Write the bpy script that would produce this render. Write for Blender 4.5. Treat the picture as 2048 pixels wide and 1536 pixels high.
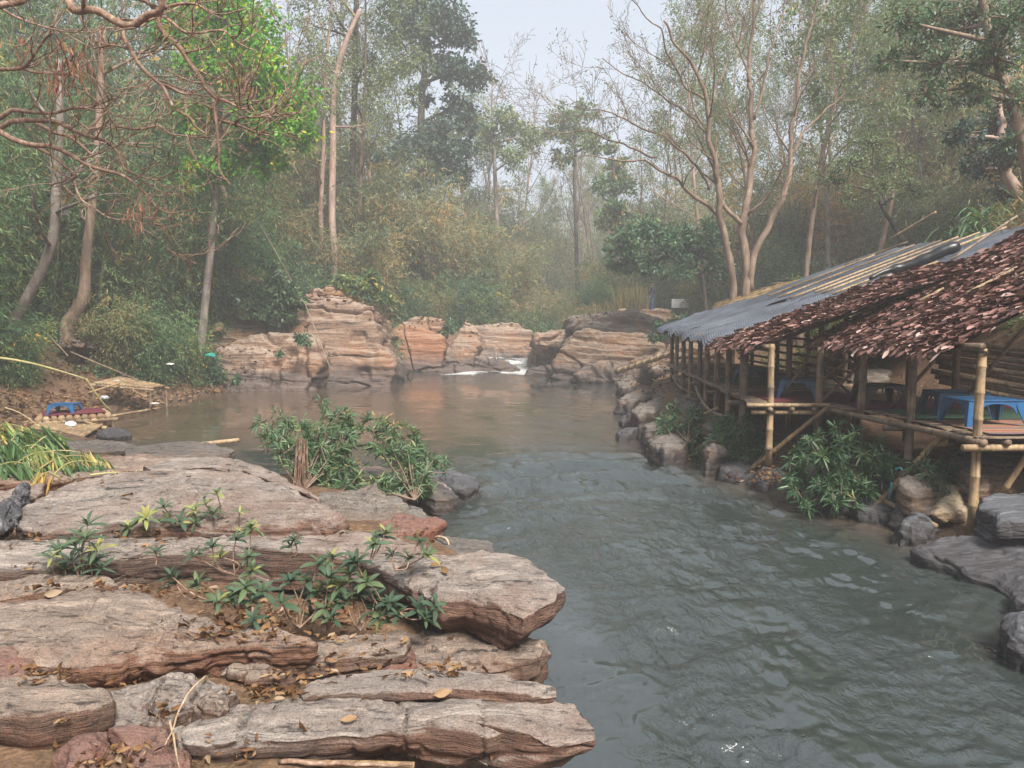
import bpy, math, random
import numpy as np
from mathutils import Vector, Matrix
rad = math.radians
for o in list(bpy.data.objects):
    bpy.data.objects.remove(o)
SC = bpy.context.scene
COL = SC.collection

# ------------------------------------------------------------------ camera
F_PX, CAM_H = 1577.0, 2.45              # focal length in photo pixels (2048 wide), eye height above the water
PITCH = math.atan(128 / F_PX)
cam_d = bpy.data.cameras.new("camera")
cam_d.sensor_width = 36.0
cam_d.lens = 36.0 * F_PX / 2048.0
cam_d.clip_start = 0.05
cam_d.clip_end = 600
cam = bpy.data.objects.new("camera", cam_d)
COL.objects.link(cam)
cam.location = (0, 0, CAM_H)
cam.rotation_euler = (math.pi / 2 - PITCH, 0, 0)
SC.camera = cam

# ------------------------------------------------------------------ sky, sun, exposure
SUN_EL, SUN_AZ = rad(50), rad(152)      # azimuth clockwise from +Y: light comes from behind the camera, a little to the right
w = bpy.data.worlds.new("World")
SC.world = w
w.use_nodes = True
nt = w.node_tree
nt.nodes.clear()
wo = nt.nodes.new("ShaderNodeOutputWorld")
bg = nt.nodes.new("ShaderNodeBackground")
sky = nt.nodes.new("ShaderNodeTexSky")
sky.sky_type = 'NISHITA'
sky.sun_disc = False
sky.sun_elevation = SUN_EL
sky.sun_rotation = SUN_AZ
sky.air_density = 1.0
sky.dust_density = 6.0
sky.ozone_density = 1.0
bg.inputs[1].default_value = 0.06
# thin high overcast: the clear sky is veiled by an even pale cloud sheet
veil = nt.nodes.new("ShaderNodeMix")
veil.data_type = 'RGBA'
veil.inputs[0].default_value = 0.62
veil.inputs[7].default_value = (6.1, 6.8, 7.9, 1)
nt.links.new(sky.outputs[0], veil.inputs[6])
nt.links.new(veil.outputs[2], bg.inputs[0])
nt.links.new(bg.outputs[0], wo.inputs[0])
sd = bpy.data.lights.new("sun", 'SUN')
sd.energy = 3.6
sd.angle = rad(20)
sd.color = (1.0, 0.95, 0.89)
sun = bpy.data.objects.new("sun", sd)
COL.objects.link(sun)
sv = Vector((math.sin(SUN_AZ) * math.cos(SUN_EL), math.cos(SUN_AZ) * math.cos(SUN_EL), math.sin(SUN_EL)))
sun.rotation_euler = sv.to_track_quat('Z', 'Y').to_euler()
sun.location = sv * 60

vs = SC.view_settings
vs.view_transform = 'Standard'
vs.look = 'None'
vs.exposure = 1.22
vs.gamma = 1.0
vs.use_curve_mapping = False
cy = SC.cycles
cy.use_denoising = True
try:
    cy.denoiser = 'OPENIMAGEDENOISE'
except Exception:
    pass
try:
    cy.denoising_prefilter = 'ACCURATE'
    cy.denoising_input_passes = 'RGB_ALBEDO_NORMAL'
except Exception:
    pass
cy.use_adaptive_sampling = True
cy.adaptive_threshold = 0.015
cy.max_bounces = 6
cy.diffuse_bounces = 3
cy.glossy_bounces = 2
cy.transmission_bounces = 3
cy.transparent_max_bounces = 4
cy.volume_bounces = 3
cy.caustics_reflective = False
cy.caustics_refractive = False
cy.sample_clamp_indirect = 4.0

# ------------------------------------------------------------------ photo pixels -> directions -> places
def ray(px, py):
    u = (px - 1024) / F_PX
    v = (768 - py) / F_PX
    return np.array([u, math.cos(PITCH) + v * math.sin(PITCH), -math.sin(PITCH) + v * math.cos(PITCH)])

def at(px, py, Y):                      # the point of that pixel at distance Y along the ground
    d = ray(px, py)
    return np.array([0, 0, CAM_H]) + d * (Y / d[1])

def onz(px, py, z=0.0):                 # where that pixel's ray meets the level z
    d = ray(px, py)
    return np.array([0, 0, CAM_H]) + d * ((z - CAM_H) / d[2])

def proj(p):
    x, y, z = p[0], p[1], p[2] - CAM_H
    f = y * math.cos(PITCH) - z * math.sin(PITCH)
    up = y * math.sin(PITCH) + z * math.cos(PITCH)
    return 1024 + F_PX * x / f, 768 - F_PX * up / f

# ------------------------------------------------------------------ noise
_r = np.random.RandomState(7)
_perm = np.concatenate([_r.permutation(256)] * 2).astype(np.int32)
_val = _r.uniform(-1, 1, 256)

def vnoise(P):
    P = np.asarray(P, float)
    i = np.floor(P).astype(np.int64)
    f = P - i
    f = f * f * f * (f * (f * 6 - 15) + 10)
    i &= 255
    res = 0
    for dx in (0, 1):
        wx = f[:, 0] if dx else 1 - f[:, 0]
        a = _perm[(i[:, 0] + dx) & 255]
        for dy in (0, 1):
            wy = f[:, 1] if dy else 1 - f[:, 1]
            b = _perm[(a + i[:, 1] + dy) & 255]
            for dz in (0, 1):
                wz = f[:, 2] if dz else 1 - f[:, 2]
                res = res + wx * wy * wz * _val[_perm[(b + i[:, 2] + dz) & 255]]
    return res

def fbm(P, octv=4, gain=0.5, lac=2.03):
    P = np.asarray(P, float)
    a, s, t = 1.0, 0, 0
    for k in range(octv):
        s = s + a * vnoise(P + 17.3 * k)
        t += a
        P = P * lac
        a *= gain
    return s / t

def smooth(e0, e1, x):
    t = np.clip((x - e0) / (e1 - e0), 0, 1)
    return t * t * (3 - 2 * t)

# ------------------------------------------------------------------ meshes and objects
class MB:
    """collects faces; builds one mesh"""
    def __init__(s):
        s.V, s.Q, s.T, s.R, s.n = [], [], [], [], 0
    def add(s, V, Q=None, T=None, rnd=0.5):
        V = np.asarray(V, float).reshape(-1, 3)
        s.V.append(V)
        if Q is not None and len(Q):
            s.Q.append(np.asarray(Q, np.int64).reshape(-1, 4) + s.n)
        if T is not None and len(T):
            s.T.append(np.asarray(T, np.int64).reshape(-1, 3) + s.n)
        s.R.append(np.full(len(V), rnd) if np.isscalar(rnd) else np.asarray(rnd, float))
        s.n += len(V)
        return s
    def data(s):
        V = np.concatenate(s.V) if s.V else np.zeros((0, 3))
        Q = np.concatenate(s.Q) if s.Q else np.zeros((0, 4), np.int64)
        T = np.concatenate(s.T) if s.T else np.zeros((0, 3), np.int64)
        R = np.concatenate(s.R) if s.R else np.zeros(0)
        return V, Q, T, R
    def mesh(s, name, mat, off=(0, 0, 0), smooth_=True, extra=None):
        V, Q, T, R = s.data()
        V = V - np.asarray(off, float)
        me = bpy.data.meshes.new(name)
        nq, ntri = len(Q), len(T)
        me.vertices.add(len(V))
        me.vertices.foreach_set("co", V.astype(np.float32).ravel())
        me.loops.add(nq * 4 + ntri * 3)
        me.loops.foreach_set("vertex_index", np.concatenate([Q.ravel(), T.ravel()]).astype(np.int32))
        me.polygons.add(nq + ntri)
        ls = np.concatenate([np.arange(nq) * 4, nq * 4 + np.arange(ntri) * 3]).astype(np.int32)
        me.polygons.foreach_set("loop_start", ls)
        me.polygons.foreach_set("use_smooth", np.full(nq + ntri, bool(smooth_)))
        a = me.attributes.new("rnd", 'FLOAT', 'POINT')
        a.data.foreach_set("value", R.astype(np.float32))
        for k, v in (extra or {}).items():
            a = me.attributes.new(k, 'FLOAT', 'POINT')
            a.data.foreach_set("value", np.asarray(v, np.float32))
        me.update(calc_edges=True)
        me.validate()
        if mat is not None:
            me.materials.append(mat)
        return me

def tag(o, label=None, cat=None, group=None, kind=None):
    if label: o["label"] = label
    if cat: o["category"] = cat
    if group: o["group"] = group
    if kind: o["kind"] = kind
    return o

def link(name, me, parent=None, loc=(0, 0, 0)):
    o = bpy.data.objects.new(name, me)
    COL.objects.link(o)
    o.location = tuple(float(x) for x in loc)
    if parent is not None:
        o.parent = parent
    return o

def thing(name, label, cat, loc=(0, 0, 0), group=None, rz=0.0):
    o = bpy.data.objects.new(name, None)
    COL.objects.link(o)
    o.empty_display_size = 0.2
    o.location = tuple(float(x) for x in loc)
    o.rotation_euler = (0, 0, rz)
    return tag(o, label, cat, group)

def part(name, mb, mat, parent, root=None, smooth_=True, kind=None):
    """a mesh in world coordinates, hung under its thing (which is not turned)"""
    r = root or parent
    while r.parent is not None:
        r = r.parent
    me = mb.mesh(name, mat, off=r.location, smooth_=smooth_)
    o = link(name, me, parent)
    if kind: o["kind"] = kind
    return o

def single(name, mb, mat, label, cat, group=None, kind=None, smooth_=True, extra=None):
    """a thing that is one mesh: its origin sits at its base"""
    V = np.concatenate(mb.V)
    c = (V.min(0) + V.max(0)) / 2
    c[2] = V[:, 2].min()
    me = mb.mesh(name, mat, off=c, smooth_=smooth_, extra=extra)
    return tag(link(name, me, None, c), label, cat, group, kind)

def copy_tree(o, parent=None):
    c = o.copy()
    COL.objects.link(c)
    c.parent = parent
    for ch in o.children:
        copy_tree(ch, c)
    return c

def catmull(P, n):
    P = np.asarray(P, float)
    if len(P) < 3:
        t = np.linspace(0, 1, n)[:, None]
        return P[0] * (1 - t) + P[-1] * t
    Q = np.vstack([2 * P[0] - P[1], P, 2 * P[-1] - P[-2]])
    m = len(P) - 1
    t = np.linspace(0, m - 1e-6, n)
    k = t.astype(int)
    f = (t - k)[:, None]
    a, b, c, d = Q[k], Q[k + 1], Q[k + 2], Q[k + 3]
    return 0.5 * ((2 * b) + (-a + c) * f + (2 * a - 5 * b + 4 * c - d) * f ** 2 + (-a + 3 * b - 3 * c + d) * f ** 3)

def tube(mb, path, radii, sides=6, rnd=0.5, cap=True):
    P = np.asarray(path, float)
    n = len(P)
    R = np.broadcast_to(np.asarray(radii, float), (n,))
    T = np.gradient(P, axis=0)
    T /= np.linalg.norm(T, axis=1)[:, None] + 1e-9
    ref = np.array([0, 0, 1.0]) if abs(T[:, 2]).mean() < 0.8 else np.array([1.0, 0.13, 0])
    A = np.cross(T, ref)
    A /= np.linalg.norm(A, axis=1)[:, None] + 1e-9
    B = np.cross(T, A)
    th = np.arange(sides) * 2 * math.pi / sides
    V = P[:, None] + R[:, None, None] * (np.cos(th)[None, :, None] * A[:, None] + np.sin(th)[None, :, None] * B[:, None])
    V = V.reshape(-1, 3)
    i = np.arange(n - 1)[:, None] * sides
    j = np.arange(sides)[None]
    j2 = (j + 1) % sides
    Q = np.stack([i + j, i + sides + j, i + sides + j2, i + j2], -1).reshape(-1, 4)
    Tr = []
    if cap:
        V = np.vstack([V, P[0], P[-1]])
        k = n * sides
        for q in range(sides):
            Tr += [(k, q, (q + 1) % sides), (k + 1, (n - 1) * sides + (q + 1) % sides, (n - 1) * sides + q)]
    mb.add(V, Q, Tr, rnd)

def box(mb, c, size, rnd=0.5, M=None, bev=0.0):
    sx, sy, sz = [s / 2 for s in size]
    if bev > 0:
        b = min(bev, sx * .9, sy * .9, sz * .9)
        ring = [(sx - b, sy), (sx, sy - b), (sx, -sy + b), (sx - b, -sy), (-sx + b, -sy), (-sx, -sy + b), (-sx, sy - b), (-sx + b, sy)][::-1]
        V = []
        for z, k in ((-sz, b), (-sz + b, 0), (sz - b, 0), (sz, b)):
            for x, y in ring:
                V.append((x - math.copysign(k, x) * (abs(x) > sx - 2 * b), y - math.copysign(k, y) * (abs(y) > sy - 2 * b), z))
        Q = []
        for r in range(3):
            for q in range(8):
                Q.append((r * 8 + q, r * 8 + (q + 1) % 8, r * 8 + 8 + (q + 1) % 8, r * 8 + 8 + q))
        T = []
        for q in range(1, 7):
            T.append((0, q + 1, q))
            T.append((24, 24 + q, 24 + q + 1))
        V = np.array(V)
    else:
        V = np.array([(x, y, z) for z in (-sz, sz) for x, y in ((-sx, -sy), (sx, -sy), (sx, sy), (-sx, sy))])
        Q = [(3, 2, 1, 0), (4, 5, 6, 7), (0, 1, 5, 4), (1, 2, 6, 5), (2, 3, 7, 6), (3, 0, 4, 7)]
        T = None
    if M is not None:
        V = V @ np.asarray(M).T
    mb.add(V + np.asarray(c, float), Q, T, rnd)

def leaves(mb, B, D, N, L, W, rnd, seg=1, droop=0.0, fold=0.0):
    """many leaf blades: base points B, directions D, face normals N, lengths L, widths W"""
    B, D, N = [np.asarray(a, float).reshape(-1, 3) for a in (B, D, N)]
    n = len(B)
    if n == 0:
        return
    L = np.broadcast_to(np.asarray(L, float), (n,))[:, None]
    W = np.broadcast_to(np.asarray(W, float), (n,))[:, None]
    D = D / (np.linalg.norm(D, axis=1)[:, None] + 1e-9)
    S = np.cross(D, N)
    S /= np.linalg.norm(S, axis=1)[:, None] + 1e-9
    N = np.cross(S, D)
    dz = np.array([0, 0, -1.0])
    rr = np.broadcast_to(np.asarray(rnd, float), (n,))
    if seg == 1:
        V = np.stack([B, B + D * L * .42 + S * W * .5 + N * fold * W, B + D * L + dz * droop * L, B + D * L * .42 - S * W * .5 + N * fold * W], 1).reshape(-1, 3)
        Q = np.arange(n * 4).reshape(-1, 4)
        mb.add(V, Q, None, np.repeat(rr, 4))
    else:
        m1 = B + D * L * .33 + dz * droop * L * .15
        m2 = B + D * L * .68 + dz * droop * L * .5
        tip = B + D * L * .98 + dz * droop * L
        f = N * fold * W
        V = np.stack([B, m1 + S * W * .46 + f, m1, m1 - S * W * .46 + f, m2 + S * W * .4 + f, m2, m2 - S * W * .4 + f, tip], 1).reshape(-1, 3)
        o = np.arange(n)[:, None] * 8
        T = np.concatenate([o + np.array(t) for t in ((0, 2, 1), (0, 3, 2), (4, 5, 7), (5, 6, 7))])
        Q = np.concatenate([o + np.array(t) for t in ((1, 2, 5, 4), (2, 3, 6, 5))])
        mb.add(V, Q, T, np.repeat(rr, 8))

def rdirs(rs, n, zlo=-1, zhi=1):
    z = rs.uniform(zlo, zhi, n)
    a = rs.uniform(0, 2 * math.pi, n)
    r = np.sqrt(np.maximum(0, 1 - z * z))
    return np.stack([r * np.cos(a), r * np.sin(a), z], 1)

# ------------------------------------------------------------------ materials
def new_mat(name):
    m = bpy.data.materials.new(name)
    m.use_nodes = True
    nt = m.node_tree
    nt.nodes.clear()
    out = nt.nodes.new("ShaderNodeOutputMaterial")
    return m, nt, out

class NT:
    def __init__(s, nt): s.nt = nt
    def n(s, t, **k):
        x = s.nt.nodes.new(t)
        for a, v in k.items(): setattr(x, a, v)
        return x
    def l(s, a, b): s.nt.links.new(a, b)
    def noise(s, vec, scale, detail=4, rough=.55, dist=0.0):
        x = s.n("ShaderNodeTexNoise")
        x.inputs["Scale"].default_value = scale
        x.inputs["Detail"].default_value = detail
        x.inputs["Roughness"].default_value = rough
        x.inputs["Distortion"].default_value = dist
        if vec is not None: s.l(vec, x.inputs["Vector"])
        return x.outputs[0]
    def ramp(s, fac, stops, interp='LINEAR'):
        x = s.n("ShaderNodeValToRGB")
        x.color_ramp.interpolation = interp
        e = x.color_ramp.elements
        while len(e) < len(stops): e.new(0.5)
        for i, (p, c) in enumerate(stops):
            e[i].position = p
            e[i].color = (*c, 1) if len(c) == 3 else c
        s.l(fac, x.inputs[0])
        return x.outputs[0]
    def mix(s, fac, a, b, blend='MIX'):
        x = s.n("ShaderNodeMix", data_type='RGBA', blend_type=blend)
        for v, i in ((fac, 0), (a, 6), (b, 7)):
            if hasattr(v, "links"): s.l(v, x.inputs[i])
            else: x.inputs[i].default_value = v if not isinstance(v, tuple) else (*v, 1)[:4]
        return x.outputs[2]
    def math(s, op, a, b=None, c=None, clamp=False):
        x = s.n("ShaderNodeMath", operation=op, use_clamp=clamp)
        for i, v in enumerate((a, b, c)):
            if v is None: continue
            if hasattr(v, "links"): s.l(v, x.inputs[i])
            else: x.inputs[i].default_value = v
        return x.outputs[0]
    def mapping(s, vec, scale=(1, 1, 1), rot=(0, 0, 0), loc=(0, 0, 0)):
        x = s.n("ShaderNodeMapping")
        x.inputs["Scale"].default_value = scale
        x.inputs["Rotation"].default_value = rot
        x.inputs["Location"].default_value = loc
        s.l(vec, x.inputs[0])
        return x.outputs[0]
    def bump(s, h, strength=.5, dist=.02, normal=None):
        x = s.n("ShaderNodeBump")
        x.inputs["Strength"].default_value = strength
        x.inputs["Distance"].default_value = dist
        s.l(h, x.inputs["Height"])
        if normal is not None: s.l(normal, x.inputs["Normal"])
        return x.outputs[0]
    def bsdf(s, out, color, rough=.7, spec=.3, normal=None, metallic=0.0):
        x = s.n("ShaderNodeBsdfPrincipled")
        for k, v in (("Base Color", color), ("Roughness", rough), ("Specular IOR Level", spec), ("Metallic", metallic)):
            if hasattr(v, "links"): s.l(v, x.inputs[k])
            else: x.inputs[k].default_value = v if not isinstance(v, tuple) else (*v, 1)[:4]
        if normal is not None: s.l(normal, x.inputs["Normal"])
        if out is not None: s.l(x.outputs[0], out.inputs[0])
        return x

def rock_mat(name, top, pale, side, rust, fine=1.0, wet=.28, tilt=(0.0, 0.0, 0.0), dark=(0.035, 0.03, 0.028), rust_amt=.5, pale_amt=.5, wetcol=(0.05, 0.045, 0.045)):
    m, nt, out = new_mat(name)
    t = NT(nt)
    tc = t.n("ShaderNodeTexCoord").outputs["Object"]
    geo = t.n("ShaderNodeNewGeometry")
    warp = t.n("ShaderNodeVectorMath", operation='MULTIPLY_ADD')
    nz = t.n("ShaderNodeTexNoise")
    nz.inputs["Scale"].default_value = 1.3 * fine
    nz.inputs["Detail"].default_value = 3
    t.l(tc, nz.inputs["Vector"])
    t.l(nz.outputs["Color"], warp.inputs[0])
    warp.inputs[1].default_value = (.16 / fine,) * 3
    t.l(tc, warp.inputs[2])
    sv = t.mapping(warp.outputs[0], (1.1 * fine, 9.0 * fine, 30 * fine), tilt)
    streak = t.noise(sv, 1.0, 6, .62)
    streak2 = t.noise(t.mapping(warp.outputs[0], (2.2 * fine, 32 * fine, 100 * fine), tilt, (3, 7, 1)), 1.0, 4, .6)
    grain = t.noise(tc, 95 * fine, 5, .7)
    big = t.noise(tc, .9 * fine, 4, .6)
    med = t.noise(tc, 4.5 * fine, 5, .65)
    # fresh broken sides: brown to rusty along the beds
    sidec = t.ramp(streak, [(.3, tuple(c * .45 for c in side)), (.46, side), (.6, tuple(min(1, c * 1.35) for c in side)), (.75, tuple(c * .7 for c in side))])
    rmask = t.ramp(t.math('ADD', t.math('MULTIPLY', big, .7), t.math('MULTIPLY', med, .3)), [(.62 - .3 * rust_amt, (0, 0, 0)), (.72 - .25 * rust_amt, (1, 1, 1))])
    sidec = t.mix(t.math('MULTIPLY', rmask, .8), sidec, rust)
    # weathered, lichen-bleached upper faces
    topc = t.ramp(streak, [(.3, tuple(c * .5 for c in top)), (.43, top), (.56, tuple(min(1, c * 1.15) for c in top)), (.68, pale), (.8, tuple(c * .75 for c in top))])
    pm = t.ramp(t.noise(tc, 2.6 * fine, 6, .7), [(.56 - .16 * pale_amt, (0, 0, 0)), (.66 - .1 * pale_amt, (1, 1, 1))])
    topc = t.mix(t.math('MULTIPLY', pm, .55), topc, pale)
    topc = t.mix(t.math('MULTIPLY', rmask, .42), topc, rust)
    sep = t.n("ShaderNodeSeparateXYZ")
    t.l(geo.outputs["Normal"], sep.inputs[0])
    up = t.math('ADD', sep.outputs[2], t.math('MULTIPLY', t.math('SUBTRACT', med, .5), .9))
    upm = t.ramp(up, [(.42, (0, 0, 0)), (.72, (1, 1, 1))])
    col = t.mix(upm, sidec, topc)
    # thin dark seams between the beds, and mineral grain
    seam = t.ramp(streak2, [(.33, (1, 1, 1)), (.43, (0, 0, 0))])
    col = t.mix(t.math('MULTIPLY', seam, .75), col, dark)
    crack = t.ramp(streak, [(.33, (1, 1, 1)), (.395, (0, 0, 0))])
    col = t.mix(t.math('MULTIPLY', crack, .8), col, dark)
    gr = t.ramp(grain, [(.32, (.5, .5, .5)), (.5, (1, 1, 1)), (.68, (1.4, 1.37, 1.32))])
    col = t.mix(1.0, col, gr, 'MULTIPLY')
    # water-stained foot
    sp = t.n("ShaderNodeSeparateXYZ")
    t.l(geo.outputs["Position"], sp.inputs[0])
    wl = t.math('ADD', sp.outputs[2], t.math('MULTIPLY', t.math('SUBTRACT', med, .5), wet * 1.6))
    wm = t.n("ShaderNodeMapRange", interpolation_type='SMOOTHSTEP')
    t.l(wl, wm.inputs[0])
    wm.inputs[1].default_value = wet * .45
    wm.inputs[2].default_value = wet * 1.15
    wm.inputs[3].default_value = 1.0
    wm.inputs[4].default_value = 0.0
    col = t.mix(t.math('MULTIPLY', wm.outputs[0], .75), col, wetcol)
    rough = t.math('SUBTRACT', .88, t.math('MULTIPLY', wm.outputs[0], .45))
    h = t.math('ADD', t.math('MULTIPLY', streak, .8), t.math('ADD', t.math('MULTIPLY', streak2, .5), t.math('MULTIPLY', grain, .22)))
    nrm = t.bump(h, .9, .035 / fine)
    nrm = t.bump(med, .35, .05 / fine, nrm)
    t.bsdf(out, col, rough, .3, nrm)
    return m

M = {}
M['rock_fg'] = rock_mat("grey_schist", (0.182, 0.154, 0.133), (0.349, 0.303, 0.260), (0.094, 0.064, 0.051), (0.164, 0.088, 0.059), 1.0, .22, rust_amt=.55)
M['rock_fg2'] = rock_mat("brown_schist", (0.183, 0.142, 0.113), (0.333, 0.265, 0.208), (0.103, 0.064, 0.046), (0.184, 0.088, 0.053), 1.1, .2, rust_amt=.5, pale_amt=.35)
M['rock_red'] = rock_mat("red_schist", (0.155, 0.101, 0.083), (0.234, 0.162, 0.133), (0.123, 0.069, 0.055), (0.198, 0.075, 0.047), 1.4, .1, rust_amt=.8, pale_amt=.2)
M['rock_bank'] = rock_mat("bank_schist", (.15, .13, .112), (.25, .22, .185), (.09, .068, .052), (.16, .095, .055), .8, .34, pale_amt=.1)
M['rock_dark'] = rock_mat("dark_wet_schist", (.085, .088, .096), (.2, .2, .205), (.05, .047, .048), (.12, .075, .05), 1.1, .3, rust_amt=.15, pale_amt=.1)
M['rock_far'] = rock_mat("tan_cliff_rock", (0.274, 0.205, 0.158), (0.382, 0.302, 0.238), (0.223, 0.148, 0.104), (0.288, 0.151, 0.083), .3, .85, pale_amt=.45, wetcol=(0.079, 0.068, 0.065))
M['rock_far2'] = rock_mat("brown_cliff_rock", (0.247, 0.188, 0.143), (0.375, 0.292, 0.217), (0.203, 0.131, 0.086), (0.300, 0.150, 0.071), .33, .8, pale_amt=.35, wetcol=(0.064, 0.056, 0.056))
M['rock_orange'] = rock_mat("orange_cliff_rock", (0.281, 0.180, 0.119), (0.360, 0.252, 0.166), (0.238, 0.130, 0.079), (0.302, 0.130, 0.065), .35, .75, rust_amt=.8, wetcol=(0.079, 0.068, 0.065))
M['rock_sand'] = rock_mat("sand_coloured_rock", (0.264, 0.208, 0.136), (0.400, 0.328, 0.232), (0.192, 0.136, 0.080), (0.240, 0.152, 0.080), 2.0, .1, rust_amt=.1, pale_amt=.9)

def leaf_mat(name, stops, trans=.35, rough=.55, spec=.35, noise_amt=0.12):
    m, nt, out = new_mat(name)
    t = NT(nt)
    at_ = t.n("ShaderNodeAttribute", attribute_name="rnd").outputs["Fac"]
    oi = t.n("ShaderNodeObjectInfo").outputs["Random"]
    tc = t.n("ShaderNodeTexCoord").outputs["Object"]
    pn = t.noise(tc, .55, 3)
    f = t.math('ADD', at_, t.math('ADD', t.math('MULTIPLY', t.math('SUBTRACT', pn, .5), noise_amt * 2.5), t.math('MULTIPLY', t.math('SUBTRACT', oi, .5), noise_amt)), clamp=True)
    c = t.ramp(f, stops)
    p = t.bsdf(None, c, rough, spec)
    tr = t.n("ShaderNodeBsdfTranslucent")
    t.l(t.mix(1.0, c, (1.15, 1.15, .75), 'MULTIPLY'), tr.inputs[0])
    mx = t.n("ShaderNodeMixShader")
    mx.inputs[0].default_value = trans
    t.l(p.outputs[0], mx.inputs[1])
    t.l(tr.outputs[0], mx.inputs[2])
    t.l(mx.outputs[0], out.inputs[0])
    return m

M['bamboo_leaf'] = leaf_mat("bamboo_foliage", [(0, (0.048, 0.102, 0.053)), (.35, (0.099, 0.182, 0.076)), (.62, (0.197, 0.275, 0.095)), (.8, (0.390, 0.356, 0.109)), (.9, (0.684, 0.391, 0.088)), (1, (0.850, 0.360, 0.079))])
M['bamboo_leaf_dry'] = leaf_mat("yellowing_bamboo_foliage", [(0, (.07, .11, .05)), (.35, (.13, .17, .075)), (.6, (.2, .21, .09)), (.8, (.33, .255, .11)), (1, (.46, .26, .11))])
M['bamboo_leaf_far'] = leaf_mat("sunlit_olive_bamboo_foliage", [(0, (.085, .125, .07)), (.35, (.16, .2, .105)), (.6, (.25, .26, .13)), (.8, (.36, .29, .14)), (.92, (.5, .33, .15)), (1, (.56, .3, .12))], .4)  # olive and tan leaf tones, lightened to paint in light on the far slopes
M['green_leaf'] = leaf_mat("fresh_green_foliage", [(0, (0.056, 0.164, 0.028)), (.5, (0.120, 0.328, 0.031)), (.85, (0.221, 0.474, 0.040)), (1, (0.577, 0.468, 0.035))])
M['dark_leaf'] = leaf_mat("dark_evergreen_foliage", [(0, (0.026, 0.054, 0.045)), (.6, (0.051, 0.095, 0.067)), (1, (0.112, 0.161, 0.087))], .2)
M['pale_leaf'] = leaf_mat("pale_spring_foliage", [(0, (.1, .15, .075)), (.5, (.18, .235, .11)), (.85, (.27, .32, .14)), (1, (.38, .3, .14))])
M['bush_leaf'] = leaf_mat("riverside_shrub_foliage", [(0, (0.036, 0.081, 0.041)), (.5, (0.076, 0.147, 0.065)), (.85, (0.153, 0.234, 0.108)), (.95, (0.330, 0.330, 0.128)), (1, (0.455, 0.293, 0.131))], .25, .45, .45, .06)
M['rosette_leaf'] = leaf_mat("dull_green_rosette_leaf", [(0, (0.036, 0.065, 0.039)), (.5, (0.063, 0.104, 0.059)), (.85, (0.117, 0.161, 0.069)), (.94, (0.262, 0.277, 0.085)), (1, (0.383, 0.279, 0.087))], .2, .55, .3, .05)
M['dry_leaf'] = leaf_mat("dry_fallen_leaf", [(0, (0.072, 0.032, 0.015)), (.35, (0.150, 0.073, 0.030)), (.7, (0.243, 0.135, 0.058)), (.9, (0.303, 0.195, 0.104)), (1, (0.340, 0.254, 0.175))], .15, .65, .3, .05)
M['roof_leaf'] = leaf_mat("brown_roof_leaf", [(0, (0.035, 0.017, 0.014)), (.35, (0.112, 0.051, 0.040)), (.65, (0.224, 0.112, 0.089)), (.88, (0.355, 0.218, 0.184)), (1, (0.522, 0.386, 0.340))], .05, .7, .3, .04)
M['straw'] = leaf_mat("dry_straw", [(0, (.2, .125, .06)), (.5, (.36, .24, .12)), (1, (.5, .37, .2))], .2)
M['cut_leaf'] = leaf_mat("cut_bamboo_leaf", [(0, (0.057, 0.115, 0.040)), (.45, (0.115, 0.207, 0.057)), (.65, (0.265, 0.310, 0.103)), (.8, (0.517, 0.391, 0.115)), (1, (0.632, 0.345, 0.103))], .25, .5, .35, .05)
M['reed'] = leaf_mat("tall_grass_blade", [(0, (.07, .13, .055)), (.5, (.16, .2, .08)), (.8, (.35, .28, .12)), (1, (.48, .34, .16))], .3)
M['palm_leaf'] = leaf_mat("strap_leaf", [(0, (0.035, 0.084, 0.049)), (.6, (0.077, 0.161, 0.077)), (1, (0.168, 0.259, 0.112))], .2, .45, .45)
M['pod'] = leaf_mat("dry_seed_pod", [(0, (.12, .045, .03)), (.6, (.25, .1, .06)), (1, (.4, .22, .1))], .05)

def bark_mat(name, a, b, c, sc=6.0, stretch=.25, bumpd=.02, rough=.85):
    m, nt, out = new_mat(name)
    t = NT(nt)
    tc = t.n("ShaderNodeTexCoord").outputs["Object"]
    n1 = t.noise(t.mapping(tc, (1, 1, stretch)), sc, 6, .65, .3)
    n2 = t.noise(tc, sc * .25, 3)
    n3 = t.noise(t.mapping(tc, (1, 1, 1.0)), sc * 5, 4, .6)
    col = t.ramp(n1, [(.3, a), (.5, b), (.68, c)])
    col = t.mix(t.ramp(n2, [(.45, (0, 0, 0)), (.62, (.7, .7, .7))]), col, tuple(x * .55 for x in b))
    col = t.mix(t.ramp(n3, [(.58, (0, 0, 0)), (.66, (.45, .45, .45))]), col, tuple(min(1, x * 1.5) for x in c))
    t.bsdf(out, col, rough, .25, t.bump(n1, .7, bumpd))
    return m

M['bark_dead'] = bark_mat("bare_russet_bark", (.1, .055, .036), (.26, .16, .11), (.46, .35, .27), 16, .6, .02)
M['bark_grey'] = bark_mat("grey_bark", (.1, .08, .065), (.2, .165, .14), (.33, .29, .25), 7)
M['bark_tan'] = bark_mat("tan_bark", (0.112, 0.075, 0.053), (0.225, 0.158, 0.112), (0.338, 0.255, 0.188), 7)
M['bark_pink'] = bark_mat("pinkish_bark", (.2, .125, .095), (.38, .255, .2), (.52, .4, .33), 4)
M['bark_dark'] = bark_mat("dark_bark", (.035, .028, .025), (.075, .06, .05), (.14, .115, .1), 6)
M['driftwood'] = bark_mat("dark_driftwood", (.025, .026, .03), (.07, .07, .075), (.2, .19, .185), 9, .2, .02)
M['dry_wood'] = bark_mat("dry_twig_wood", (.25, .17, .1), (.42, .31, .2), (.6, .48, .33), 10)

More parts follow.
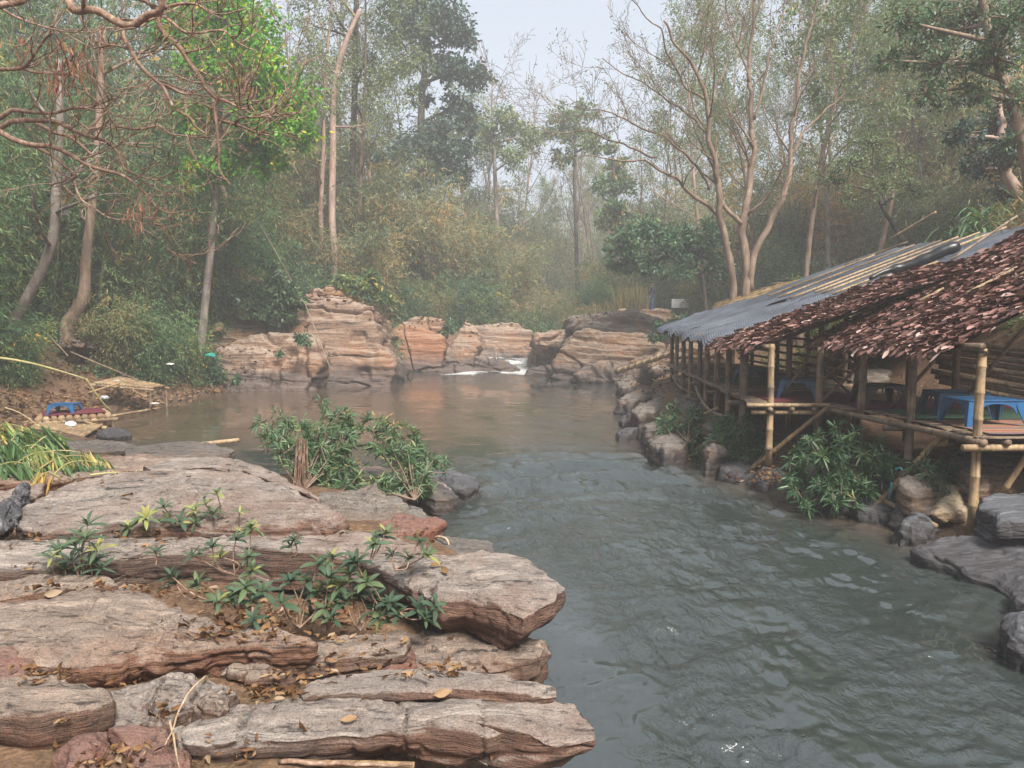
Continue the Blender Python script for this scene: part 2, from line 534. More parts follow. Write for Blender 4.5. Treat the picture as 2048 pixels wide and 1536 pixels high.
def bamboo_mat(name, a, b, c, dark=(.1, .06, .035)):
    m, nt, out = new_mat(name)
    t = NT(nt)
    tc = t.n("ShaderNodeTexCoord").outputs["Object"]
    r = t.n("ShaderNodeAttribute", attribute_name="rnd").outputs["Fac"]
    n1 = t.noise(tc, 3.5, 5, .6)
    n2 = t.noise(tc, 38, 4, .7)
    col = t.ramp(t.math('ADD', t.math('MULTIPLY', r, .5), t.math('MULTIPLY', n1, .55)), [(.25, a), (.5, b), (.75, c)])
    col = t.mix(t.ramp(n2, [(.56, (0, 0, 0)), (.68, (.7, .7, .7))]), col, dark)
    n3 = t.noise(tc, 1.4, 4, .7)
    col = t.mix(t.ramp(n3, [(.46, (0, 0, 0)), (.66, (.7, .7, .7))]), col, dark)
    n4 = t.noise(t.mapping(tc, (22, 22, 1.6)), 1.0, 5, .7)
    col = t.mix(t.ramp(n4, [(.5, (0, 0, 0)), (.64, (.75, .75, .75))]), col, dark)
    n5 = t.noise(t.mapping(tc, (3, 3, 5)), 1.0, 4, .7)
    col = t.mix(t.ramp(n5, [(.55, (0, 0, 0)), (.7, (.6, .6, .6))]), col, (.16, .15, .125))
    t.bsdf(out, col, .6, .3, t.bump(n2, .3, .008))
    return m
M['bamboo_dry'] = bamboo_mat("dry_yellow_bamboo", (0.180, 0.108, 0.054), (0.306, 0.203, 0.104), (0.414, 0.297, 0.171), (0.081, 0.050, 0.030))
M['bamboo_old'] = bamboo_mat("weathered_brown_bamboo", (.09, .06, .042), (.2, .14, .095), (.33, .245, .165), (.05, .034, .025))
M['bamboo_node'] = bamboo_mat("bamboo_node_ring", (.1, .062, .035), (.16, .1, .055), (.22, .14, .08))
M['bamboo_green'] = bamboo_mat("green_bamboo_cane", (.19, .215, .06), (.33, .33, .11), (.45, .41, .2), (.2, .15, .06))
M['culm'] = bamboo_mat("standing_bamboo_culm", (.06, .07, .032), (.12, .12, .06), (.22, .18, .1), (.05, .04, .03))

def plain(name, col, rough=.5, spec=.4, nscale=8.0, var=.25, bumpd=.004, metallic=0.0):
    m, nt, out = new_mat(name)
    t = NT(nt)
    tc = t.n("ShaderNodeTexCoord").outputs["Object"]
    n1 = t.noise(tc, nscale, 5, .65)
    c = t.ramp(n1, [(.3, tuple(x * (1 - var) for x in col)), (.6, col), (.8, tuple(min(1, x * (1 + var)) for x in col))])
    t.bsdf(out, c, rough, spec, t.bump(n1, .4, bumpd), metallic)
    return m
M['blue_plastic'] = plain("blue_plastic", (0.020, 0.102, 0.241), .38, .5, 6, .25, .001)
M['blue_plastic_dull'] = plain("dull_blue_plastic", (.03, .085, .16), .45, .4, 6, .25, .001)
M['black_plastic'] = plain("black_plastic", (.03, .03, .032), .4, .45, 6, .25, .001)
M['white_sign'] = plain("white_painted_board", (.8, .78, .79), .6, .3, 3, .06)
M['white_bag'] = plain("white_plastic_bag", (.75, .74, .72), .4, .4, 14, .1, .01)
M['teal_bag'] = plain("teal_plastic_bag", (.02, .33, .27), .4, .4, 14, .2, .01)
M['mat_red'] = plain("red_woven_mat", (0.139, 0.033, 0.041), .8, .2, 40, .3)
M['mat_green'] = plain("green_woven_mat", (.07, .13, .085), .8, .2, 40, .3)
M['mat_purple'] = plain("purple_woven_mat", (.16, .05, .085), .8, .2, 40, .3)
M['denim_jacket'] = plain("dark_blue_denim", (.03, .05, .11), .85, .2, 30, .3)
M['denim_jeans'] = plain("blue_denim", (.06, .17, .36), .85, .2, 30, .2)
M['skin'] = plain("skin", (.32, .17, .11), .55, .4, 20, .08)
M['hair'] = plain("black_hair", (.015, .013, .012), .6, .3, 60, .3)
M['clear_plastic'] = plain("clear_bottle_plastic", (.55, .6, .65), .15, .5, 9, .1)
M['cord'] = plain("dark_lashing_cord", (.05, .035, .028), .9, .1, 50, .3)
M['teal_cord'] = plain("teal_rope", (.05, .2, .21), .8, .2, 50, .2)

def tarp_mat():
    m, nt, out = new_mat("dark_shade_net")
    t = NT(nt)
    tc = t.n("ShaderNodeTexCoord").outputs["Object"]
    weave = t.n("ShaderNodeTexWave", wave_type='BANDS', bands_direction='X')
    weave.inputs["Scale"].default_value = 7.0
    weave.inputs["Distortion"].default_value = 1.2
    weave.inputs["Detail"].default_value = 3
    t.l(tc, weave.inputs[0])
    n1 = t.noise(tc, 1.4, 5, .6)
    n2 = t.noise(tc, 26, 4, .6)
    c = t.ramp(n1, [(.3, (.055, .06, .072)), (.55, (.1, .112, .135)), (.75, (.155, .17, .2))])
    c = t.mix(t.math('MULTIPLY', weave.outputs["Fac"], .35), c, (.03, .032, .037))
    t.bsdf(out, c, .55, .4, t.bump(t.math('ADD', n2, t.math('MULTIPLY', weave.outputs["Fac"], .8)), .5, .02))
    return m
M['tarp'] = tarp_mat()
M['black_sheet'] = plain("black_plastic_sheet", (.012, .012, .014), .35, .5, 5, .3, .02)

def ground_mat():
    m, nt, out = new_mat("forest_floor")
    t = NT(nt)
    tc = t.n("ShaderNodeTexCoord").outputs["Object"]
    geo = t.n("ShaderNodeNewGeometry")
    a = t.noise(tc, .35, 5, .6)
    b = t.noise(tc, 5, 6, .7)
    c = t.noise(tc, 30, 5, .7)
    col = t.ramp(b, [(.3, (.05, .03, .02)), (.45, (.11, .065, .04)), (.6, (.2, .125, .075)), (.75, (.3, .2, .12))])
    col = t.mix(t.ramp(a, [(.5, (0, 0, 0)), (.68, (.6, .6, .6))]), col, (.08, .085, .04))
    col = t.mix(.5, col, t.ramp(c, [(.3, (.03, .018, .012)), (.5, (.15, .09, .055)), (.7, (.34, .22, .13))]))
    sp = t.n("ShaderNodeSeparateXYZ")
    t.l(geo.outputs["Position"], sp.inputs[0])
    wl = t.math('ADD', sp.outputs[2], t.math('MULTIPLY', t.math('SUBTRACT', b, .5), .2))
    wm = t.n("ShaderNodeMapRange", interpolation_type='SMOOTHSTEP')
    t.l(wl, wm.inputs[0])
    wm.inputs[1].default_value = .02
    wm.inputs[2].default_value = .22
    wm.inputs[3].default_value = .75
    wm.inputs[4].default_value = 0
    col = t.mix(wm.outputs[0], col, (.055, .04, .03))
    h = t.math('ADD', b, t.math('MULTIPLY', c, .5))
    t.bsdf(out, col, .9, .2, t.bump(h, .8, .06))
    return m
M['ground'] = ground_mat()

def water_mat():
    m, nt, out = new_mat("turbid_river_water")
    t = NT(nt)
    tc = t.n("ShaderNodeTexCoord").outputs["Object"]
    foam = t.n("ShaderNodeAttribute", attribute_name="foam").outputs["Fac"]
    dep = t.n("ShaderNodeAttribute", attribute_name="shallow").outputs["Fac"]
    n1 = t.noise(t.mapping(tc, (1, .55, 1)), 5.5, 4, .6, .8)
    n2 = t.noise(t.mapping(tc, (1, .7, 1), (0, 0, .5)), 17, 4, .6, .7)
    n3 = t.noise(tc, 48, 3, .6, .3)
    nf = t.noise(t.mapping(tc, (2.6, 1, 1)), 7, 6, .75, .6)
    col = t.mix(dep, (.033, .041, .038), (.1, .068, .045))
    fm = t.ramp(t.math('ADD', t.math('MULTIPLY', foam, 1.15), t.math('MULTIPLY', t.math('SUBTRACT', nf, .5), 1.1)), [(.42, (0, 0, 0)), (.72, (1, 1, 1))])
    col = t.mix(fm, col, (.62, .64, .64))
    h = t.math('ADD', t.math('MULTIPLY', n1, .8), t.math('ADD', t.math('MULTIPLY', n2, .26), t.math('MULTIPLY', n3, .03)))
    chop = t.n("ShaderNodeAttribute", attribute_name="chop").outputs["Fac"]
    h = t.math('MULTIPLY', t.math('SUBTRACT', h, .545), chop)
    nrm = t.bump(h, 1.0, .055)
    p = t.bsdf(out, col, t.math('ADD', .02, t.math('MULTIPLY', fm, .4)), .5, nrm)
    p.inputs["IOR"].default_value = 1.85
    return m
M['water'] = water_mat()

# ------------------------------------------------------------------ the river valley: banks, bed and water
_XL = np.array([(-20, -.4), (4, .0), (6.7, .15), (8, -.5), (9.4, -1.3), (10.3, -2.0), (11, -3.0), (12, -3.9), (13, -5.2), (15, -7.4), (17, -9.6), (20, -10.2), (26.6, -9.8), (28, -9.8), (29.4, -8.8), (31.2, -5.8),
                (34, -6.9), (37, -6.9), (39.5, -3.8), (42, -3.4), (44, -.8), (50, .6), (70, 5), (140, 12)])
_XR = np.array([(-20, 4.2), (5.8, 4.3), (6.8, 4.9), (8.3, 4.9), (10, 4.5), (12, 3.9), (13.2, 3.6), (14.5, 3.0), (16, 2.95), (19, 3.2), (24, 3.8), (28, 4.8), (30, 6.2),
                (32.5, 5.8), (35, 3.2), (38, 3.2), (41, 2.6), (50, 4.4), (70, 9), (140, 17)])
def XL(y): return np.interp(y, _XL[:, 0], _XL[:, 1])
def XR(y): return np.interp(y, _XR[:, 0], _XR[:, 1])
_LP = np.array([(-20, .42, 7, .75), (10, .42, 6.5, .8), (12, .2, 5, .8), (15, .15, 2.6, .8), (18, .12, 1.9, .8), (20.5, .14, 1.2, .72), (26, .18, .5, .66), (28, .6, 3.2, .75), (29.6, 1.0, 3.6, .75), (31.2, 2.9, 2.2, .7), (36, 2.1, 2.0, .55), (42, 1.8, 3.5, .42), (60, 2.6, 5, .34), (140, 5, 8, .34)])
_RP = np.array([(-20, .35, 3, .9), (11, .38, 2.6, .9), (14, .52, 3.8, .9), (22, .7, 4.3, .85), (29, .5, 5, .5), (34, .7, 6, .5), (38, 1.9, 7, .45), (40, 2.35, 8.5, .38), (50, 2.5, 8, .3), (65, 3.2, 6, .26), (140, 6, 8, .34)])

def water_z(y):
    return 0.45 * smooth(37.0, 43.0, y)

def ground_h(x, y, detail=True):
    x, y = np.asarray(x, float), np.asarray(y, float)
    dl, dr = XL(y) - x, x - XR(y)
    def side(d, P):
        p, w_, s = [np.interp(y, P[:, 0], P[:, k]) for k in (1, 2, 3)]
        z = p * smooth(-.1, .75, d) + s * np.maximum(d - w_, 0)
        return np.where(z > 7, 7 + (z - 7) * .62, z)
    hl, hr = side(dl, _LP), side(dr, _RP)
    inside = np.minimum(-dl, -dr)
    bed = -0.95 * smooth(-.25, 1.4, inside) + water_z(y) * .8
    h = np.where(dl > -.1, hl, np.where(dr > -.1, hr, 0)) + np.where(inside > -.25, bed, 0)
    h = h + smooth(85, 130, y) * 4
    if detail:
        d = np.maximum(dl, dr)
        P = np.stack([x, y, 0 * x], -1).reshape(-1, 3)
        n = fbm(P * .45, 4).reshape(x.shape)
        n2 = fbm(P * 2.1 + 9, 3).reshape(x.shape)
        h = h + smooth(.2, 3, d) * n * np.clip(.25 + d * .05, 0, 1.3) + smooth(.1, .8, d) * n2 * .07
    return h

def gz(x, y):
    return float(ground_h(np.array([x]), np.array([y]))[0])

def axis(lo, hi, c, near, grow):
    a, s, x = [c], near, c
    while x < hi:
        x += s; s *= grow; a.append(min(x, hi))
    s, x = near, c
    while x > lo:
        x -= s; s *= grow; a.append(max(x, lo))
    return np.array(sorted(set(a)))

xs = axis(-80, 80, -1, .16, 1.012)
ys = axis(-14, 135, 8, .14, 1.0115)
gx, gy = np.meshgrid(xs, ys)
gzv = ground_h(gx, gy)
nx, ny = len(xs), len(ys)
def grid_quads(nx, ny):
    i = (np.arange(ny - 1)[:, None] * nx + np.arange(nx - 1)[None]).ravel()
    return np.stack([i, i + 1, i + nx + 1, i + nx], -1)
g = MB()
g.add(np.stack([gx, gy, gzv], -1).reshape(-1, 3), grid_quads(nx, ny))
o = link("ground", g.mesh("ground", M['ground']))
tag(o, "brown leaf-strewn soil of both banks and the wooded slopes behind", kind="structure")

# water: swell and standing waves are geometry, the finest ripples are relief in the material
wy = axis(-6, 70, 4.5, .034, 1.0068)
tx = np.linspace(0, 1, 330)
Yw = np.repeat(wy[:, None], len(tx), 1)
Xa, Xb = XL(wy) - 1.0, XR(wy) + 1.0
Xw = Xa[:, None] * (1 - tx) + Xb[:, None] * tx
def river_waves(X, Y):
    sh = X.shape
    # coordinates that follow the current: along = a, across = c
    mid = (XL(Y) + XR(Y)) / 2
    edge = np.minimum(X - XL(Y), XR(Y) - X)
    P = lambda ax, ay, o: np.stack([X * ax + o, Y * ay - o, 0 * X + o * .7], -1).reshape(-1, 3)
    fast = np.clip(smooth(16, 12.5, Y) * smooth(-.9, .9, X - (-.9 + .0 * Y)) + smooth(7.5, 5, Y), 0, 1) * smooth(0.0, 1.3, edge)
    riff = np.exp(-((Y - 12.6) / 1.5) ** 2) * smooth(-1.0, .6, X) * smooth(.2, 1.2, XR(Y) - X)
    rap = smooth(33.2, 36.6, Y) * smooth(-4.5, -2.5, X) * smooth(3.0, 1.2, X)
    w_ = P(1.5, 1.9, 2.0)
    warp = fbm(w_, 3).reshape(sh)
    z = .010 * fbm(P(1.6, 3.2, 5), 3).reshape(sh)                                   # quiet pool
    z += fast * .048 * fbm(np.stack([X * 1.25 + warp * 1.2 + Y * .6, Y * 1.9 - X * .7 + warp * .8, 0 * X], -1).reshape(-1, 3), 4, .55).reshape(sh)
    z += fast * .016 * (1 - np.abs(fbm(np.stack([X * 3.4 + warp * 2 + Y * 1.9, Y * 5.2 - X * 2.2, 0 * X + 4], -1).reshape(-1, 3), 3)).reshape(sh) * 2.2)
    z += (.25 + .75 * fast) * .0048 * fbm(np.stack([X * 6.5 + warp * 3 + Y * 3.0, Y * 9.5 - X * 3.5 + warp * 2, 0 * X + 8], -1).reshape(-1, 3), 2).reshape(sh)
    z *= (.55 + .9 * smooth(-.25, .35, fbm(np.stack([X * .75 + warp * .5, Y * .45 - X * .3, 0 * X + 21], -1).reshape(-1, 3), 3).reshape(sh)))
    ph = (Y * 1.0 - X * .25 + warp * .75) * 2 * math.pi / 1.15
    z += riff * (.08 * np.sin(ph) + .03 * fbm(P(2.2, 2.8, 11), 3).reshape(sh))
    z += rap * (.11 * fbm(P(1.4, 2.2, 3), 4, .6).reshape(sh))
    foam = np.clip(rap * (.62 + .75 * fbm(P(.9, 1.6, 8), 3).reshape(sh)) * smooth(33, 36, Y), 0, 1)
    foam = np.maximum(foam, riff * .24 * smooth(.1, .9, np.sin(ph + .9)))
    foam = np.maximum(foam, fast * .12)
    chop = np.clip(.42 + .25 * fast + 2.0 * fbm(np.stack([X * 1.3 + Y * .25 + warp * .6, Y * .38 - X * .15, 0 * X + 21], -1).reshape(-1, 3), 3).reshape(sh), .06, 1.3)
    chop = chop * (.45 + .55 * np.clip(fast + rap, 0, 1)) * (1 - .5 * riff)
    return z, foam, edge, chop
zw, foam, edge, chop = river_waves(Xw, Yw)
zw = zw + water_z(Yw)
shallow = np.clip(smooth(1.5, .2, XR(Yw) - Xw) * smooth(7, 9, Yw) * .6 + smooth(13.5, 17, Yw) * smooth(34, 26, Yw) * smooth(3.5, -2.5, Xw) * .9, 0, 1)
wmb = MB()
wmb.add(np.stack([Xw, Yw, zw], -1).reshape(-1, 3), grid_quads(len(tx), len(wy)))
o = link("river", wmb.mesh("river", M['water'], extra={"foam": foam.ravel(), "shallow": shallow.ravel(), "chop": chop.ravel()}))
tag(o, "rippled grey-green river running between rock banks", kind="structure")

# ------------------------------------------------------------------ rocks
def resample_closed(P, n):
    P = np.asarray(P, float)
    Q = np.vstack([P, P[:1]])
    d = np.r_[0, np.cumsum(np.linalg.norm(np.diff(Q, axis=0), axis=1))]
    t = np.linspace(0, d[-1], n, endpoint=False)
    return np.stack([np.interp(t, d, Q[:, k]) for k in range(3)], 1)

def vnormals(V, Q):
    a, b, c, d = V[Q[:, 0]], V[Q[:, 1]], V[Q[:, 2]], V[Q[:, 3]]
    fn = np.cross(c - a, d - b)
    N = np.zeros_like(V)
    for k in range(4):
        for ax in range(3):
            N[:, ax] += np.bincount(Q[:, k], fn[:, ax], len(V))
    return N / (np.linalg.norm(N, axis=1)[:, None] + 1e-12)

def blob(outline, E, n=160, ntop=26, nside=18, seed=0, bulge=.06, rnd=.04, taper=.1, belly=.03, edge=.05, A=.02, Al=.02, fs=9.0, fl=.7, sn=(.06, -.1, 1.0), f1=1.2, undercut=0.0, steps=0.0, crack=0.0, fc=.8):
    """a bedded rock: outline of its face, extruded along E; rounded rim, ledges along the beds, rough surface.
    All lengths in metres."""
    O = resample_closed(outline, n)
    E = np.asarray(E, float)
    h = np.linalg.norm(E)
    W = -E / h
    c = O.mean(0)
    so = seed * 7.31
    # ragged rim
    out = O - c
    out -= np.outer(out @ W, W)
    ol = np.linalg.norm(out, axis=1)[:, None] + 1e-9
    un = out / ol
    rim = fbm(O * (1.0 / max(edge, .01)) * .12 + so, 4, .6)
    O = O + un * (rim * edge * 1.6)[:, None]
    rings = []
    tt = 1 - (1 - np.linspace(0.02, 1, ntop)) ** 1.25
    for r in tt:
        p = c + (O - c) * r
        k = bulge * (1 - r ** 2.2)
        drop = rnd * np.clip((r - .9) / .1, 0, 1) ** 2
        rings.append(p + W * (k - drop))
    for s in np.linspace(0, 1, nside + 1)[1:]:
        rr = rnd * min(1, s * 3)
        b = belly * math.sin(math.pi * min(1, s * 1.05)) - taper * s ** 1.6 - undercut * smooth(.35, 1.0, s)
        rings.append(O - W * rnd + E * (s * (1 - rnd / h)) + un * b)
    rings.append(c + (rings[-1] - c) * .5 + 0 * O)
    V = np.vstack(rings)
    m = len(rings)
    i = np.arange(m - 1)[:, None] * n
    j = np.arange(n)[None]
    j2 = (j + 1) % n
    Q = np.stack([i + j, i + n + j, i + n + j2, i + j2], -1).reshape(-1, 4)
    V = np.vstack([V, V[:n].mean(0)])
    T = np.array([(m * n, q, (q + 1) % n) for q in range(n)])
    # faces must look outwards
    N = vnormals(V, Q)
    if (N[: n * 3] @ W).mean() < 0:
        Q = Q[:, ::-1]
        T = T[:, ::-1]
        N = -N
    N[-1] = W
    sn = np.asarray(sn, float) / np.linalg.norm(sn)
    s = V @ sn + .10 / f1 * fbm(V * f1 * .6 + so, 2)
    lay = lambda f, k: np.tanh(2.6 * vnoise(np.stack([V[:, 0] * fl + so + k, V[:, 1] * fl - so, s * f + k], 1)))
    dsp = Al * (.6 * lay(fs, 0) + .4 * lay(fs * 2.3, 5.5)) + A * (.65 * fbm(V * f1 + so, 4, .55) + .35 * (1 - 2 * np.abs(fbm(V * f1 * 2.2 + so + 3, 4, .55)) * 1.6))
    dsp = dsp * (.55 + .8 * smooth(-.3, .35, fbm(V * f1 * .45 + so + 40, 2)))
    if crack > 0:      # joints: steep fractures across the beds, and a few along them
        q1 = vnoise(np.stack([V[:, 0] * fc + V[:, 2] * fc * .25 + so, V[:, 1] * fc * .8 - so, V[:, 2] * fc * .12], 1)) + .12 * vnoise(V * fc * 4 + so)
        q2 = vnoise(np.stack([V[:, 0] * fc * .22 + 9, V[:, 1] * fc * .4 + so, s * fc * 2.2], 1)) + .1 * vnoise(V * fc * 5 + so)
        dsp = dsp - crack * (smooth(.07, .0, np.abs(q1)) + .8 * smooth(.06, .0, np.abs(q2)))
    V = V + N * dsp[:, None]
    if steps > 0:      # upper beds broken back in steps on the face
        q = fbm(np.stack([V[:, 0] * f1 * .5 + so, V[:, 1] * f1 * 1.6, V[:, 2] * f1 * .5], 1), 3)
        V = V + np.outer(steps * (smooth(-.02, .03, q) + smooth(.16, .2, q) - 1), W) * np.clip(((V - c) @ W)[:, None] / (bulge + 1e-6) + 1.2, 0, 1)
    mb = MB()
    mb.add(V, Q, T)
    return mb

def slab(px, z, thick, mat, label, tilt=(0, 0), zc=None, **k):
    """trace of a slab's upper face in the photo, laid on the (tilted) level z"""
    P = []
    p0 = onz(*np.mean(np.array(px, float), 0), z)
    for a, b in px:
        zz = z
        for _ in range(12):
            p = onz(a, b, zz)
            zz = .5 * zz + .5 * (z + tilt[0] * (p[0] - p0[0]) + tilt[1] * (p[1] - p0[1]))
        P.append(onz(a, b, zz))
    k.setdefault('sn', (-tilt[0] + .03, -tilt[1] - .07, 1.0))
    mb = blob(P, (0, 0, -thick), **k)
    return single("rock", mb, M[mat], label, "rock", "rock slabs and boulders of the river banks")

def face(px, Y, lean, depth, mat, label, name="rock", **k):
    """trace of a rock's front in the photo, standing at distance Y (its upper edge leaning back by `lean` per metre of height)"""
    P = []
    zb = min(at(a, b, Y)[2] for a, b in px)
    for a, b in px:
        y = Y
        for _ in range(8):
            y = Y + lean * (at(a, b, y)[2] - zb)
        P.append(at(a, b, y))
    mb = blob(P, (0, depth, -.12 * depth), **k)
    return single(name, mb, M[mat], label, "rock", "rock slabs and boulders of the river banks")

FG = dict(n=320, ntop=48, nside=22, edge=.06, rnd=.009, belly=.012, A=.03, Al=.018, fs=16, fl=.9, f1=2.6, bulge=.03, steps=.012, crack=.018, fc=1.9)
# near shore, from the front backwards
slab([(345, 1452), (420, 1420), (520, 1398), (600, 1385), (760, 1372), (960, 1372), (1100, 1385), (1155, 1398), (1172, 1435), (1165, 1468), (1085, 1482), (1000, 1468), (965, 1478), (850, 1462), (700, 1468), (560, 1478), (430, 1486), (365, 1482)],
     .60, .16, 'rock_fg', "long grey layered slab jutting over the water at the very bottom of the picture", tilt=(.02, .05), seed=1, undercut=.10, taper=.06, **FG)
slab([(595, 1378), (640, 1352), (740, 1341), (900, 1340), (1000, 1350), (1112, 1372), (1116, 1386), (1040, 1392), (900, 1384), (800, 1390), (690, 1392), (612, 1396)],
     .655, .07, 'rock_fg', "thin upper layer of grey stone lying on the bottom slab", tilt=(.01, .04), seed=2, **{**FG, 'ntop': 30, 'nside': 12, 'edge': .03, 'A': .018, 'bulge': .02})
slab([(0, 1210), (90, 1197), (180, 1186), (260, 1180), (330, 1200), (400, 1232), (500, 1250), (600, 1268), (640, 1284), (560, 1292), (450, 1288), (380, 1300), (250, 1310), (240, 1322), (150, 1330), (60, 1326), (-60, 1322), (-160, 1290), (-140, 1230)],
     .70, .20, 'rock_fg2', "broad rough grey-pink slab with leaf litter and a red-brown front edge", tilt=(.02, .10), seed=3, **{**FG, 'n': 360, 'A': .05, 'bulge': .05})
slab([(-120, 1388), (0, 1366), (100, 1366), (205, 1374), (216, 1396), (150, 1420), (60, 1436), (-30, 1440), (-140, 1440)],
     .68, .26, 'rock_fg2', "tan and grey slab at the left edge below the leaf litter", tilt=(.05, .05), seed=4, undercut=.05, **FG)
slab([(205, 1392), (270, 1372), (340, 1352), (420, 1352), (470, 1372), (450, 1395), (385, 1418), (340, 1440), (260, 1450), (200, 1446), (150, 1452), (180, 1420)],
     .585, .22, 'rock_fg', "dark ridged slab between the left edge slab and the bottom slab", tilt=(.03, .06), seed=5, **{**FG, 'A': .05})
slab([(225, 1452), (262, 1442), (330, 1462), (385, 1496), (395, 1560), (330, 1560), (262, 1500)],
     .56, .16, 'rock_red', "small tilted grey slab with a red side at the bottom", tilt=(-.2, .1), seed=6, **{**FG, 'n': 200, 'ntop': 30, 'nside': 16})
slab([(130, 1480), (175, 1462), (222, 1468), (232, 1510), (200, 1560), (120, 1570), (112, 1520)],
     .52, .2, 'rock_red', "dark red boulder in the bottom left corner", seed=7, **{**FG, 'n': 160, 'ntop': 30, 'nside': 16, 'bulge': .09, 'rnd': .06, 'A': .03})
slab([(388, 1415), (400, 1396), (430, 1388), (458, 1398), (462, 1424), (440, 1440), (400, 1436)],
     .60, .12, 'rock_fg2', "small rounded brown stone resting behind the bottom slab", seed=8, **{**FG, 'n': 120, 'ntop': 24, 'nside': 14, 'bulge': .07, 'rnd': .05, 'edge': .02, 'A': .02})
slab([(-60, 1320), (20, 1305), (55, 1322), (62, 1350), (20, 1372), (-60, 1376)],
     .66, .2, 'rock_red', "dark broken stone at the left edge under the broad slab", seed=9, **{**FG, 'n': 140, 'ntop': 26, 'nside': 14})
slab([(490, 1300), (600, 1288), (700, 1275), (800, 1270), (815, 1282), (800, 1300), (700, 1318), (600, 1340), (500, 1362), (430, 1350), (420, 1320)],
     .56, .2, 'rock_fg2', "rusty layered ledge below the broad rough slab", tilt=(0, .08), seed=10, **{**FG, 'Al': .035})
slab([(640, 1300), (760, 1275), (900, 1272), (1040, 1268), (1086, 1278), (1090, 1302), (1075, 1322), (1000, 1338), (900, 1345), (760, 1352), (660, 1350)],
     .40, .3, 'rock_fg2', "lower rust-stained shelf beneath the overhanging slab at the water", tilt=(.02, .03), seed=11, **{**FG, 'Al': .035, 'A': .05})
slab([(740, 1318), (760, 1296), (800, 1290), (825, 1304), (828, 1332), (790, 1346), (750, 1344)],
     .46, .13, 'rock_red', "knobby dark brown stone wedged on the lower shelf", seed=12, **{**FG, 'n': 120, 'ntop': 24, 'nside': 12, 'bulge': .06, 'rnd': .04, 'edge': .02})
slab([(690, 1118), (800, 1112), (880, 1106), (960, 1106), (1040, 1118), (1100, 1140), (1134, 1172), (1116, 1200), (1075, 1222), (1055, 1240), (1000, 1220), (930, 1196), (870, 1196), (830, 1170), (760, 1140)],
     .74, .27, 'rock_fg', "pale speckled slab overhanging the water beside the green rosette plants", tilt=(.0, .06), seed=13, undercut=.12, **{**FG, 'A': .05, 'n': 340})
slab([(-120, 1100), (0, 1090), (150, 1078), (300, 1062), (420, 1056), (560, 1056), (700, 1064), (800, 1076), (860, 1092), (850, 1112), (760, 1118), (620, 1112), (520, 1106), (400, 1108), (300, 1112), (215, 1120), (100, 1134), (0, 1140), (-130, 1150)],
     .80, .26, 'rock_fg', "wide pale grey slab crossing the near shore behind the plants", tilt=(.0, .06), seed=14, **{**FG, 'n': 400, 'A': .045})
slab([(-130, 1160), (0, 1152), (120, 1148), (220, 1158), (235, 1172), (120, 1186), (0, 1196), (-130, 1200)],
     .70, .14, 'rock_fg2', "low reddish grey slab at the left edge between two wider slabs", seed=15, tilt=(.02, .04), **{**FG, 'n': 220, 'ntop': 30})
slab([(20, 1040), (60, 1000), (150, 962), (280, 948), (400, 943), (500, 950), (570, 972), (640, 1006), (684, 1036), (660, 1050), (560, 1056), (420, 1050), (300, 1048), (180, 1056), (80, 1062)],
     .93, .24, 'rock_fg', "great domed grey and pink slab with fine wavy grain", tilt=(.0, .03), seed=16, **{**FG, 'n': 400, 'ntop': 56, 'bulge': .10, 'A': .04, 'rnd': .03})
slab([(-140, 1010), (0, 985), (40, 975), (90, 965), (60, 1000), (10, 1040), (-140, 1075)],
     .86, .2, 'rock_fg', "striped grey slab at the left edge under the dark driftwood", seed=17, tilt=(.02, .05), **{**FG, 'n': 220})
slab([(280, 930), (340, 917), (430, 913), (480, 922), (540, 945), (600, 975), (640, 1000), (560, 966), (440, 946), (300, 944)],
     .88, .3, 'rock_fg', "smooth grey slab rising behind the domed slab", seed=18, tilt=(-.1, .0), **{**FG, 'n': 260, 'bulge': .05})
slab([(-150, 935), (0, 925), (150, 915), (300, 912), (360, 920), (280, 940), (140, 955), (0, 968), (-150, 985)],
     .72, .3, 'rock_fg2', "brown slab under the heap of cut bamboo leaves", seed=19, **{**FG, 'n': 240, 'A': .05})
slab([(250, 893), (330, 887), (400, 886), (440, 893), (466, 900), (450, 912), (400, 917), (320, 916), (250, 912)],
     .34, .4, 'rock_bank', "dark pointed rock tongue lying along the edge of the brown pool", seed=20, **{**FG, 'n': 220, 'A': .06, 'edge': .06, 'bulge': .05})
slab([(0, 895), (90, 885), (170, 878), (250, 885), (280, 900), (180, 905), (60, 912), (-60, 915)],
     .30, .35, 'rock_bank', "low grey ledge at the pool edge beside the bamboo raft", seed=21, **{**FG, 'n': 200, 'A': .06})
slab([(195, 862), (225, 856), (255, 862), (262, 868), (235, 874), (200, 872)],
     .12, .35, 'rock_dark', "wet grey stone tip showing at the end of the bamboo raft", seed=22, **{**FG, 'n': 140, 'ntop': 24, 'nside': 12, 'bulge': .06})
slab([(700, 1046), (760, 1036), (820, 1030), (866, 1036), (884, 1050), (840, 1062), (780, 1072), (700, 1070)],
     .42, .4, 'rock_red', "reddish flat ledge below the big shrub", seed=23, **{**FG, 'n': 200, 'ntop': 30, 'A': .05})
slab([(790, 1030), (815, 1012), (845, 1020), (860, 1036), (830, 1046), (796, 1044)],
     .38, .3, 'rock_bank', "grey wedge of rock beneath the big shrub at the water", seed=24, **{**FG, 'n': 140, 'ntop': 24, 'A': .04})
slab([(850, 1086), (880, 1076), (940, 1075), (980, 1084), (995, 1098), (990, 1116), (940, 1122), (870, 1118)],
     .30, .4, 'rock_bank', "smooth brown-grey rock with a curled twig at the water edge", seed=25, **{**FG, 'n': 180, 'ntop': 30, 'A': .04})
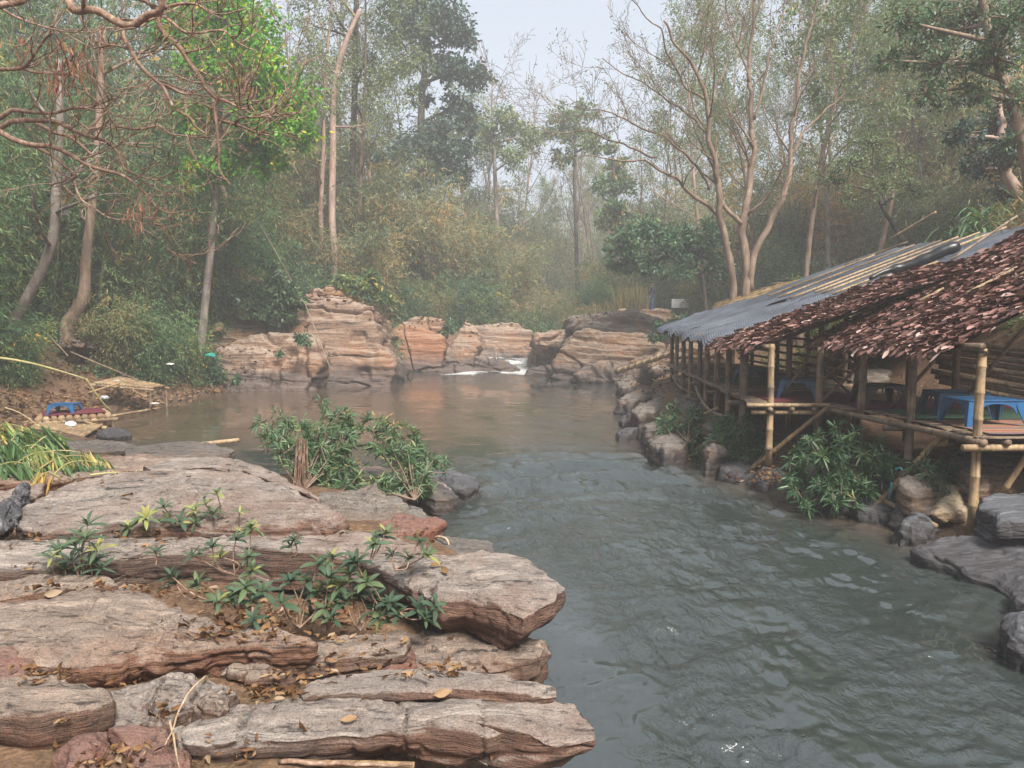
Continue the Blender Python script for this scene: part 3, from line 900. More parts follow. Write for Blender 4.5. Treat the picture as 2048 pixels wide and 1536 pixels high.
slab([(845, 968), (868, 958), (900, 974), (914, 992), (900, 1000), (870, 998), (848, 986)],
     .22, .4, 'rock_bank', "slanting grey rock with a dead branch lying on it", tilt=(-.25, 0), seed=26, **{**FG, 'n': 150, 'ntop': 26, 'A': .04})
slab([(868, 946), (885, 938), (915, 945), (945, 962), (958, 972), (935, 980), (900, 974), (872, 962)],
     .20, .45, 'rock_dark', "dark blunt-ended rock in the riffle past the big shrub", tilt=(-.12, 0), seed=27, **{**FG, 'n': 150, 'ntop': 26, 'A': .05, 'bulge': .08})
slab([(560, 946), (640, 936), (760, 930), (860, 940), (880, 958), (820, 990), (740, 1015), (660, 1010), (600, 985)],
     .26, .5, 'rock_bank', "low rocky shelf from which the big shrub grows", seed=28, **{**FG, 'n': 240, 'A': .09})

FGB = {**FG, 'taper': -.14, 'belly': .0, 'rnd': .11, 'edge': .1, 'A': .12, 'f1': 1.7, 'Al': .02, 'steps': .02}
slab([(600, 1004), (660, 985), (740, 980), (800, 996), (826, 1020), (770, 1044), (700, 1052), (650, 1030)],
     .44, .4, 'rock_bank', "brown rock shelf between the domed slab and the big shrub", seed=29, tilt=(-.02, .02), **{**FG, 'n': 220, 'A': .11, 'Al': .02})
# right shore, near
slab([(1838, 1096), (1880, 1076), (1950, 1066), (2060, 1062), (2200, 1080), (2240, 1180), (2160, 1230), (2050, 1205), (1990, 1165), (1920, 1130), (1860, 1110)],
     .16, .6, 'rock_dark', "big dark wet slab sloping into the river at the right edge", tilt=(.13, .12), seed=31, **{**FGB, 'n': 300, 'A': .045, 'bulge': .03, 'taper': .02, 'f1': 1.3, 'rnd': .04, 'crack': .02})
slab([(1958, 1010), (1990, 992), (2060, 984), (2200, 985), (2220, 1040), (2060, 1050), (1990, 1046)],
     .55, .16, 'rock_dark', "top sheet of the black layered rock stack at the right edge", tilt=(.05, .08), seed=32, **{**FGB, 'n': 240, 'Al': .02, 'A': .045, 'taper': .02, 'f1': 1.3, 'rnd': .04, 'crack': .02})
slab([(1966, 1040), (2000, 1026), (2060, 1020), (2200, 1022), (2200, 1062), (2050, 1062), (1985, 1058)],
     .40, .22, 'rock_dark', "lower sheet of the black layered rock stack at the right edge", tilt=(.03, .05), seed=33, **{**FGB, 'n': 220, 'Al': .02, 'A': .045, 'taper': .02, 'f1': 1.3, 'rnd': .04, 'crack': .02})
slab([(2020, 1180), (2060, 1165), (2140, 1180), (2160, 1230), (2060, 1228), (2024, 1206)],
     .12, .5, 'rock_dark', "wet blue-grey rock foot below the big dark slab", seed=34, **{**FGB, 'n': 160, 'A': .045, 'taper': .02, 'f1': 1.3, 'rnd': .04, 'crack': .02})
slab([(1985, 1254), (2005, 1234), (2060, 1226), (2150, 1250), (2150, 1310), (2070, 1300), (2010, 1280)],
     .2, .5, 'rock_dark', "rounded dark boulder in the water at the lower right edge", seed=35, **{**FGB, 'n': 170, 'A': .045, 'bulge': .12, 'taper': .02, 'f1': 1.3, 'rnd': .04, 'crack': .02})
face([(1865, 1030), (1880, 1000), (1895, 978), (1915, 976), (1935, 1000), (1958, 1020), (1962, 1044), (1930, 1050), (1890, 1046)], 8.75, .8, .5, 'rock_sand', "pale gritty triangular rock at the foot of the nearest bamboo post", seed=36, n=160, ntop=28, nside=10, edge=.03, A=.03, Al=.008, bulge=.1, rnd=.05, f1=3)
slab([(1795, 1066), (1810, 1052), (1840, 1046), (1862, 1054), (1858, 1070), (1825, 1078), (1800, 1076)],
     .12, .4, 'rock_dark', "small dark boulder at the water by the fallen bamboo pole", seed=37, **{**FGB, 'n': 130, 'ntop': 24, 'bulge': .1, 'rnd': .05})
slab([(1800, 950), (1830, 938), (1880, 935), (1900, 950), (1880, 972), (1830, 978), (1798, 968)],
     .52, .5, 'rock_bank', "layered brown rock carrying the second bamboo post", seed=38, **{**FGB, 'n': 180, 'A': .11, 'Al': .02})
slab([(1690, 990), (1740, 984), (1800, 992), (1830, 1020), (1790, 1032), (1720, 1026), (1680, 1010)],
     .12, .5, 'rock_dark', "wet ledge at the water under the bamboo deck", seed=39, **{**FGB, 'n': 180, 'A': .11})
slab([(1900, 905), (1960, 890), (2040, 890), (2080, 920), (2040, 960), (1960, 970), (1900, 945)],
     .62, .6, 'rock_bank', "large shaded boulder under the near bamboo deck", seed=40, **{**FGB, 'n': 180, 'A': .11, 'bulge': .15, 'rnd': .1})
slab([(1610, 940), (1660, 930), (1710, 940), (1730, 965), (1690, 985), (1630, 975), (1600, 960)],
     .22, .5, 'rock_bank', "brown rock under the deck left of the broad shrub", seed=41, **{**FGB, 'n': 160, 'A': .11})
slab([(1515, 950), (1540, 938), (1572, 945), (1568, 962), (1530, 968), (1512, 962)],
     .14, .5, 'rock_dark', "small rounded stone by the leaning bamboo brace", seed=42, **{**FGB, 'n': 130, 'ntop': 24, 'A': .11, 'bulge': .1})
slab([(1425, 918), (1450, 908), (1490, 925), (1520, 948), (1480, 958), (1440, 944)],
     .12, .5, 'rock_dark', "black bank stone at the water below the middle shrub", seed=43, **{**FGB, 'n': 130, 'ntop': 24, 'A': .11})
slab([(1304, 880), (1325, 866), (1352, 870), (1374, 886), (1370, 902), (1330, 908), (1306, 898)],
     .28, .6, 'rock_bank', "grey boulder with a dark foot under the farthest riverside shrub", seed=44, **{**FGB, 'n': 150, 'ntop': 26, 'A': .11, 'bulge': .12, 'rnd': .08})
slab([(1290, 852), (1315, 836), (1345, 838), (1352, 852), (1325, 868), (1296, 868)],
     .32, .6, 'rock_bank', "flat-topped pale grey rock beside the farthest riverside shrub", seed=45, **{**FGB, 'n': 150, 'ntop': 26, 'A': .11})
slab([(1264, 824), (1275, 815), (1300, 813), (1312, 818), (1306, 828), (1280, 832)],
     .42, .7, 'rock_bank', "squat square-cut pale block standing at the water edge", seed=46, **{**FGB, 'n': 130, 'ntop': 24, 'A': .11, 'bulge': .05})
slab([(1228, 868), (1245, 857), (1270, 853), (1279, 860), (1262, 869), (1236, 875)],
     .14, .5, 'rock_dark', "dark wedge of stone poking out of the current", tilt=(.15, 0), seed=47, **{**FGB, 'n': 120, 'ntop': 22, 'A': .11})
slab([(1243, 838), (1250, 834), (1255, 842), (1246, 847)], .1, .4, 'rock_dark', "little dark stone in the water in front of the square-cut block", seed=48, **{**FGB, 'n': 80, 'ntop': 16, 'nside': 8})
slab([(1232, 804), (1270, 786), (1320, 772), (1345, 772), (1340, 782), (1290, 796), (1262, 808)],
     .42, .7, 'rock_bank', "long pale slab running up the bank toward the far end of the deck", tilt=(.05, .05), seed=49, **{**FGB, 'n': 200, 'A': .11, 'Al': .02})
slab([(1272, 810), (1310, 794), (1360, 780), (1395, 790), (1370, 806), (1310, 818)],
     .45, .7, 'rock_bank', "broken grey slab below the far posts of the deck", tilt=(.05, .05), seed=50, **{**FGB, 'n': 200, 'A': .1, 'Al': .02})
slab([(1352, 800), (1385, 790), (1420, 795), (1425, 812), (1390, 818), (1355, 814)],
     .62, .6, 'rock_bank', "dark layered block under the middle of the deck", seed=51, **{**FGB, 'n': 160, 'A': .11, 'Al': .02})
slab([(1405, 850), (1440, 838), (1470, 842), (1470, 856), (1430, 862)],
     .55, .6, 'rock_bank', "flat grey stone half under the deck behind the middle shrub", seed=52, **{**FGB, 'n': 140, 'ntop': 24, 'A': .11})
slab([(1408, 890), (1440, 868), (1480, 862), (1490, 880), (1450, 900), (1415, 906)],
     .38, .6, 'rock_bank', "pale boulder between the two farther riverside shrubs", seed=53, **{**FGB, 'n': 150, 'ntop': 26, 'A': .11, 'bulge': .1})
# behind the near deck, seen between its posts
for i, (a, b, z, wd, lab) in enumerate([(1690, 775, 1.0, 60, "grey rock behind the black stool"), (1770, 765, 1.05, 70, "pale flat rock behind the second near post"), (1870, 770, 1.1, 70, "broken grey rock behind the near blue stools"),
                                        (1960, 775, 1.15, 70, "shaded rock behind the nearest bamboo post"), (1740, 740, 1.35, 60, "upper grey rock seen under the leaf roof"), (1840, 735, 1.4, 60, "upper flat rock seen under the leaf roof by the stacked poles")]):
    slab([(a - wd, b), (a - wd * .4, b - 11), (a + wd * .5, b - 12), (a + wd, b), (a + wd * .6, b + 12), (a - wd * .6, b + 12)], z, .8, 'rock_bank', lab, seed=55 + i, **{**FGB, 'n': 150, 'ntop': 24, 'nside': 14, 'A': .11, 'Al': .02, 'bulge': .1})

# far cliffs, left
CF = dict(n=260, ntop=44, nside=12, edge=.09, rnd=.05, A=.13, Al=.075, fs=3.2, fl=.14, f1=.6, bulge=.14, crack=.22, fc=.55, sn=(.1, -.12, 1))
face([(560, 680), (566, 640), (590, 622), (606, 606), (650, 598), (700, 600), (744, 612), (752, 640), (752, 660), (756, 690), (776, 715), (784, 742), (776, 776), (690, 790), (600, 790), (580, 750)], 29.0, .35, 5, 'rock_far', "tall pinkish tan cliff block standing in the pool", seed=71, **CF)
face([(432, 770), (436, 700), (470, 684), (540, 672), (600, 668), (634, 690), (642, 720), (630, 745), (616, 792), (500, 795), (445, 795)], 27.3, .55, 4.5, 'rock_far', "rounded tan rock face left of the tall cliff block", seed=72, **CF)
face([(300, 690), (310, 668), (380, 655), (470, 645), (560, 640), (615, 640), (620, 668), (560, 680), (450, 690), (380, 705), (330, 700)], 28.8, .6, 4, 'rock_far2', "dark bedded ledge above the rounded tan rock", seed=73, **{**CF, 'Al': .22, 'A': .15})
face([(440, 655), (450, 636), (520, 622), (590, 612), (612, 620), (610, 642), (540, 650), (470, 662)], 30.2, .6, 4, 'rock_far2', "grey-brown bedded ledge behind the hanging green shrub", seed=74, **{**CF, 'Al': .2, 'A': .15})
face([(612, 604), (614, 596), (650, 592), (700, 600), (716, 610), (704, 622), (650, 618)], 31.0, .4, 3, 'rock_far', "orange log-like bed on top of the tall cliff block", seed=75, **{**CF, 'edge': .08, 'bulge': .25, 'n': 180, 'ntop': 28})
face([(606, 594), (620, 582), (660, 576), (690, 582), (704, 594), (680, 602), (630, 602)], 32.2, .4, 3, 'rock_far2', "rusty cap rock with dry grass on top of the cliff", seed=76, **{**CF, 'edge': .1, 'bulge': .3, 'n': 180, 'ntop': 28})
face([(290, 628), (312, 604), (350, 596), (410, 592), (418, 602), (402, 618), (360, 626), (320, 634)], 30.0, 1.2, 3, 'rock_far2', "flat grey overhanging rock below the bamboo at the left slope", seed=77, **{**CF, 'n': 180, 'ntop': 30, 'bulge': .3})
face([(255, 660), (300, 645), (380, 640), (440, 648), (440, 662), (380, 668), (300, 672)], 28.2, 1.0, 3, 'rock_far2', "long thin dark ledge on the left slope", seed=78, **{**CF, 'n': 200, 'ntop': 28, 'Al': .2})
face([(110, 692), (118, 680), (140, 675), (160, 682), (166, 694), (150, 704), (122, 702)], 22.5, .6, 1.2, 'rock_bank', "tan boulder on the undergrowth slope at the left", seed=79, **{**CF, 'n': 130, 'ntop': 24, 'edge': .05, 'A': .08, 'Al': .03, 'bulge': .25, 'f1': 1.2})
face([(768, 745), (764, 690), (775, 668), (800, 650), (846, 655), (880, 668), (888, 690), (886, 712), (880, 750), (800, 755)], 37.6, .35, 5, 'rock_orange', "cracked orange and red rock wall right of the tall cliff block", seed=81, **CF)
face([(786, 668), (800, 646), (850, 636), (884, 644), (886, 660), (860, 672), (810, 664)], 38.8, .6, 4, 'rock_far', "overhanging tan bed on top of the cracked orange wall", seed=82, **{**CF, 'n': 200, 'ntop': 32, 'bulge': .35})
face([(880, 735), (884, 704), (905, 686), (935, 688), (950, 702), (952, 730), (930, 748), (895, 748)], 38.6, .6, 3, 'rock_far2', "smooth rounded boulder with dark drip stains by the rapids", seed=83, **{**CF, 'n': 180, 'ntop': 30, 'Al': .04, 'A': .12, 'edge': .1})
face([(905, 690), (915, 665), (930, 645), (950, 652), (960, 690), (940, 710), (915, 705)], 40.5, .7, 4, 'rock_far', "tan gully rock behind the rounded boulder", seed=84, **{**CF, 'n': 180, 'ntop': 28})
face([(930, 725), (935, 690), (930, 668), (955, 650), (1000, 645), (1035, 648), (1062, 668), (1066, 700), (1050, 728), (990, 735)], 42.5, .5, 5, 'rock_far', "pale wavy-bedded rock wall at the head of the rapids", seed=85, **CF)
face([(948, 712), (956, 708), (990, 716), (1015, 722), (1040, 738), (1022, 746), (980, 746), (952, 742)], 37.2, 1.2, 1.6, 'rock_far2', "slanting grey slab lodged in the middle of the rapids", seed=86, **{**CF, 'n': 160, 'ntop': 28, 'edge': .08, 'A': .1, 'Al': .08, 'bulge': .2, 'f1': 1.0})
face([(870, 742), (890, 734), (930, 728), (960, 740), (950, 752), (890, 754)], 37.0, .8, 1.8, 'rock_far2', "low dark rock lip where the white water pours over", seed=87, **{**CF, 'n': 140, 'ntop': 24, 'edge': .08, 'A': .1, 'bulge': .15})
# far outcrop, right
face([(1062, 682), (1068, 668), (1090, 660), (1140, 656), (1200, 650), (1215, 668), (1190, 690), (1140, 696), (1080, 696)], 37.0, .5, 5, 'rock_far', "tan blocky bed above the dark recess at the right side of the rapids", seed=90, **CF)
face([(1060, 740), (1066, 690), (1100, 686), (1150, 688), (1160, 720), (1130, 752), (1080, 750)], 38.0, .15, 4, 'rock_far2', "shaded undercut rock wall right of the rapids", seed=91, **{**CF, 'bulge': .2})
face([(1050, 752), (1056, 734), (1080, 728), (1120, 732), (1124, 748), (1090, 756)], 34.8, .6, 2, 'rock_far2', "low square-cut rock at the foot of the rapids", seed=92, **{**CF, 'n': 140, 'ntop': 24, 'edge': .08, 'A': .1, 'bulge': .15})
face([(1108, 752), (1112, 725), (1128, 700), (1142, 676), (1160, 664), (1220, 662), (1290, 668), (1330, 690), (1330, 715), (1270, 735), (1200, 745), (1150, 762)], 32.2, .55, 6, 'rock_far2', "big bedded outcrop with an orange patch on the right bank", seed=93, **{**CF, 'n': 340, 'ntop': 56, 'Al': .22, 'A': .25})
face([(1150, 762), (1170, 742), (1230, 728), (1300, 712), (1345, 708), (1350, 740), (1300, 756), (1240, 768), (1190, 770)], 30.4, .8, 4, 'rock_far2', "lower brown beds sloping to the water on the right bank", seed=94, **{**CF, 'n': 260, 'Al': .2})
face([(1140, 660), (1150, 640), (1190, 632), (1260, 628), (1310, 640), (1340, 660), (1310, 676), (1230, 672), (1170, 672)], 36.0, .7, 6, 'rock_bank', "grey upper beds of the right outcrop below the standing person", seed=95, **{**CF, 'Al': .2})
face([(1210, 640), (1214, 628), (1240, 620), (1300, 624), (1360, 636), (1400, 650), (1400, 672), (1330, 670), (1250, 656)], 39.0, .7, 6, 'rock_far2', "dark brown top beds of the right outcrop beside the tarp roof", seed=96, **{**CF, 'Al': .2})
face([(1130, 646), (1142, 634), (1172, 628), (1180, 640), (1160, 650)], 38.5, .6, 3, 'rock_bank', "pale stacked stone at the top left of the right outcrop", seed=97, **{**CF, 'n': 140, 'ntop': 24, 'bulge': .2, 'edge': .1})
face([(1300, 720), (1340, 690), (1420, 680), (1450, 700), (1450, 740), (1380, 752), (1310, 745)], 29.0, .8, 4, 'rock_far2', "brown rock bank behind the far posts of the deck", seed=98, **{**CF, 'n': 220, 'Al': .2})
slab([(1236, 770), (1246, 754), (1262, 752), (1272, 762), (1262, 776), (1242, 776)], .3, .6, 'rock_bank', "pale squarish boulder on the shore under the leaning yellow pole", seed=99, **{**FG, 'n': 130, 'ntop': 24, 'A': .1, 'bulge': .1, 'f1': 1.5})

# ------------------------------------------------------------------ bamboo building kit
def pole(mb, a, b, r=.05, rnd=.5, node=.33, bend=0.0, sides=10, taper=.92, seed=0):
    """a bamboo cane with swollen node rings"""
    a, b = np.asarray(a, float), np.asarray(b, float)
    L = np.linalg.norm(b - a)
    rs = np.random.RandomState(int(abs(a.sum() * 137 + b.sum() * 71 + seed)) % 99991)
    ts, rr = [0.0], [1.0]
    t = rs.uniform(.1, node)
    while t < L - .04:
        for d, k in ((-.018, .985), (-.006, 1.09), (.006, 1.10), (.018, 1.0)):
            ts.append(t + d); rr.append(k)
        ts.append(t + node * .5); rr.append(.96)
        t += node * rs.uniform(.85, 1.15)
    ts = np.array(ts + [L]); rr = np.array(rr + [1.0])
    k = ts <= L
    ts, rr = ts[k], rr[k]
    o = np.argsort(ts)
    ts, rr = ts[o], rr[o]
    u = ts / L
    P = a + (b - a) * u[:, None]
    if np.ndim(bend) or bend:
        bv = np.asarray(bend, float) if np.ndim(bend) else np.array([0, 0, -1.0]) * bend
        P = P + np.outer(np.sin(math.pi * u), bv)
    w_ = .004 * np.sin(u * 9 + rs.uniform(0, 6))[:, None] * np.array([1, .7, .2])
    tube(mb, P + w_, r * rr * (1 - (1 - taper) * u), sides, rnd)

def bamboo(parent, name, a, b, r=.05, mat='bamboo_old', rnd=None, **k):
    mb = MB()
    rs = np.random.RandomState(int(abs(a[0] * 911 + a[1] * 353 + b[2] * 77)) % 9999)
    pole(mb, a, b, r, rs.uniform(.15, .9) if rnd is None else rnd, **k)
    return part(name, mb, M[mat], parent)

def lash(parent, p, r, mat='cord'):
    mb = MB()
    th = np.linspace(0, 2 * math.pi, 11)
    for dz in (-.012, .0, .012):
        tube(mb, np.stack([p[0] + r * np.cos(th), p[1] + r * np.sin(th), p[2] + dz + .01 * np.sin(th * 2)], 1), .007, 4, .4, False)
    return part("lashing", mb, M[mat], parent)

# one curled dry leaf (three shapes)
def dry_leaf_shape(seed, L=.25, W=.11, nu=4, nv=3):
    rs = np.random.RandomState(seed)
    u = np.linspace(0, 1, nu + 1)
    prof = np.maximum(.03, np.sin(math.pi * u ** .85) ** .85)
    cu, cv, tw = rs.uniform(-.9, 1.5), rs.uniform(-1.2, 1.7), rs.uniform(-.9, .9)
    V = []
    for a, p in zip(u, prof):
        for b in np.linspace(-1, 1, nv):
            x = a * L
            y = b * W * .5 * p
            z = cu * L * .35 * (a - .3) ** 2 * 1.6 + cv * W * .42 * (b * p) ** 2 + tw * x * b * .35 + .008 * math.sin(a * 9 + b * 4 + seed)
            V.append((x, y, z))
    Q = [(i * nv + j, i * nv + j + 1, (i + 1) * nv + j + 1, (i + 1) * nv + j) for i in range(nu) for j in range(nv - 1)]
    return np.array(V), np.array(Q)
LEAF_SHAPES = [dry_leaf_shape(s) for s in (3, 8, 14, 21, 33)]

def frame3(d, n):
    d = d / np.linalg.norm(d)
    s = np.cross(n, d); s /= np.linalg.norm(s)
    n = np.cross(d, s)
    return np.stack([d, s, n], 1)      # columns: along, across, up

def leaf_roof(parent, plane, x0, x1, y0, y1, du, dv, seed, keep=300, ragged=.12, mat='roof_leaf'):
    """roof of overlapping dry leaves on a shed plane z = plane(x, y); tips hang down toward the river"""
    rs = np.random.RandomState(seed)
    root = parent
    sl = plane(1, 0) - plane(0, 0)
    down = np.array([-1, 0, -sl]); down /= np.linalg.norm(down)
    nrm = np.array([-sl, 0, 1.0]); nrm /= np.linalg.norm(nrm)
    # woven backing that the leaves are sewn to
    bk = MB()
    nxn, nyn = 26, 20
    X, Y = np.meshgrid(np.linspace(x0 + .12, x1, nxn), np.linspace(y0 + .05, y1 - .03, nyn))
    Z = plane(X, Y) - .02 + .02 * fbm(np.stack([X * 2, Y * 2, 0 * X], -1).reshape(-1, 3)).reshape(X.shape)
    bk.add(np.stack([X, Y, Z], -1).reshape(-1, 3), grid_quads(nxn, nyn), None, .05)
    bk.add(np.stack([X, Y, Z - .025], -1).reshape(-1, 3), grid_quads(nxn, nyn)[:, ::-1], None, .05)
    part("thatch_backing", bk, M[mat], parent)
    items = []
    xx = x0
    row = 0
    while xx < x1:
        for yy in np.arange(y0, y1, dv):
            x = xx + rs.uniform(-.05, .05) + (rs.uniform(-ragged * .6, .0) if row < 2 else 0)
            y = yy + rs.uniform(-.06, .06) + (dv / 2 if row % 2 else 0)
            items.append((x, y, row))
        xx += du * (1 / math.sqrt(1 + sl * sl))
        row += 1
    rest = MB()
    order = sorted(range(len(items)), key=lambda i: (items[i][0] ** 2 + items[i][1] ** 2) * (1 if proj((items[i][0], items[i][1], plane(items[i][0], items[i][1])))[0] < 2040 else 9))
    single_ids = set(order[:keep])
    meshes = {}
    for i, (x, y, row) in enumerate(items):
        sh = int(rs.randint(len(LEAF_SHAPES)))
        V, Q = LEAF_SHAPES[sh]
        V = V * np.array([1, 1, .5])
        d = down + rs.uniform(-.75, .75) * np.array([0, 1, 0]) + nrm * rs.uniform(-.05, .2) + (np.array([0, 0, -1.0]) * rs.uniform(.2, .9) if row < 2 else 0)
        n = nrm + rs.normal(0, .24, 3)
        R = frame3(d, n)
        s = rs.uniform(.38, .72)
        p = np.array([x, y, plane(x, y)]) - down * .1 + nrm * rs.uniform(.0, .045)
        rn = float(np.clip(rs.beta(1.1, 1.35) + (.1 if row < 3 else 0), 0, 1))
        if i in single_ids:
            b = int(rn * 7.99)
            if (sh, b) not in meshes:
                mm = MB(); mm.add(V, Q, None, (b + .5) / 8)
                meshes[(sh, b)] = mm.mesh("leaf", M[mat])
            o = link("leaf", meshes[(sh, b)], parent)
            Mx = np.eye(4); Mx[:3, :3] = R * s; Mx[:3, 3] = p - np.array(root.location)
            o.matrix_local = Matrix(Mx.tolist())
        else:
            rest.add(V * s @ R.T + p, Q, None, rn)
    part("leaf_layer", rest, M[mat], parent, kind="stuff")

# ------------------------------------------------------------------ near shelter, roofed with leaves
DECK = 1.20
def edgeA(y): return np.interp(y, [8.4, 10.0, 10.8, 11.8], [5.08, 5.06, 4.88, 4.55])
A = thing("bamboo_shelter", "nearest open bamboo shelter on stilts with a big roof of brown dry leaves", "shelter", (6.5, 10.2, gz(6.5, 10.2)))
roofA = lambda x, y: 2.13 + .52 * (x - 4.72) + .015 * np.sin(np.asarray(y) * 2.2)
for (x, y, zf, zt, r, mt, rn) in [(5.09, 8.57, .1, 2.14, .053, 'bamboo_dry', .75), (5.06, 9.96, .36, 2.16, .055, 'bamboo_old', .8), (4.83, 10.85, 1.1, 2.1, .055, 'bamboo_old', .6), (4.57, 11.72, .3, 2.05, .055, 'bamboo_old', .5),
                                  (6.72, 8.9, .3, 3.1, .06, 'bamboo_old', .7), (6.0, 11.9, .6, 2.78, .055, 'bamboo_old', .55), (6.62, 11.75, .6, 3.05, .055, 'bamboo_old', .6), (5.25, 11.95, .4, 2.4, .065, 'bamboo_old', .3),
                                  (7.9, 8.8, .9, 3.7, .06, 'bamboo_old', .5), (7.9, 11.7, 1.2, 3.75, .06, 'bamboo_old', .5)]:
    bamboo(A, "post", (x, y, zf), (x + .02, y, zt), r, mt, rn)
# joists run back from the front beam; split-cane slats lie across them
bamboo(A, "beam", (4.86, 8.42, 1.075), (8.3, 8.42, 1.085), .04, 'bamboo_dry', .9)
bamboo(A, "beam", (4.75, 10.0, 1.075), (8.3, 10.0, 1.085), .04)
bamboo(A, "beam", (4.45, 11.65, 1.075), (8.3, 11.65, 1.085), .04)
bamboo(A, "joist", (5.06, 8.36, 1.14), (4.6, 11.9, 1.14), .04, 'bamboo_old', .75)
for x in np.arange(5.32, 8.2, .32):
    bamboo(A, "joist", (x, 8.36, 1.14), (x - .1, 11.9, 1.14), .036, 'bamboo_old')
def slats(parent, y0, y1, x_of, x1, z, w_=.072, mats=('bamboo_old',), seed=3, drop=0.0):
    rs = np.random.RandomState(seed)
    for y in np.arange(y0, y1, w_ + .006):
        mb = MB()
        xa = float(x_of(y)) - rs.uniform(.0, .07)
        rn = rs.uniform(.2, .95)
        n = 7
        X = np.linspace(xa, x1, n)
        zz = z + .006 * np.sin(X * 3 + rs.uniform(0, 6)) + rs.uniform(-.004, .006)
        sec = [(-.5, -.3), (-.36, .35), (0, .6), (.36, .35), (.5, -.3)]
        V = np.array([[(X[i], y + a * w_, zz[i] + b * .018) for a, b in sec] for i in range(n)]).reshape(-1, 3)
        Q = [(i * 5 + j, i * 5 + (j + 1) % 5, (i + 1) * 5 + (j + 1) % 5, (i + 1) * 5 + j) for i in range(n - 1) for j in range(5)]
        T = [(0, 2, 1), (0, 3, 2), (0, 4, 3)] + [tuple((n - 1) * 5 + k for k in t) for t in ((0, 1, 2), (0, 2, 3), (0, 3, 4))]
        mb.add(V, Q, T, rn)
        part("slat", mb, M[mats[rs.randint(len(mats))]], parent)
slats(A, 8.4, 11.9, edgeA, 8.2, 1.19)
# roof frame
bamboo(A, "eave_pole", (4.95, 8.3, 2.17), (4.7, 12.3, 2.1), .04)
bamboo(A, "eave_pole", (6.7, 8.4, 3.06), (6.7, 12.3, 3.06), .04)
bamboo(A, "ridge_pole", (8.0, 8.4, 3.74), (8.0, 12.3, 3.74), .045)
for y in np.arange(8.75, 12.2, .55):
    bamboo(A, "rafter", (4.62, y, float(roofA(4.62, y)) - .06), (8.5, y, float(roofA(8.5, y)) - .06), .028)
# braces
def br(a, b, Ya, Yb, r=.028, mat='bamboo_old', rn=.6, parent=None):
    return bamboo(parent or A, "brace", at(*a, Ya), at(*b, Yb), r, mat, rn)
br((1735, 1032), (1895, 858), 9.75, 9.3, .04, 'bamboo_dry', .3)
br((1782, 816), (1868, 722), 11.0, 10.4, .026, 'bamboo_old', .7)
br((1922, 805), (2050, 655), 10.3, 9.0, .026, 'bamboo_old', .55)
br((1640, 806), (1745, 705), 12.0, 11.6, .024, 'bamboo_old', .6)
br((1712, 800), (1650, 738), 12.1, 11.9, .022, 'bamboo_old', .4)
br((1645, 760), (1700, 718), 12.4, 11.9, .022, 'bamboo_dry', .8)
br((2002, 990), (2062, 900), 8.7, 8.5, .035, 'bamboo_dry', .8)
for p, r in (((5.09, 8.57, 1.1), .07), ((5.06, 9.96, 1.09), .062), ((5.1, 8.57, 2.1), .07)):
    lash(A, p, r)
leaf_roof(A, roofA, 4.58, 8.55, 8.55, 12.25, .046, .052, 5)
for (a, b, Y) in (((1838, 573), (1888, 548), 11.2), ((1935, 558), (2035, 512), 10.3), ((2028, 547), (2080, 525), 9.8)):
    pa, pb = at(*a, Y), at(*b, Y)
    pa[2] = roofA(pa[0], Y) + .06; pb[2] = roofA(pb[0], Y) + .06
    bamboo(A, "batten", pa, pb, .022, 'bamboo_dry', .95)

# ------------------------------------------------------------------ second leaf roof
B = thing("bamboo_shelter", "smaller leaf-roofed bamboo shelter between the near one and the dark tarp roof", "shelter", (5.3, 13.2, gz(5.3, 13.2)))
def edgeB(y): return np.interp(y, [11.6, 13.1, 13.9, 15.05, 16, 17.1, 18.25, 19.3, 20.3, 22.4, 23], [3.56, 3.82, 3.8, 3.86, 3.92, 4.02, 4.1, 4.16, 4.2, 4.5, 4.6])
roofB = lambda x, y: 2.03 + .37 * (x - 3.52) + .012 * np.sin(np.asarray(y) * 2.7)
for (x, y, zf, zt, r, mt, rn) in [(3.83, 11.62, .3, 2.1, .051, 'bamboo_dry', .8), (3.87, 13.1, .35, 2.12, .075, 'bamboo_old', .5), (3.83, 13.9, .35, 2.1, .055, 'bamboo_old', .6),
                                  (4.72, 13.4, .6, 2.45, .05, 'bamboo_dry', .35), (5.06, 12.9, .6, 2.55, .05, 'bamboo_dry', .3), (6.4, 12.6, .9, 3.05, .055, 'bamboo_old', .5), (6.4, 14.4, .9, 3.05, .055, 'bamboo_old', .5)]:
    bamboo(B, "post", (x, y, zf), (x, y + .02, zt), r, mt, rn)
bamboo(B, "beam", (3.55, 11.62, 1.085), (4.8, 11.62, 1.085), .036, 'bamboo_dry', .7)
bamboo(B, "beam", (3.6, 13.1, 1.075), (6.7, 13.1, 1.085), .038)
bamboo(B, "beam", (3.78, 11.5, .55), (4.05, 12.3, .56), .03, 'bamboo_old', .6)
for x in np.arange(3.8, 6.6, .32):
    bamboo(B, "joist", (x, 11.5, 1.14), (x + .1, 14.6, 1.14), .034, 'bamboo_old')
slats(B, 11.62, 14.6, edgeB, 6.7, 1.19, seed=8)
fr = MB()
pole(fr, (3.46, 11.55, 1.195), (4.7, 11.56, 1.2), .032, .95)
part("edge_cane", fr, M['bamboo_dry'], B)
bamboo(B, "eave_pole", (3.72, 11.5, 2.06), (3.78, 14.7, 2.08), .036)
for y in np.arange(11.8, 13.9, .5):
    bamboo(B, "rafter", (3.5, y, float(roofB(3.5, y)) - .06), (7.2, y, float(roofB(7.2, y)) - .06), .026)
bamboo(B, "brace", at(1495, 945, 11.9), at(1655, 815, 11.5), .038, 'bamboo_dry', .3)
bamboo(B, "brace", at(1560, 795, 12.6), at(1612, 725, 12.3), .022, 'bamboo_old', .5)
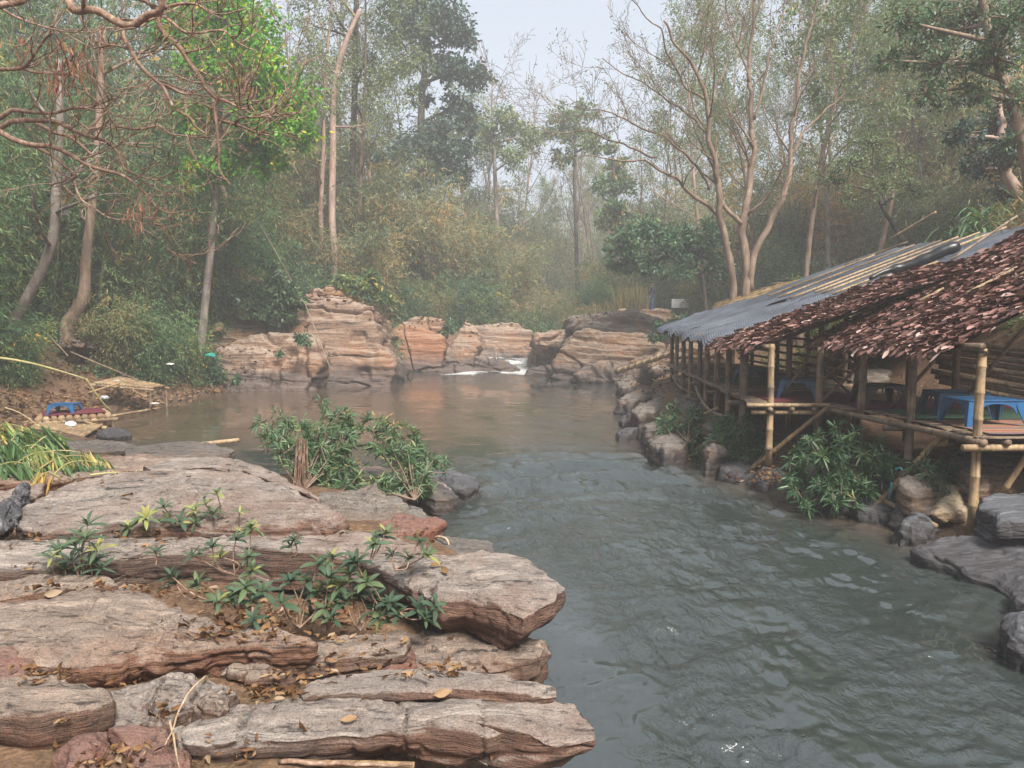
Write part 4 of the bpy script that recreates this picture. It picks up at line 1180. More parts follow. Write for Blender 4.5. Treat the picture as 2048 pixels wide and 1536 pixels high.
leaf_roof(B, roofB, 3.5, 7.0, 11.6, 13.95, .05, .055, 6)
lash(B, (3.83, 11.62, 1.1), .066)

# ------------------------------------------------------------------ long shelter under dark netting
Cc = thing("bamboo_shelter", "long bamboo shelter with a dark grey netting roof at the far end of the deck", "shelter", (6.0, 18.8, gz(6, 18.8)))
roofC = lambda x, y: 2.06 + .31 * (x - 3.9) + .012 * np.sin(np.asarray(y) * 1.3)
for (x, y) in [(3.92, 15.05), (3.96, 16.0), (4.08, 17.1), (4.14, 18.25), (4.2, 19.3), (4.24, 20.3), (4.55, 22.4)]:
    bamboo(Cc, "post", (x, y, gz(x, y) - .05), (x, y, 2.14), .055, 'bamboo_old')
for (x, y) in [(6.6, 15.6), (6.6, 17.6), (6.6, 19.6), (6.7, 22)]:
    bamboo(Cc, "post", (x, y, .8), (x, y, 2.95), .05, 'bamboo_old')
slats(Cc, 14.62, 22.8, edgeB, 6.8, 1.19, .085, seed=9)
for x in (4.3, 5.1, 5.9, 6.6):
    bamboo(Cc, "joist", (x - .1, 14.6, 1.14), (x + .2, 22.8, 1.14), .036)
for y in (15.05, 17.1, 19.3, 21.5):
    bamboo(Cc, "beam", (3.75 + (y - 15) * .06, y, 1.075), (6.9, y, 1.085), .035)
ec = MB()
pole(ec, (3.78, 13.6, 1.2), (4.0, 17.2, 1.21), .03, .4); pole(ec, (3.98, 17.0, 1.2), (4.58, 22.8, 1.21), .03, .35)
part("edge_cane", ec, M['bamboo_old'], Cc)
for z in (1.32, 1.48, 1.66, 1.84, 2.02):
    bamboo(Cc, "back_rail", (6.35, 14.7, z), (6.5, 22.6, z + .04), .03, 'bamboo_old', .5)
for y in np.arange(14.1, 23, .42):
    bamboo(Cc, "rafter", (3.78 + (y - 14.6) * .045, y, float(roofC(3.78 + (y - 14.6) * .045, y)) - .05), (9.4, y, float(roofC(9.4, y)) - .05), .025, 'bamboo_dry')
bamboo(Cc, "eave_pole", (3.95, 14.6, 2.02), (4.5, 23, 2.1), .035)
roofD = lambda x, y: roofC(6.2, y) + .37 * (x - 6.2)
def tarp(parent, name, xa, xb, y0, y1, lift, seed, nxn=60, nyn=110, fold=.09, skew=0.0, plane=None):
    X, Y = np.meshgrid(np.linspace(0, 1, nxn), np.linspace(y0, y1, nyn))
    XX = xa(Y) * (1 - X) + xb(Y) * X
    P = np.stack([XX * .35 + seed, Y * 2.4 + XX * skew, 0 * X], -1).reshape(-1, 3)
    f = np.abs(fbm(P, 3)).reshape(X.shape)
    r2 = fbm(np.stack([XX * 1.3, Y * 1.6, 0 * X + seed], -1).reshape(-1, 3), 4).reshape(X.shape)
    sag = -.03 * np.sin(Y * 2 * math.pi / .84) ** 2
    Z = (plane or roofC)(XX, Y) + lift + fold * (1 - 3 * f).clip(0, 1) + .03 * r2 + sag
    Z = Z - smooth(.03, 0.0, X) * .07
    V = np.stack([XX, Y, Z], -1).reshape(-1, 3)
    mb = MB()
    q = grid_quads(nxn, nyn)
    mb.add(V, q)
    mb.add(V - np.array([0, 0, .012]), q[:, ::-1])
    return part(name, mb, M['tarp'], parent)
eb = lambda y: 3.72 + (y - 14.6) * .055 + .05 * np.sin(y * 3.1)
tarp(Cc, "netting_sheet", lambda y: eb(y) + .0, lambda y: 6.9 + 0 * y, 13.8, 18.9, .02, 4.0, skew=.35)
tarp(Cc, "netting_sheet", lambda y: eb(y) - .03, lambda y: 6.7 + 0 * y, 18.7, 23.1, .05, 9.0, skew=.35)
tarp(Cc, "netting_sheet", lambda y: 6.4 + 0 * y + .1 * np.sin(y * 2), lambda y: 9.3 + .05 * y, 14.3, 22.8, .07, 15.0, fold=.03, plane=roofD)
for k, y in enumerate((15.6, 16.5, 17.3, 18.0, 19.2, 20.4)):
    xa = 6.3 + .15 * (k % 3)
    bamboo(Cc, "batten", (xa, y, float(roofD(xa, y)) + .14), (9.9, y + .4, float(roofD(9.9, y)) + .15), .026, 'bamboo_dry', .95)
for k, y in enumerate((14.15, 14.4, 14.7)):
    bamboo(Cc, "batten", (6.0 + .2 * k, y, float(roofD(6.0, y)) + .2), (7.6 + .1 * k, y + .05, float(roofD(7.6, y)) + .2), .03, 'bamboo_dry', .8)
rl = MB()
u = np.linspace(0, 1, 26)
pth = np.stack([6.9 + 1.6 * u, 15.3 + .1 * np.sin(u * 5), roofD(6.9 + 1.6 * u, 15.3) + .2 + .03 * np.sin(u * 9)], 1)
tube(rl, pth, .035 + .075 * smooth(0, .6, u) + .007 * np.sin(u * 23) + .006 * np.sin(u * 41 + 1), 12)
part("rolled_sheet", rl, M['black_sheet'], Cc)
bamboo(Cc, "brace", at(1341, 744, 21.5), at(1386, 786, 18.0), .028, 'bamboo_old', .7, bend=(-.05, 0, -.1))
bamboo(Cc, "brace", at(1388, 758, 17.6), at(1470, 836, 13.2), .03, 'bamboo_old', .8, bend=(-.1, 0, -.22))

# ------------------------------------------------------------------ straw hut beyond
D = thing("straw_hut", "little straw-thatched hut roof showing behind the netting roof", "hut", (8.9, 26.5, gz(8.9, 26.5)))
p00, p10 = at(1478, 604, 26.0), at(1625, 560, 26.0)
for (x, y) in ((p00[0] + .3, 25.6), (p10[0] - .2, 25.6), (p00[0] + .3, 27.6), (p10[0] - .2, 27.6)):
    bamboo(D, "post", (x, y, gz(x, y) - .1), (x, y, float(np.interp(x, [p00[0], p10[0]], [p00[2], p10[2]])) - .05), .05)
rs = np.random.RandomState(77)
st = MB()
nn = 5200
t_ = rs.uniform(0, 1, nn); yy_ = rs.uniform(25.2, 28.2, nn)
Bp = np.stack([p00[0] + (p10[0] - p00[0]) * t_, yy_, p00[2] + (p10[2] - p00[2]) * t_ + rs.uniform(-.08, .1, nn)], 1)
Dd = np.stack([rs.normal(-.8, .15, nn), rs.normal(-.25, .35, nn), rs.normal(-.42, .12, nn)], 1)
leaves(st, Bp, Dd, np.array([0, 0, 1.0]) + rs.normal(0, .3, (nn, 3)), rs.uniform(.3, .7, nn), .03, rs.uniform(.0, .9, nn))
part("straw_thatch", st, M['straw'], D, kind="stuff")
rb = MB()
box(rb, ((p00 + p10) / 2 + np.array([0, .7, -.13])), (np.linalg.norm(p10 - p00), 3.0, .1), .1, M=frame3(p10 - p00, np.array([0, 0, 1.0])))
part("thatch_backing", rb, M['straw'], D)

# ------------------------------------------------------------------ low plastic tables
def low_table(loc, w_, d_, h_, rz, mat, label, top_mat=None):
    T0 = thing("low_table", label, "table", loc, "low plastic tables", rz)
    m = M[mat]
    def pt(name, mb): return link(name, mb.mesh(name, m, smooth_=False), T0)
    # rounded top with a shallow rim
    tp = MB()
    c = []
    for cx, cy, a0 in ((1, 1, 0), (-1, 1, 90), (-1, -1, 180), (1, -1, 270)):
        for k in range(6):
            a = rad(a0 + k * 18)
            c.append((cx * (w_ / 2 - .05) + .05 * math.cos(a), cy * (d_ / 2 - .05) + .05 * math.sin(a)))
    c = np.array(c); n = len(c)
    prof = [(.93, h_ - .02), (1.0, h_ - .016), (1.015, h_ - .004), (1.0, h_), (.94, h_), (.92, h_ - .006), (.0, h_ - .007)]
    V = np.vstack([np.c_[c * s, np.full(n, z)] for s, z in prof])
    Q = [(r * n + q, r * n + (q + 1) % n, (r + 1) * n + (q + 1) % n, (r + 1) * n + q) for r in range(len(prof) - 1) for q in range(n)]
    tp.add(V, Q)
    pt("table_top", tp)
    # skirt: four arched panels between the legs; legs: splayed corner angles
    for k in range(4):
        half, off = ((w_ / 2, d_ / 2) if k % 2 == 0 else (d_ / 2, w_ / 2))
        a = k * math.pi / 2
        ca, sa = math.cos(a), math.sin(a)
        lw = min(.12, half * .36)
        sp = MB()
        us = np.linspace(-half + lw, half - lw, 17)
        e = us / (half - lw)
        zb = h_ - .045 - (h_ * .42) * (1 - np.sqrt(np.maximum(0, 1 - np.abs(e) ** 2.6)))
        F, Bk = [], []
        V = []
        for uu, z in zip(us, zb):
            for zz in (h_ - .015, z):
                o_ = off - .012 + .05 * (1 - zz / h_)
                V += [(uu, o_, zz), (uu, o_ - .012, zz)]
        V = np.array(V)
        V = np.stack([V[:, 0] * ca - V[:, 1] * sa, V[:, 0] * sa + V[:, 1] * ca, V[:, 2]], 1)
        Q = []
        for i in range(len(us) - 1):
            b = i * 4
            Q += [(b, b + 4, b + 6, b + 2), (b + 1, b + 3, b + 7, b + 5), (b + 2, b + 6, b + 7, b + 3)]
        sp.add(V, Q)
        pt("apron", sp)
    for sx in (-1, 1):
        for sy in (-1, 1):
            lg = MB()
            for ax in (0, 1):
                lw = min(.12, (w_ if ax == 0 else d_) / 2 * .36)
                V = []
                for z, wd in ((h_ - .015, lw), (h_ * .5, lw * .8), (.02, lw * .55), (0, lw * .55)):
                    spl = .05 * (1 - z / h_)
                    cx, cy = sx * (w_ / 2 - .012 + spl), sy * (d_ / 2 - .012 + spl)
                    if ax == 0:
                        V += [(cx, cy, z), (cx - sx * wd, cy, z), (cx - sx * wd, cy - sy * .014, z), (cx, cy - sy * .014, z)]
                    else:
                        V += [(cx - sx * .0005, cy - sy * .0145, z), (cx - sx * .0005, cy - sy * wd, z), (cx - sx * .0145, cy - sy * wd, z), (cx - sx * .0145, cy - sy * .0145, z)]
                Q = [(r * 4 + q, r * 4 + (q + 1) % 4, (r + 1) * 4 + (q + 1) % 4, (r + 1) * 4 + q) for r in range(3) for q in range(4)] + [(0, 1, 2, 3), (12, 15, 14, 13)]
                lg.add(np.array(V), Q)
            pt("leg", lg)
    return T0
ZD = 1.212
low_table((5.62, 9.35, ZD), .70, .50, .31, rad(4), 'blue_plastic', "bright blue plastic low table behind the nearest yellow post")
low_table((5.85, 10.35, ZD), .66, .50, .31, rad(-3), 'blue_plastic_dull', "dull blue plastic low table just behind the bright blue one")
low_table((5.42, 11.6, ZD), .58, .46, .30, rad(2), 'black_plastic', "black plastic low table in the near shelter")
low_table((4.62, 12.6, ZD), .55, .46, .30, rad(-30), 'blue_plastic_dull', "dark blue low table on the red mat in the second shelter")
low_table((4.72, 15.3, ZD), .6, .46, .30, rad(5), 'blue_plastic_dull', "shaded blue low table far back under the netting roof")

def floor_mat(parent_label, x0, x1, y0, y1, z, mat, stripes=None):
    mb = MB()
    nxn, nyn = 24, 24
    X, Y = np.meshgrid(np.linspace(x0, x1, nxn), np.linspace(y0, y1, nyn))
    Z = z + .006 * fbm(np.stack([X * 5, Y * 5, 0 * X], -1).reshape(-1, 3)).reshape(X.shape)
    q = grid_quads(nxn, nyn)
    V = np.stack([X, Y, Z], -1).reshape(-1, 3)
    mb.add(V, q); mb.add(V - np.array([0, 0, .006]), q[:, ::-1])
    return single("floor_mat", mb, M[mat], parent_label, "mat", "woven mats on the deck")
def stripe_mat():
    m, nt, out = new_mat("striped_woven_mat")
    t = NT(nt)
    tc = t.n("ShaderNodeTexCoord").outputs["Object"]
    s = t.n("ShaderNodeSeparateXYZ"); t.l(tc, s.inputs[0])
    f = t.math('FRACT', t.math('MULTIPLY', s.outputs[1], 2.6))
    c = t.ramp(f, [(0, (.3, .04, .05)), (.2, (.42, .3, .06)), (.34, (.06, .09, .16)), (.5, (.34, .05, .05)), (.66, (.1, .16, .09)), (.82, (.4, .12, .05))], 'CONSTANT')
    n = t.noise(tc, 60, 3)
    t.bsdf(out, t.mix(.3, c, t.ramp(n, [(.3, (.03, .03, .03)), (.7, (.4, .36, .3))])), .8, .2, t.bump(n, .3, .004))
    return m
M['mat_stripe'] = stripe_mat()
floor_mat("striped red and yellow mat at the front of the near deck", 5.2, 7.9, 8.5, 9.75, 1.216, 'mat_stripe')
floor_mat("faded green mat in the middle of the near deck", 5.1, 7.8, 9.8, 10.9, 1.216, 'mat_green')
floor_mat("purple mat under the black low table", 4.9, 7.4, 10.95, 11.85, 1.216, 'mat_purple')
floor_mat("dark red mat on the deck of the second shelter", 3.98, 5.6, 11.9, 13.6, 1.216, 'mat_red')
floor_mat("green mat far back under the netting roof", 4.2, 6.2, 14.9, 17.0, 1.216, 'mat_green')

# ------------------------------------------------------------------ growing things
ORD = "first second third fourth fifth sixth seventh eighth ninth tenth eleventh twelfth thirteenth fourteenth fifteenth sixteenth seventeenth eighteenth nineteenth twentieth".split()

def grow(mb, tips, p, d, L, r, lev, rs, S):
    """one branch and its children; S holds the habit of the species"""
    n = (12, 8, 6, 5, 4)[min(lev, 4)]
    pts = [np.array(p, float)]
    d = d / np.linalg.norm(d)
    for k in range(n):
        d = d + rs.normal(0, S['wig'][min(lev, len(S['wig']) - 1)], 3) + np.array([0, 0, S['up'][min(lev, len(S['up']) - 1)]])
        d /= np.linalg.norm(d)
        pts.append(pts[-1] + d * L / n)
    pts = np.array(pts)
    u = np.linspace(0, 1, n + 1)
    tap = S.get('taper', .75)
    R = np.maximum(r * (1 - tap * u), S.get('rmin', .006))
    if lev == 0 and S.get('flare', 0): R = R * (1 + S['flare'] * np.exp(-u * 14))
    tube(mb, pts, R, (9, 6, 5, 4, 3)[min(lev, 4)], rs.uniform(.3, .7), lev < 2)
    if lev >= S['levels']:
        for k in range(1, n + 1):
            tips.append((pts[k], d.copy()))
        return
    nb = S['n'][lev]
    t0 = S['t0'][lev]
    for k in range(nb):
        t = t0 + (1 - t0) * (k + rs.uniform(.1, .9)) / nb
        i = min(int(t * n), n - 1)
        f = t * n - i
        q = pts[i] * (1 - f) + pts[i + 1] * f
        dd = pts[i + 1] - pts[i]
        dd /= np.linalg.norm(dd)
        a = rs.uniform(0, 2 * math.pi)
        side = np.cross(dd, [math.cos(a), math.sin(a), .3])
        side /= np.linalg.norm(side) + 1e-9
        ang = rad(rs.uniform(*S['ang'][lev]))
        cd = dd * math.cos(ang) + side * math.sin(ang)
        grow(mb, tips, q, cd, L * S['len'][lev] * rs.uniform(.7, 1.15) * (1 - .45 * t), max(r * (1 - tap * t) * S.get('rr', .6), S.get('rmin', .006)), lev + 1, rs, S)
    tips.append((pts[-1], d.copy()))

def leaf_at_tips(lm, tips, rs, per, L, W, spread, droop=.3, lo=0.0, hi=1.0, seg=1):
    P = np.repeat(np.array([t[0] for t in tips]), per, 0)
    D0 = np.repeat(np.array([t[1] for t in tips]), per, 0)
    n = len(P)
    D = D0 * .5 + rdirs(rs, n) + np.array([0, 0, -droop])
    leaves(lm, P + rs.normal(0, spread, (n, 3)), D, rdirs(rs, n, .1, 1), L * rs.uniform(.6, 1.25, n), W * rs.uniform(.7, 1.2, n), np.clip(rs.beta(2, 2.6, n) * (hi - lo) + lo, 0, 1), seg)

def make_tree(seed, H, r, S, leafspec, bark, leafm, name="tree"):
    rs = np.random.RandomState(seed)
    w_, tips = MB(), []
    grow(w_, tips, (0, 0, -.3), np.array([rs.normal(0, .05), rs.normal(0, .05), 1]), H, r, 0, rs, S)
    t = thing(name, None, "tree")
    link("trunk", w_.mesh("trunk", M[bark]), t)
    if leafspec:
        lm = MB()
        leaf_at_tips(lm, tips, rs, **leafspec)
        link("crown", lm.mesh("crown", M[leafm], smooth_=False), t)["kind"] = "stuff"
    return t

SLENDER = dict(levels=3, n=(12, 6, 4), t0=(.38, .2, .2), ang=((28, 55), (25, 55), (25, 60)), len=(.34, .5, .5), wig=(.045, .1, .16, .2), up=(.015, .07, .05, .0), taper=.8, rr=.42, flare=.4, rmin=.007)
BARE = dict(levels=4, n=(9, 6, 5, 3), t0=(.35, .25, .2, .2), ang=((18, 42), (22, 48), (22, 50), (25, 55)), len=(.42, .52, .5, .55), wig=(.05, .09, .13, .18, .2), up=(.02, .07, .06, .04, .02), taper=.75, rr=.55, flare=.4, rmin=.009)
SPREAD = dict(levels=3, n=(9, 6, 5), t0=(.3, .2, .15), ang=((35, 70), (30, 60), (30, 65)), len=(.5, .5, .5), wig=(.06, .1, .15, .2), up=(.01, .03, .03, -.02), taper=.75, rr=.55, flare=.5, rmin=.01)

def make_bamboo(seed, H=10.0, nc=15, leafL=.2, leafW=.03, dry=0.0, leafm='bamboo_leaf', per=10, full=1.0):
    rs = np.random.RandomState(seed)
    cm, lm = MB(), MB()
    Bs, Ds, Rn = [], [], []
    for k in range(nc):
        a = rs.uniform(0, 2 * math.pi)
        ro = rs.uniform(.05, .75)
        h = H * rs.uniform(.55, 1.05)
        lean = rs.uniform(.06, .38)
        n = 16
        u = np.linspace(0, 1, n)
        out = ro + lean * h * .45 * u + lean * h * .9 * u ** 3
        ca, sa = math.cos(a), math.sin(a)
        arc = h * (u - .30 * lean * u ** 4 * 2.2)
        P = np.stack([out * ca + .1 * np.sin(u * 7 + a), out * sa + .1 * np.cos(u * 6), arc - .15], 1)
        tube(cm, P, np.linspace(.034, .008, n), 5, rs.uniform(.2, .9), False)
        tuft = np.clip(rs.normal(.32 + dry * .5, .16), 0, 1)
        for t in np.linspace(.08, 1, int(23 * full)):
            i = min(int(t * (n - 1)), n - 2)
            p = P[i] + (P[i + 1] - P[i]) * (t * (n - 1) - i)
            for b in range(4):
                ba = rs.uniform(0, 2 * math.pi)
                bl = rs.uniform(.45, 1.25) * (1.1 - .35 * abs(t - .55))
                bd = np.array([math.cos(ba), math.sin(ba), rs.uniform(.0, .7)])
                q = p + np.outer(np.linspace(.25, 1, per), bd) * bl
                q[:, 2] -= np.linspace(0, 1, per) ** 2 * bl * rs.uniform(.35, .9)
                Bs.append(q)
                dd = bd * .55 + rdirs(rs, per) * .75 + np.array([0, 0, -.75])
                Ds.append(dd)
                Rn.append(np.clip(tuft + rs.normal(0, .13, per), 0, 1))
    Bs, Ds, Rn = np.vstack(Bs), np.vstack(Ds), np.concatenate(Rn)
    n = len(Bs)
    leaves(lm, Bs, Ds, rdirs(rs, n, .0, 1), leafL * rs.uniform(.6, 1.25, n), leafW * rs.uniform(.8, 1.25, n), Rn)
    t = thing("bamboo_clump", None, "bamboo")
    link("culms", cm.mesh("culms", M['culm']), t)["kind"] = "stuff"
    link("foliage", lm.mesh("foliage", M[leafm], smooth_=False), t)["kind"] = "stuff"
    return t

USED = {}
def place(proto, x, y, s=1.0, rz=0.0, z=None, sx=1.0):
    o = copy_tree(proto) if USED.get(proto.name) else proto
    USED[proto.name] = True
    o.location = (x, y, (gz(x, y) if z is None else z) - .05)
    o.rotation_euler = (0, 0, rz)
    o.scale = (s * sx, s * sx, s)
    return o

def row(protos, spots, what, where, cat, group, seed=1):
    """spots: (photo column, distance, size); labels count them off from the left"""
    rs = np.random.RandomState(seed)
    spots = sorted(spots, key=lambda q: q[0])
    for k, (px, Y, s) in enumerate(spots):
        x = (px - 1024) / F_PX * Y
        o = place(protos[(k * 7 + seed) % len(protos)], x, Y, s * rs.uniform(.93, 1.07), rs.uniform(0, 6.28))
        tag(o, f"{what}, {ORD[k]} from the left {where}", cat, group)

bam = [make_bamboo(s, H, nc, lL, lW, dr) for s, H, nc, lL, lW, dr in ((11, 10, 17, .21, .032, .0), (12, 9, 15, .21, .032, .05), (13, 11, 17, .22, .033, .12), (14, 8.5, 18, .2, .03, -.1))]
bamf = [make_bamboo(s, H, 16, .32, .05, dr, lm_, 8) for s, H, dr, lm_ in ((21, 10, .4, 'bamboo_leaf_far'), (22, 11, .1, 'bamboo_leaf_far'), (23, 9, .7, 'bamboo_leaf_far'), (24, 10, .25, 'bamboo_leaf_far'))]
low = [make_bamboo(s, 4.2, 22, .24, .042, dr, lm_, 9, .85) for s, dr, lm_ in ((31, .0, 'bamboo_leaf'), (32, .15, 'bamboo_leaf_dry'), (33, -.1, 'bamboo_leaf'))]

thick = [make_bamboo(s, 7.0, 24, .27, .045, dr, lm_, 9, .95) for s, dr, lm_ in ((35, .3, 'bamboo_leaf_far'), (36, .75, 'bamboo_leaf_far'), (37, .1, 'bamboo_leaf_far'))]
G = "bamboo clumps on the wooded slopes"
row(bam, [(-170, 17.5, .95), (-70, 19.5, 1.0)], "dark bamboo clump", "in the nearest row at the left edge", "bamboo", G, 1)
row(bam, [(10, 23.5, 1.1), (95, 24.5, 1.05), (180, 25.5, 1.15), (262, 26, 1.0), (335, 28, 1.05), (410, 29.5, .95)], "dark green bamboo clump", "above the cove", "bamboo", G, 2)
row(bam, [(-30, 30, 1.2), (60, 31, 1.25), (150, 31, 1.2), (240, 32, 1.25), (330, 33, 1.2), (420, 34, 1.15), (500, 36, 1.0)], "tall bamboo clump", "in the second row up the left slope", "bamboo", G, 3)
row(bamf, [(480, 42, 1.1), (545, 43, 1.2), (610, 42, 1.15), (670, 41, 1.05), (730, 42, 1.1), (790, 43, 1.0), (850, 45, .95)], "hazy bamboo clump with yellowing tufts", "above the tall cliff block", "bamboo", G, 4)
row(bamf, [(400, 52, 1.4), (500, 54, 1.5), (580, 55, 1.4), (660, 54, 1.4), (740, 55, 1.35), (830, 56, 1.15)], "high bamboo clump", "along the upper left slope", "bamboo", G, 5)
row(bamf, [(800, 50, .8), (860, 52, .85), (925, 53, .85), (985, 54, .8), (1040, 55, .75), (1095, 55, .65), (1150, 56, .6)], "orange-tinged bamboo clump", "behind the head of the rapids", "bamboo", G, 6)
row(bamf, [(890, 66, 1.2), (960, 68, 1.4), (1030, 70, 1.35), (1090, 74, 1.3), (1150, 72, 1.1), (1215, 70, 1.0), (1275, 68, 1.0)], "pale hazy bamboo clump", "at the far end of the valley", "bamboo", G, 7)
row(low, [(560, 36, .8), (640, 37, .75), (700, 33.5, .8), (745, 35, .75), (790, 41, .8), (850, 42, .75), (905, 44, .8), (960, 45, .85), (1010, 46, .95), (1060, 46, .95), (1105, 45, .85), (1150, 44.5, .7), (1190, 47, .7)],
    "low spreading bamboo bush", "along the top of the far rocks", "bamboo", "low bamboo bushes", 8)
row(low, [(20, 20, .55), (230, 24, .6), (300, 24.5, .7), (380, 26.5, .6), (440, 32, .7), (500, 33, .7)], "dense bamboo shrub", "at the foot of the left slope", "bamboo", "low bamboo bushes", 9)
row(low, [(1240, 52, 1.2), (1300, 54, 1.3), (1370, 50, 1.1), (1430, 44, 1.0), (1560, 38, .9), (1660, 33, .8), (1760, 28, .7)], "thin bamboo bush", "in the undergrowth behind the shelters", "bamboo", "low bamboo bushes", 10)

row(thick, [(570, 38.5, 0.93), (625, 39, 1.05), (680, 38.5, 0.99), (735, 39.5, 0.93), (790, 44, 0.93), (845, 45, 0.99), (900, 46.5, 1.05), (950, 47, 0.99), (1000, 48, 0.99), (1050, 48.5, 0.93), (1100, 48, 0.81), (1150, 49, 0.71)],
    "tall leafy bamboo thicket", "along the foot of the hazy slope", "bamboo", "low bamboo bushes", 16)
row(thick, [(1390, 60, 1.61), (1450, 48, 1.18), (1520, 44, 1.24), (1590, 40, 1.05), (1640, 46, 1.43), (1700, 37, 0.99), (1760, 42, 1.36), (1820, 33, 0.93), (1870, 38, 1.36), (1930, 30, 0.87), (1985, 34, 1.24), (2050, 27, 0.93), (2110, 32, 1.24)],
    "hazy bamboo thicket", "on the slope above the shelters", "bamboo", "low bamboo bushes", 17)

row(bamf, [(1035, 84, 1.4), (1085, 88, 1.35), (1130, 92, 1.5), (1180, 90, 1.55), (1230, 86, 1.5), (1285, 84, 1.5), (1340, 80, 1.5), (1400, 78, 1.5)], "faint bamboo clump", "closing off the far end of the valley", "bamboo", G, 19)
# slender and bare trees -------------------------------------------------
sl = [make_tree(s, H, r, SLENDER, dict(per=5, L=.19, W=.065, spread=.2, droop=.4, lo=.1, hi=.95), bk, lf) for s, H, r, bk, lf in
      ((41, 15, .14, 'bark_tan', 'pale_leaf'), (42, 17, .15, 'bark_pink', 'pale_leaf'), (43, 14, .12, 'bark_grey', 'bamboo_leaf'), (44, 16, .13, 'bark_tan', 'pale_leaf'))]
br_ = [make_tree(s, H, r, BARE, None, bk, None) for s, H, r, bk in ((51, 15, .14, 'bark_grey'), (52, 17, .15, 'bark_tan'), (53, 14, .12, 'bark_grey'))]
row(br_, [(930, 72, 1.15), (985, 66, 1.25), (1035, 70, 1.05), (1085, 78, .75), (610, 46, 1.15), (690, 48, 1.2), (760, 52, 1.15)], "leafless grey tree", "on the slope left of the sky gap", "tree", "bare trees on the slopes", 11)
row(br_, [(1160, 64, 1.3), (1195, 70, 1.2), (1290, 62, 1.1), (1345, 66, 1.0), (1560, 55, 1.1), (1680, 50, 1.1), (1790, 44, 1.0)], "leafless pale tree", "right of the sky gap", "tree", "bare trees on the slopes", 12)
row(sl, [(1420, 46, .95), (1510, 40, .9), (1600, 31, .95), (1655, 35, 1.0), (1700, 41, 1.05), (1738, 32, .95), (1795, 38, 1.0), (1850, 33, .95), (1905, 41, 1.05), (1960, 30, .9), (2030, 36, 1.0), (2100, 30, 1.0)],
    "slender pale-trunked tree with thin foliage", "on the slope behind the shelters", "tree", "slender trees on the right slope", 13)
row(sl, [(1110, 76, .85), (1175, 80, 1.0), (1240, 74, .95), (1330, 58, 1.0), (1395, 64, 1.15), (1480, 60, 1.15), (1580, 66, 1.25), (1660, 62, 1.25), (1750, 58, 1.2), (1850, 56, 1.2), (1950, 54, 1.2), (2050, 52, 1.2)],
    "misty slender tree", "in the back row right of the sky gap", "tree", "slender trees on the right slope", 14)
row(sl, [(300, 40, 1.1), (450, 44, 1.1), (655, 38, 1.05), (705, 40, 1.1), (835, 58, 1.1), (900, 60, 1.05)], "thin tall tree rising out of the bamboo", "on the left slope", "tree", "slender trees on the left slope", 15)

# trees whose crowns the photo lets one trace ---------------------------
def blob_tree(name, label, base, top, r, blobs, bark, leafm, L, W, nleaf, seed, kids=22, droop=.35, sink=.3, hi=1.0, per=26):
    """a tree with its trunk from base through `top`, and a leafy mass round each (centre, radius)"""
    rs = np.random.RandomState(seed)
    base = np.array(base, float)
    t = thing(name, label, "tree", base)
    wm, lm = MB(), MB()
    top = [np.array(p, float) for p in top]
    path = catmull(np.vstack([base - np.array([0, 0, sink])] + top), 18)
    path = path + rs.normal(0, .04 if sink > .1 else .004, path.shape) * np.linspace(0, 1, 18)[:, None]
    tube(wm, path, r * np.linspace(1, .35, 18) * (1 + .4 * np.exp(-np.linspace(0, 14, 18))), 9, .5)
    tot = sum(b[1] ** 2 for b in blobs)
    for c, rb_ in blobs:
        c = np.array(c, float)
        i = int(np.argmin(np.linalg.norm(path - c, axis=1) + 1.2 * np.maximum(path[:, 2] - c[2] + .3 * rb_, 0)))
        i = max(3, min(i, 16))
        mid = (path[i] + c) / 2 + np.array([0, 0, .15 * rb_]) + rs.normal(0, .12, 3)
        tube(wm, catmull([path[i], mid, c], 9), np.linspace(r * .42, r * .1, 9), 6, .5)
        nk = max(6, int(nleaf * rb_ ** 2 / tot / per))
        dirs = rdirs(rs, nk, -.8, 1)
        rr = rb_ * rs.uniform(.3, 1.05, nk) ** .6
        for d, q in zip(dirs, rr):
            e = c + d * q * np.array([1, 1, .85])
            tube(wm, catmull([c + d * q * .1, c + d * q * .55 + rs.normal(0, .06 * rb_, 3), e], 5), np.linspace(r * .12, .008, 5), 4, .5, False)
            n = per
            P = e + rs.normal(0, .16 * rb_, (n, 3)) * np.array([1, 1, .7]) - d * rs.uniform(0, .3 * rb_, (n, 1))
            D = d * .5 + rdirs(rs, n) * .8 + np.array([0, 0, -droop])
            sh = np.clip(rs.normal(.45, .2) + rs.normal(0, .16, n), 0, hi)
            leaves(lm, P, D, rdirs(rs, n, .2, 1), L * rs.uniform(.65, 1.25, n), W * rs.uniform(.75, 1.2, n), sh)
    part("trunk", wm, M[bark], t)
    part("crown", lm, M[leafm], t, smooth_=False, kind="stuff")
    return t
def A3(px, py, Y): return at(px, py, Y)
def gb(px, Y):
    x = (px - 1024) / F_PX * Y
    return (x, Y, gz(x, Y))
def bl(lst, Y, jit=.8, seed=0):
    rs = np.random.RandomState(seed)
    out = []
    for (px, py, rp) in lst:
        y = Y + rs.uniform(-jit, jit)
        out.append((at(px, py, y), rp * y / F_PX))
    return out
blob_tree("broadleaf_tree", "bright green leafy tree behind the bare overhanging branches", gb(392, 27), [A3(430, 400, 26.5), A3(440, 200, 26), A3(450, 20, 26)], .14,
          bl([(470, 40, 90), (400, 20, 70), (500, 130, 80), (420, 130, 70), (560, 190, 75), (580, 260, 60), (520, 250, 60), (390, 240, 50), (400, 350, 48), (470, 330, 40), (540, 330, 42), (500, 300, 55), (340, 60, 50)], 26, 1.0, 1), 'bark_grey', 'green_leaf', .19, .095, 16000, 61)
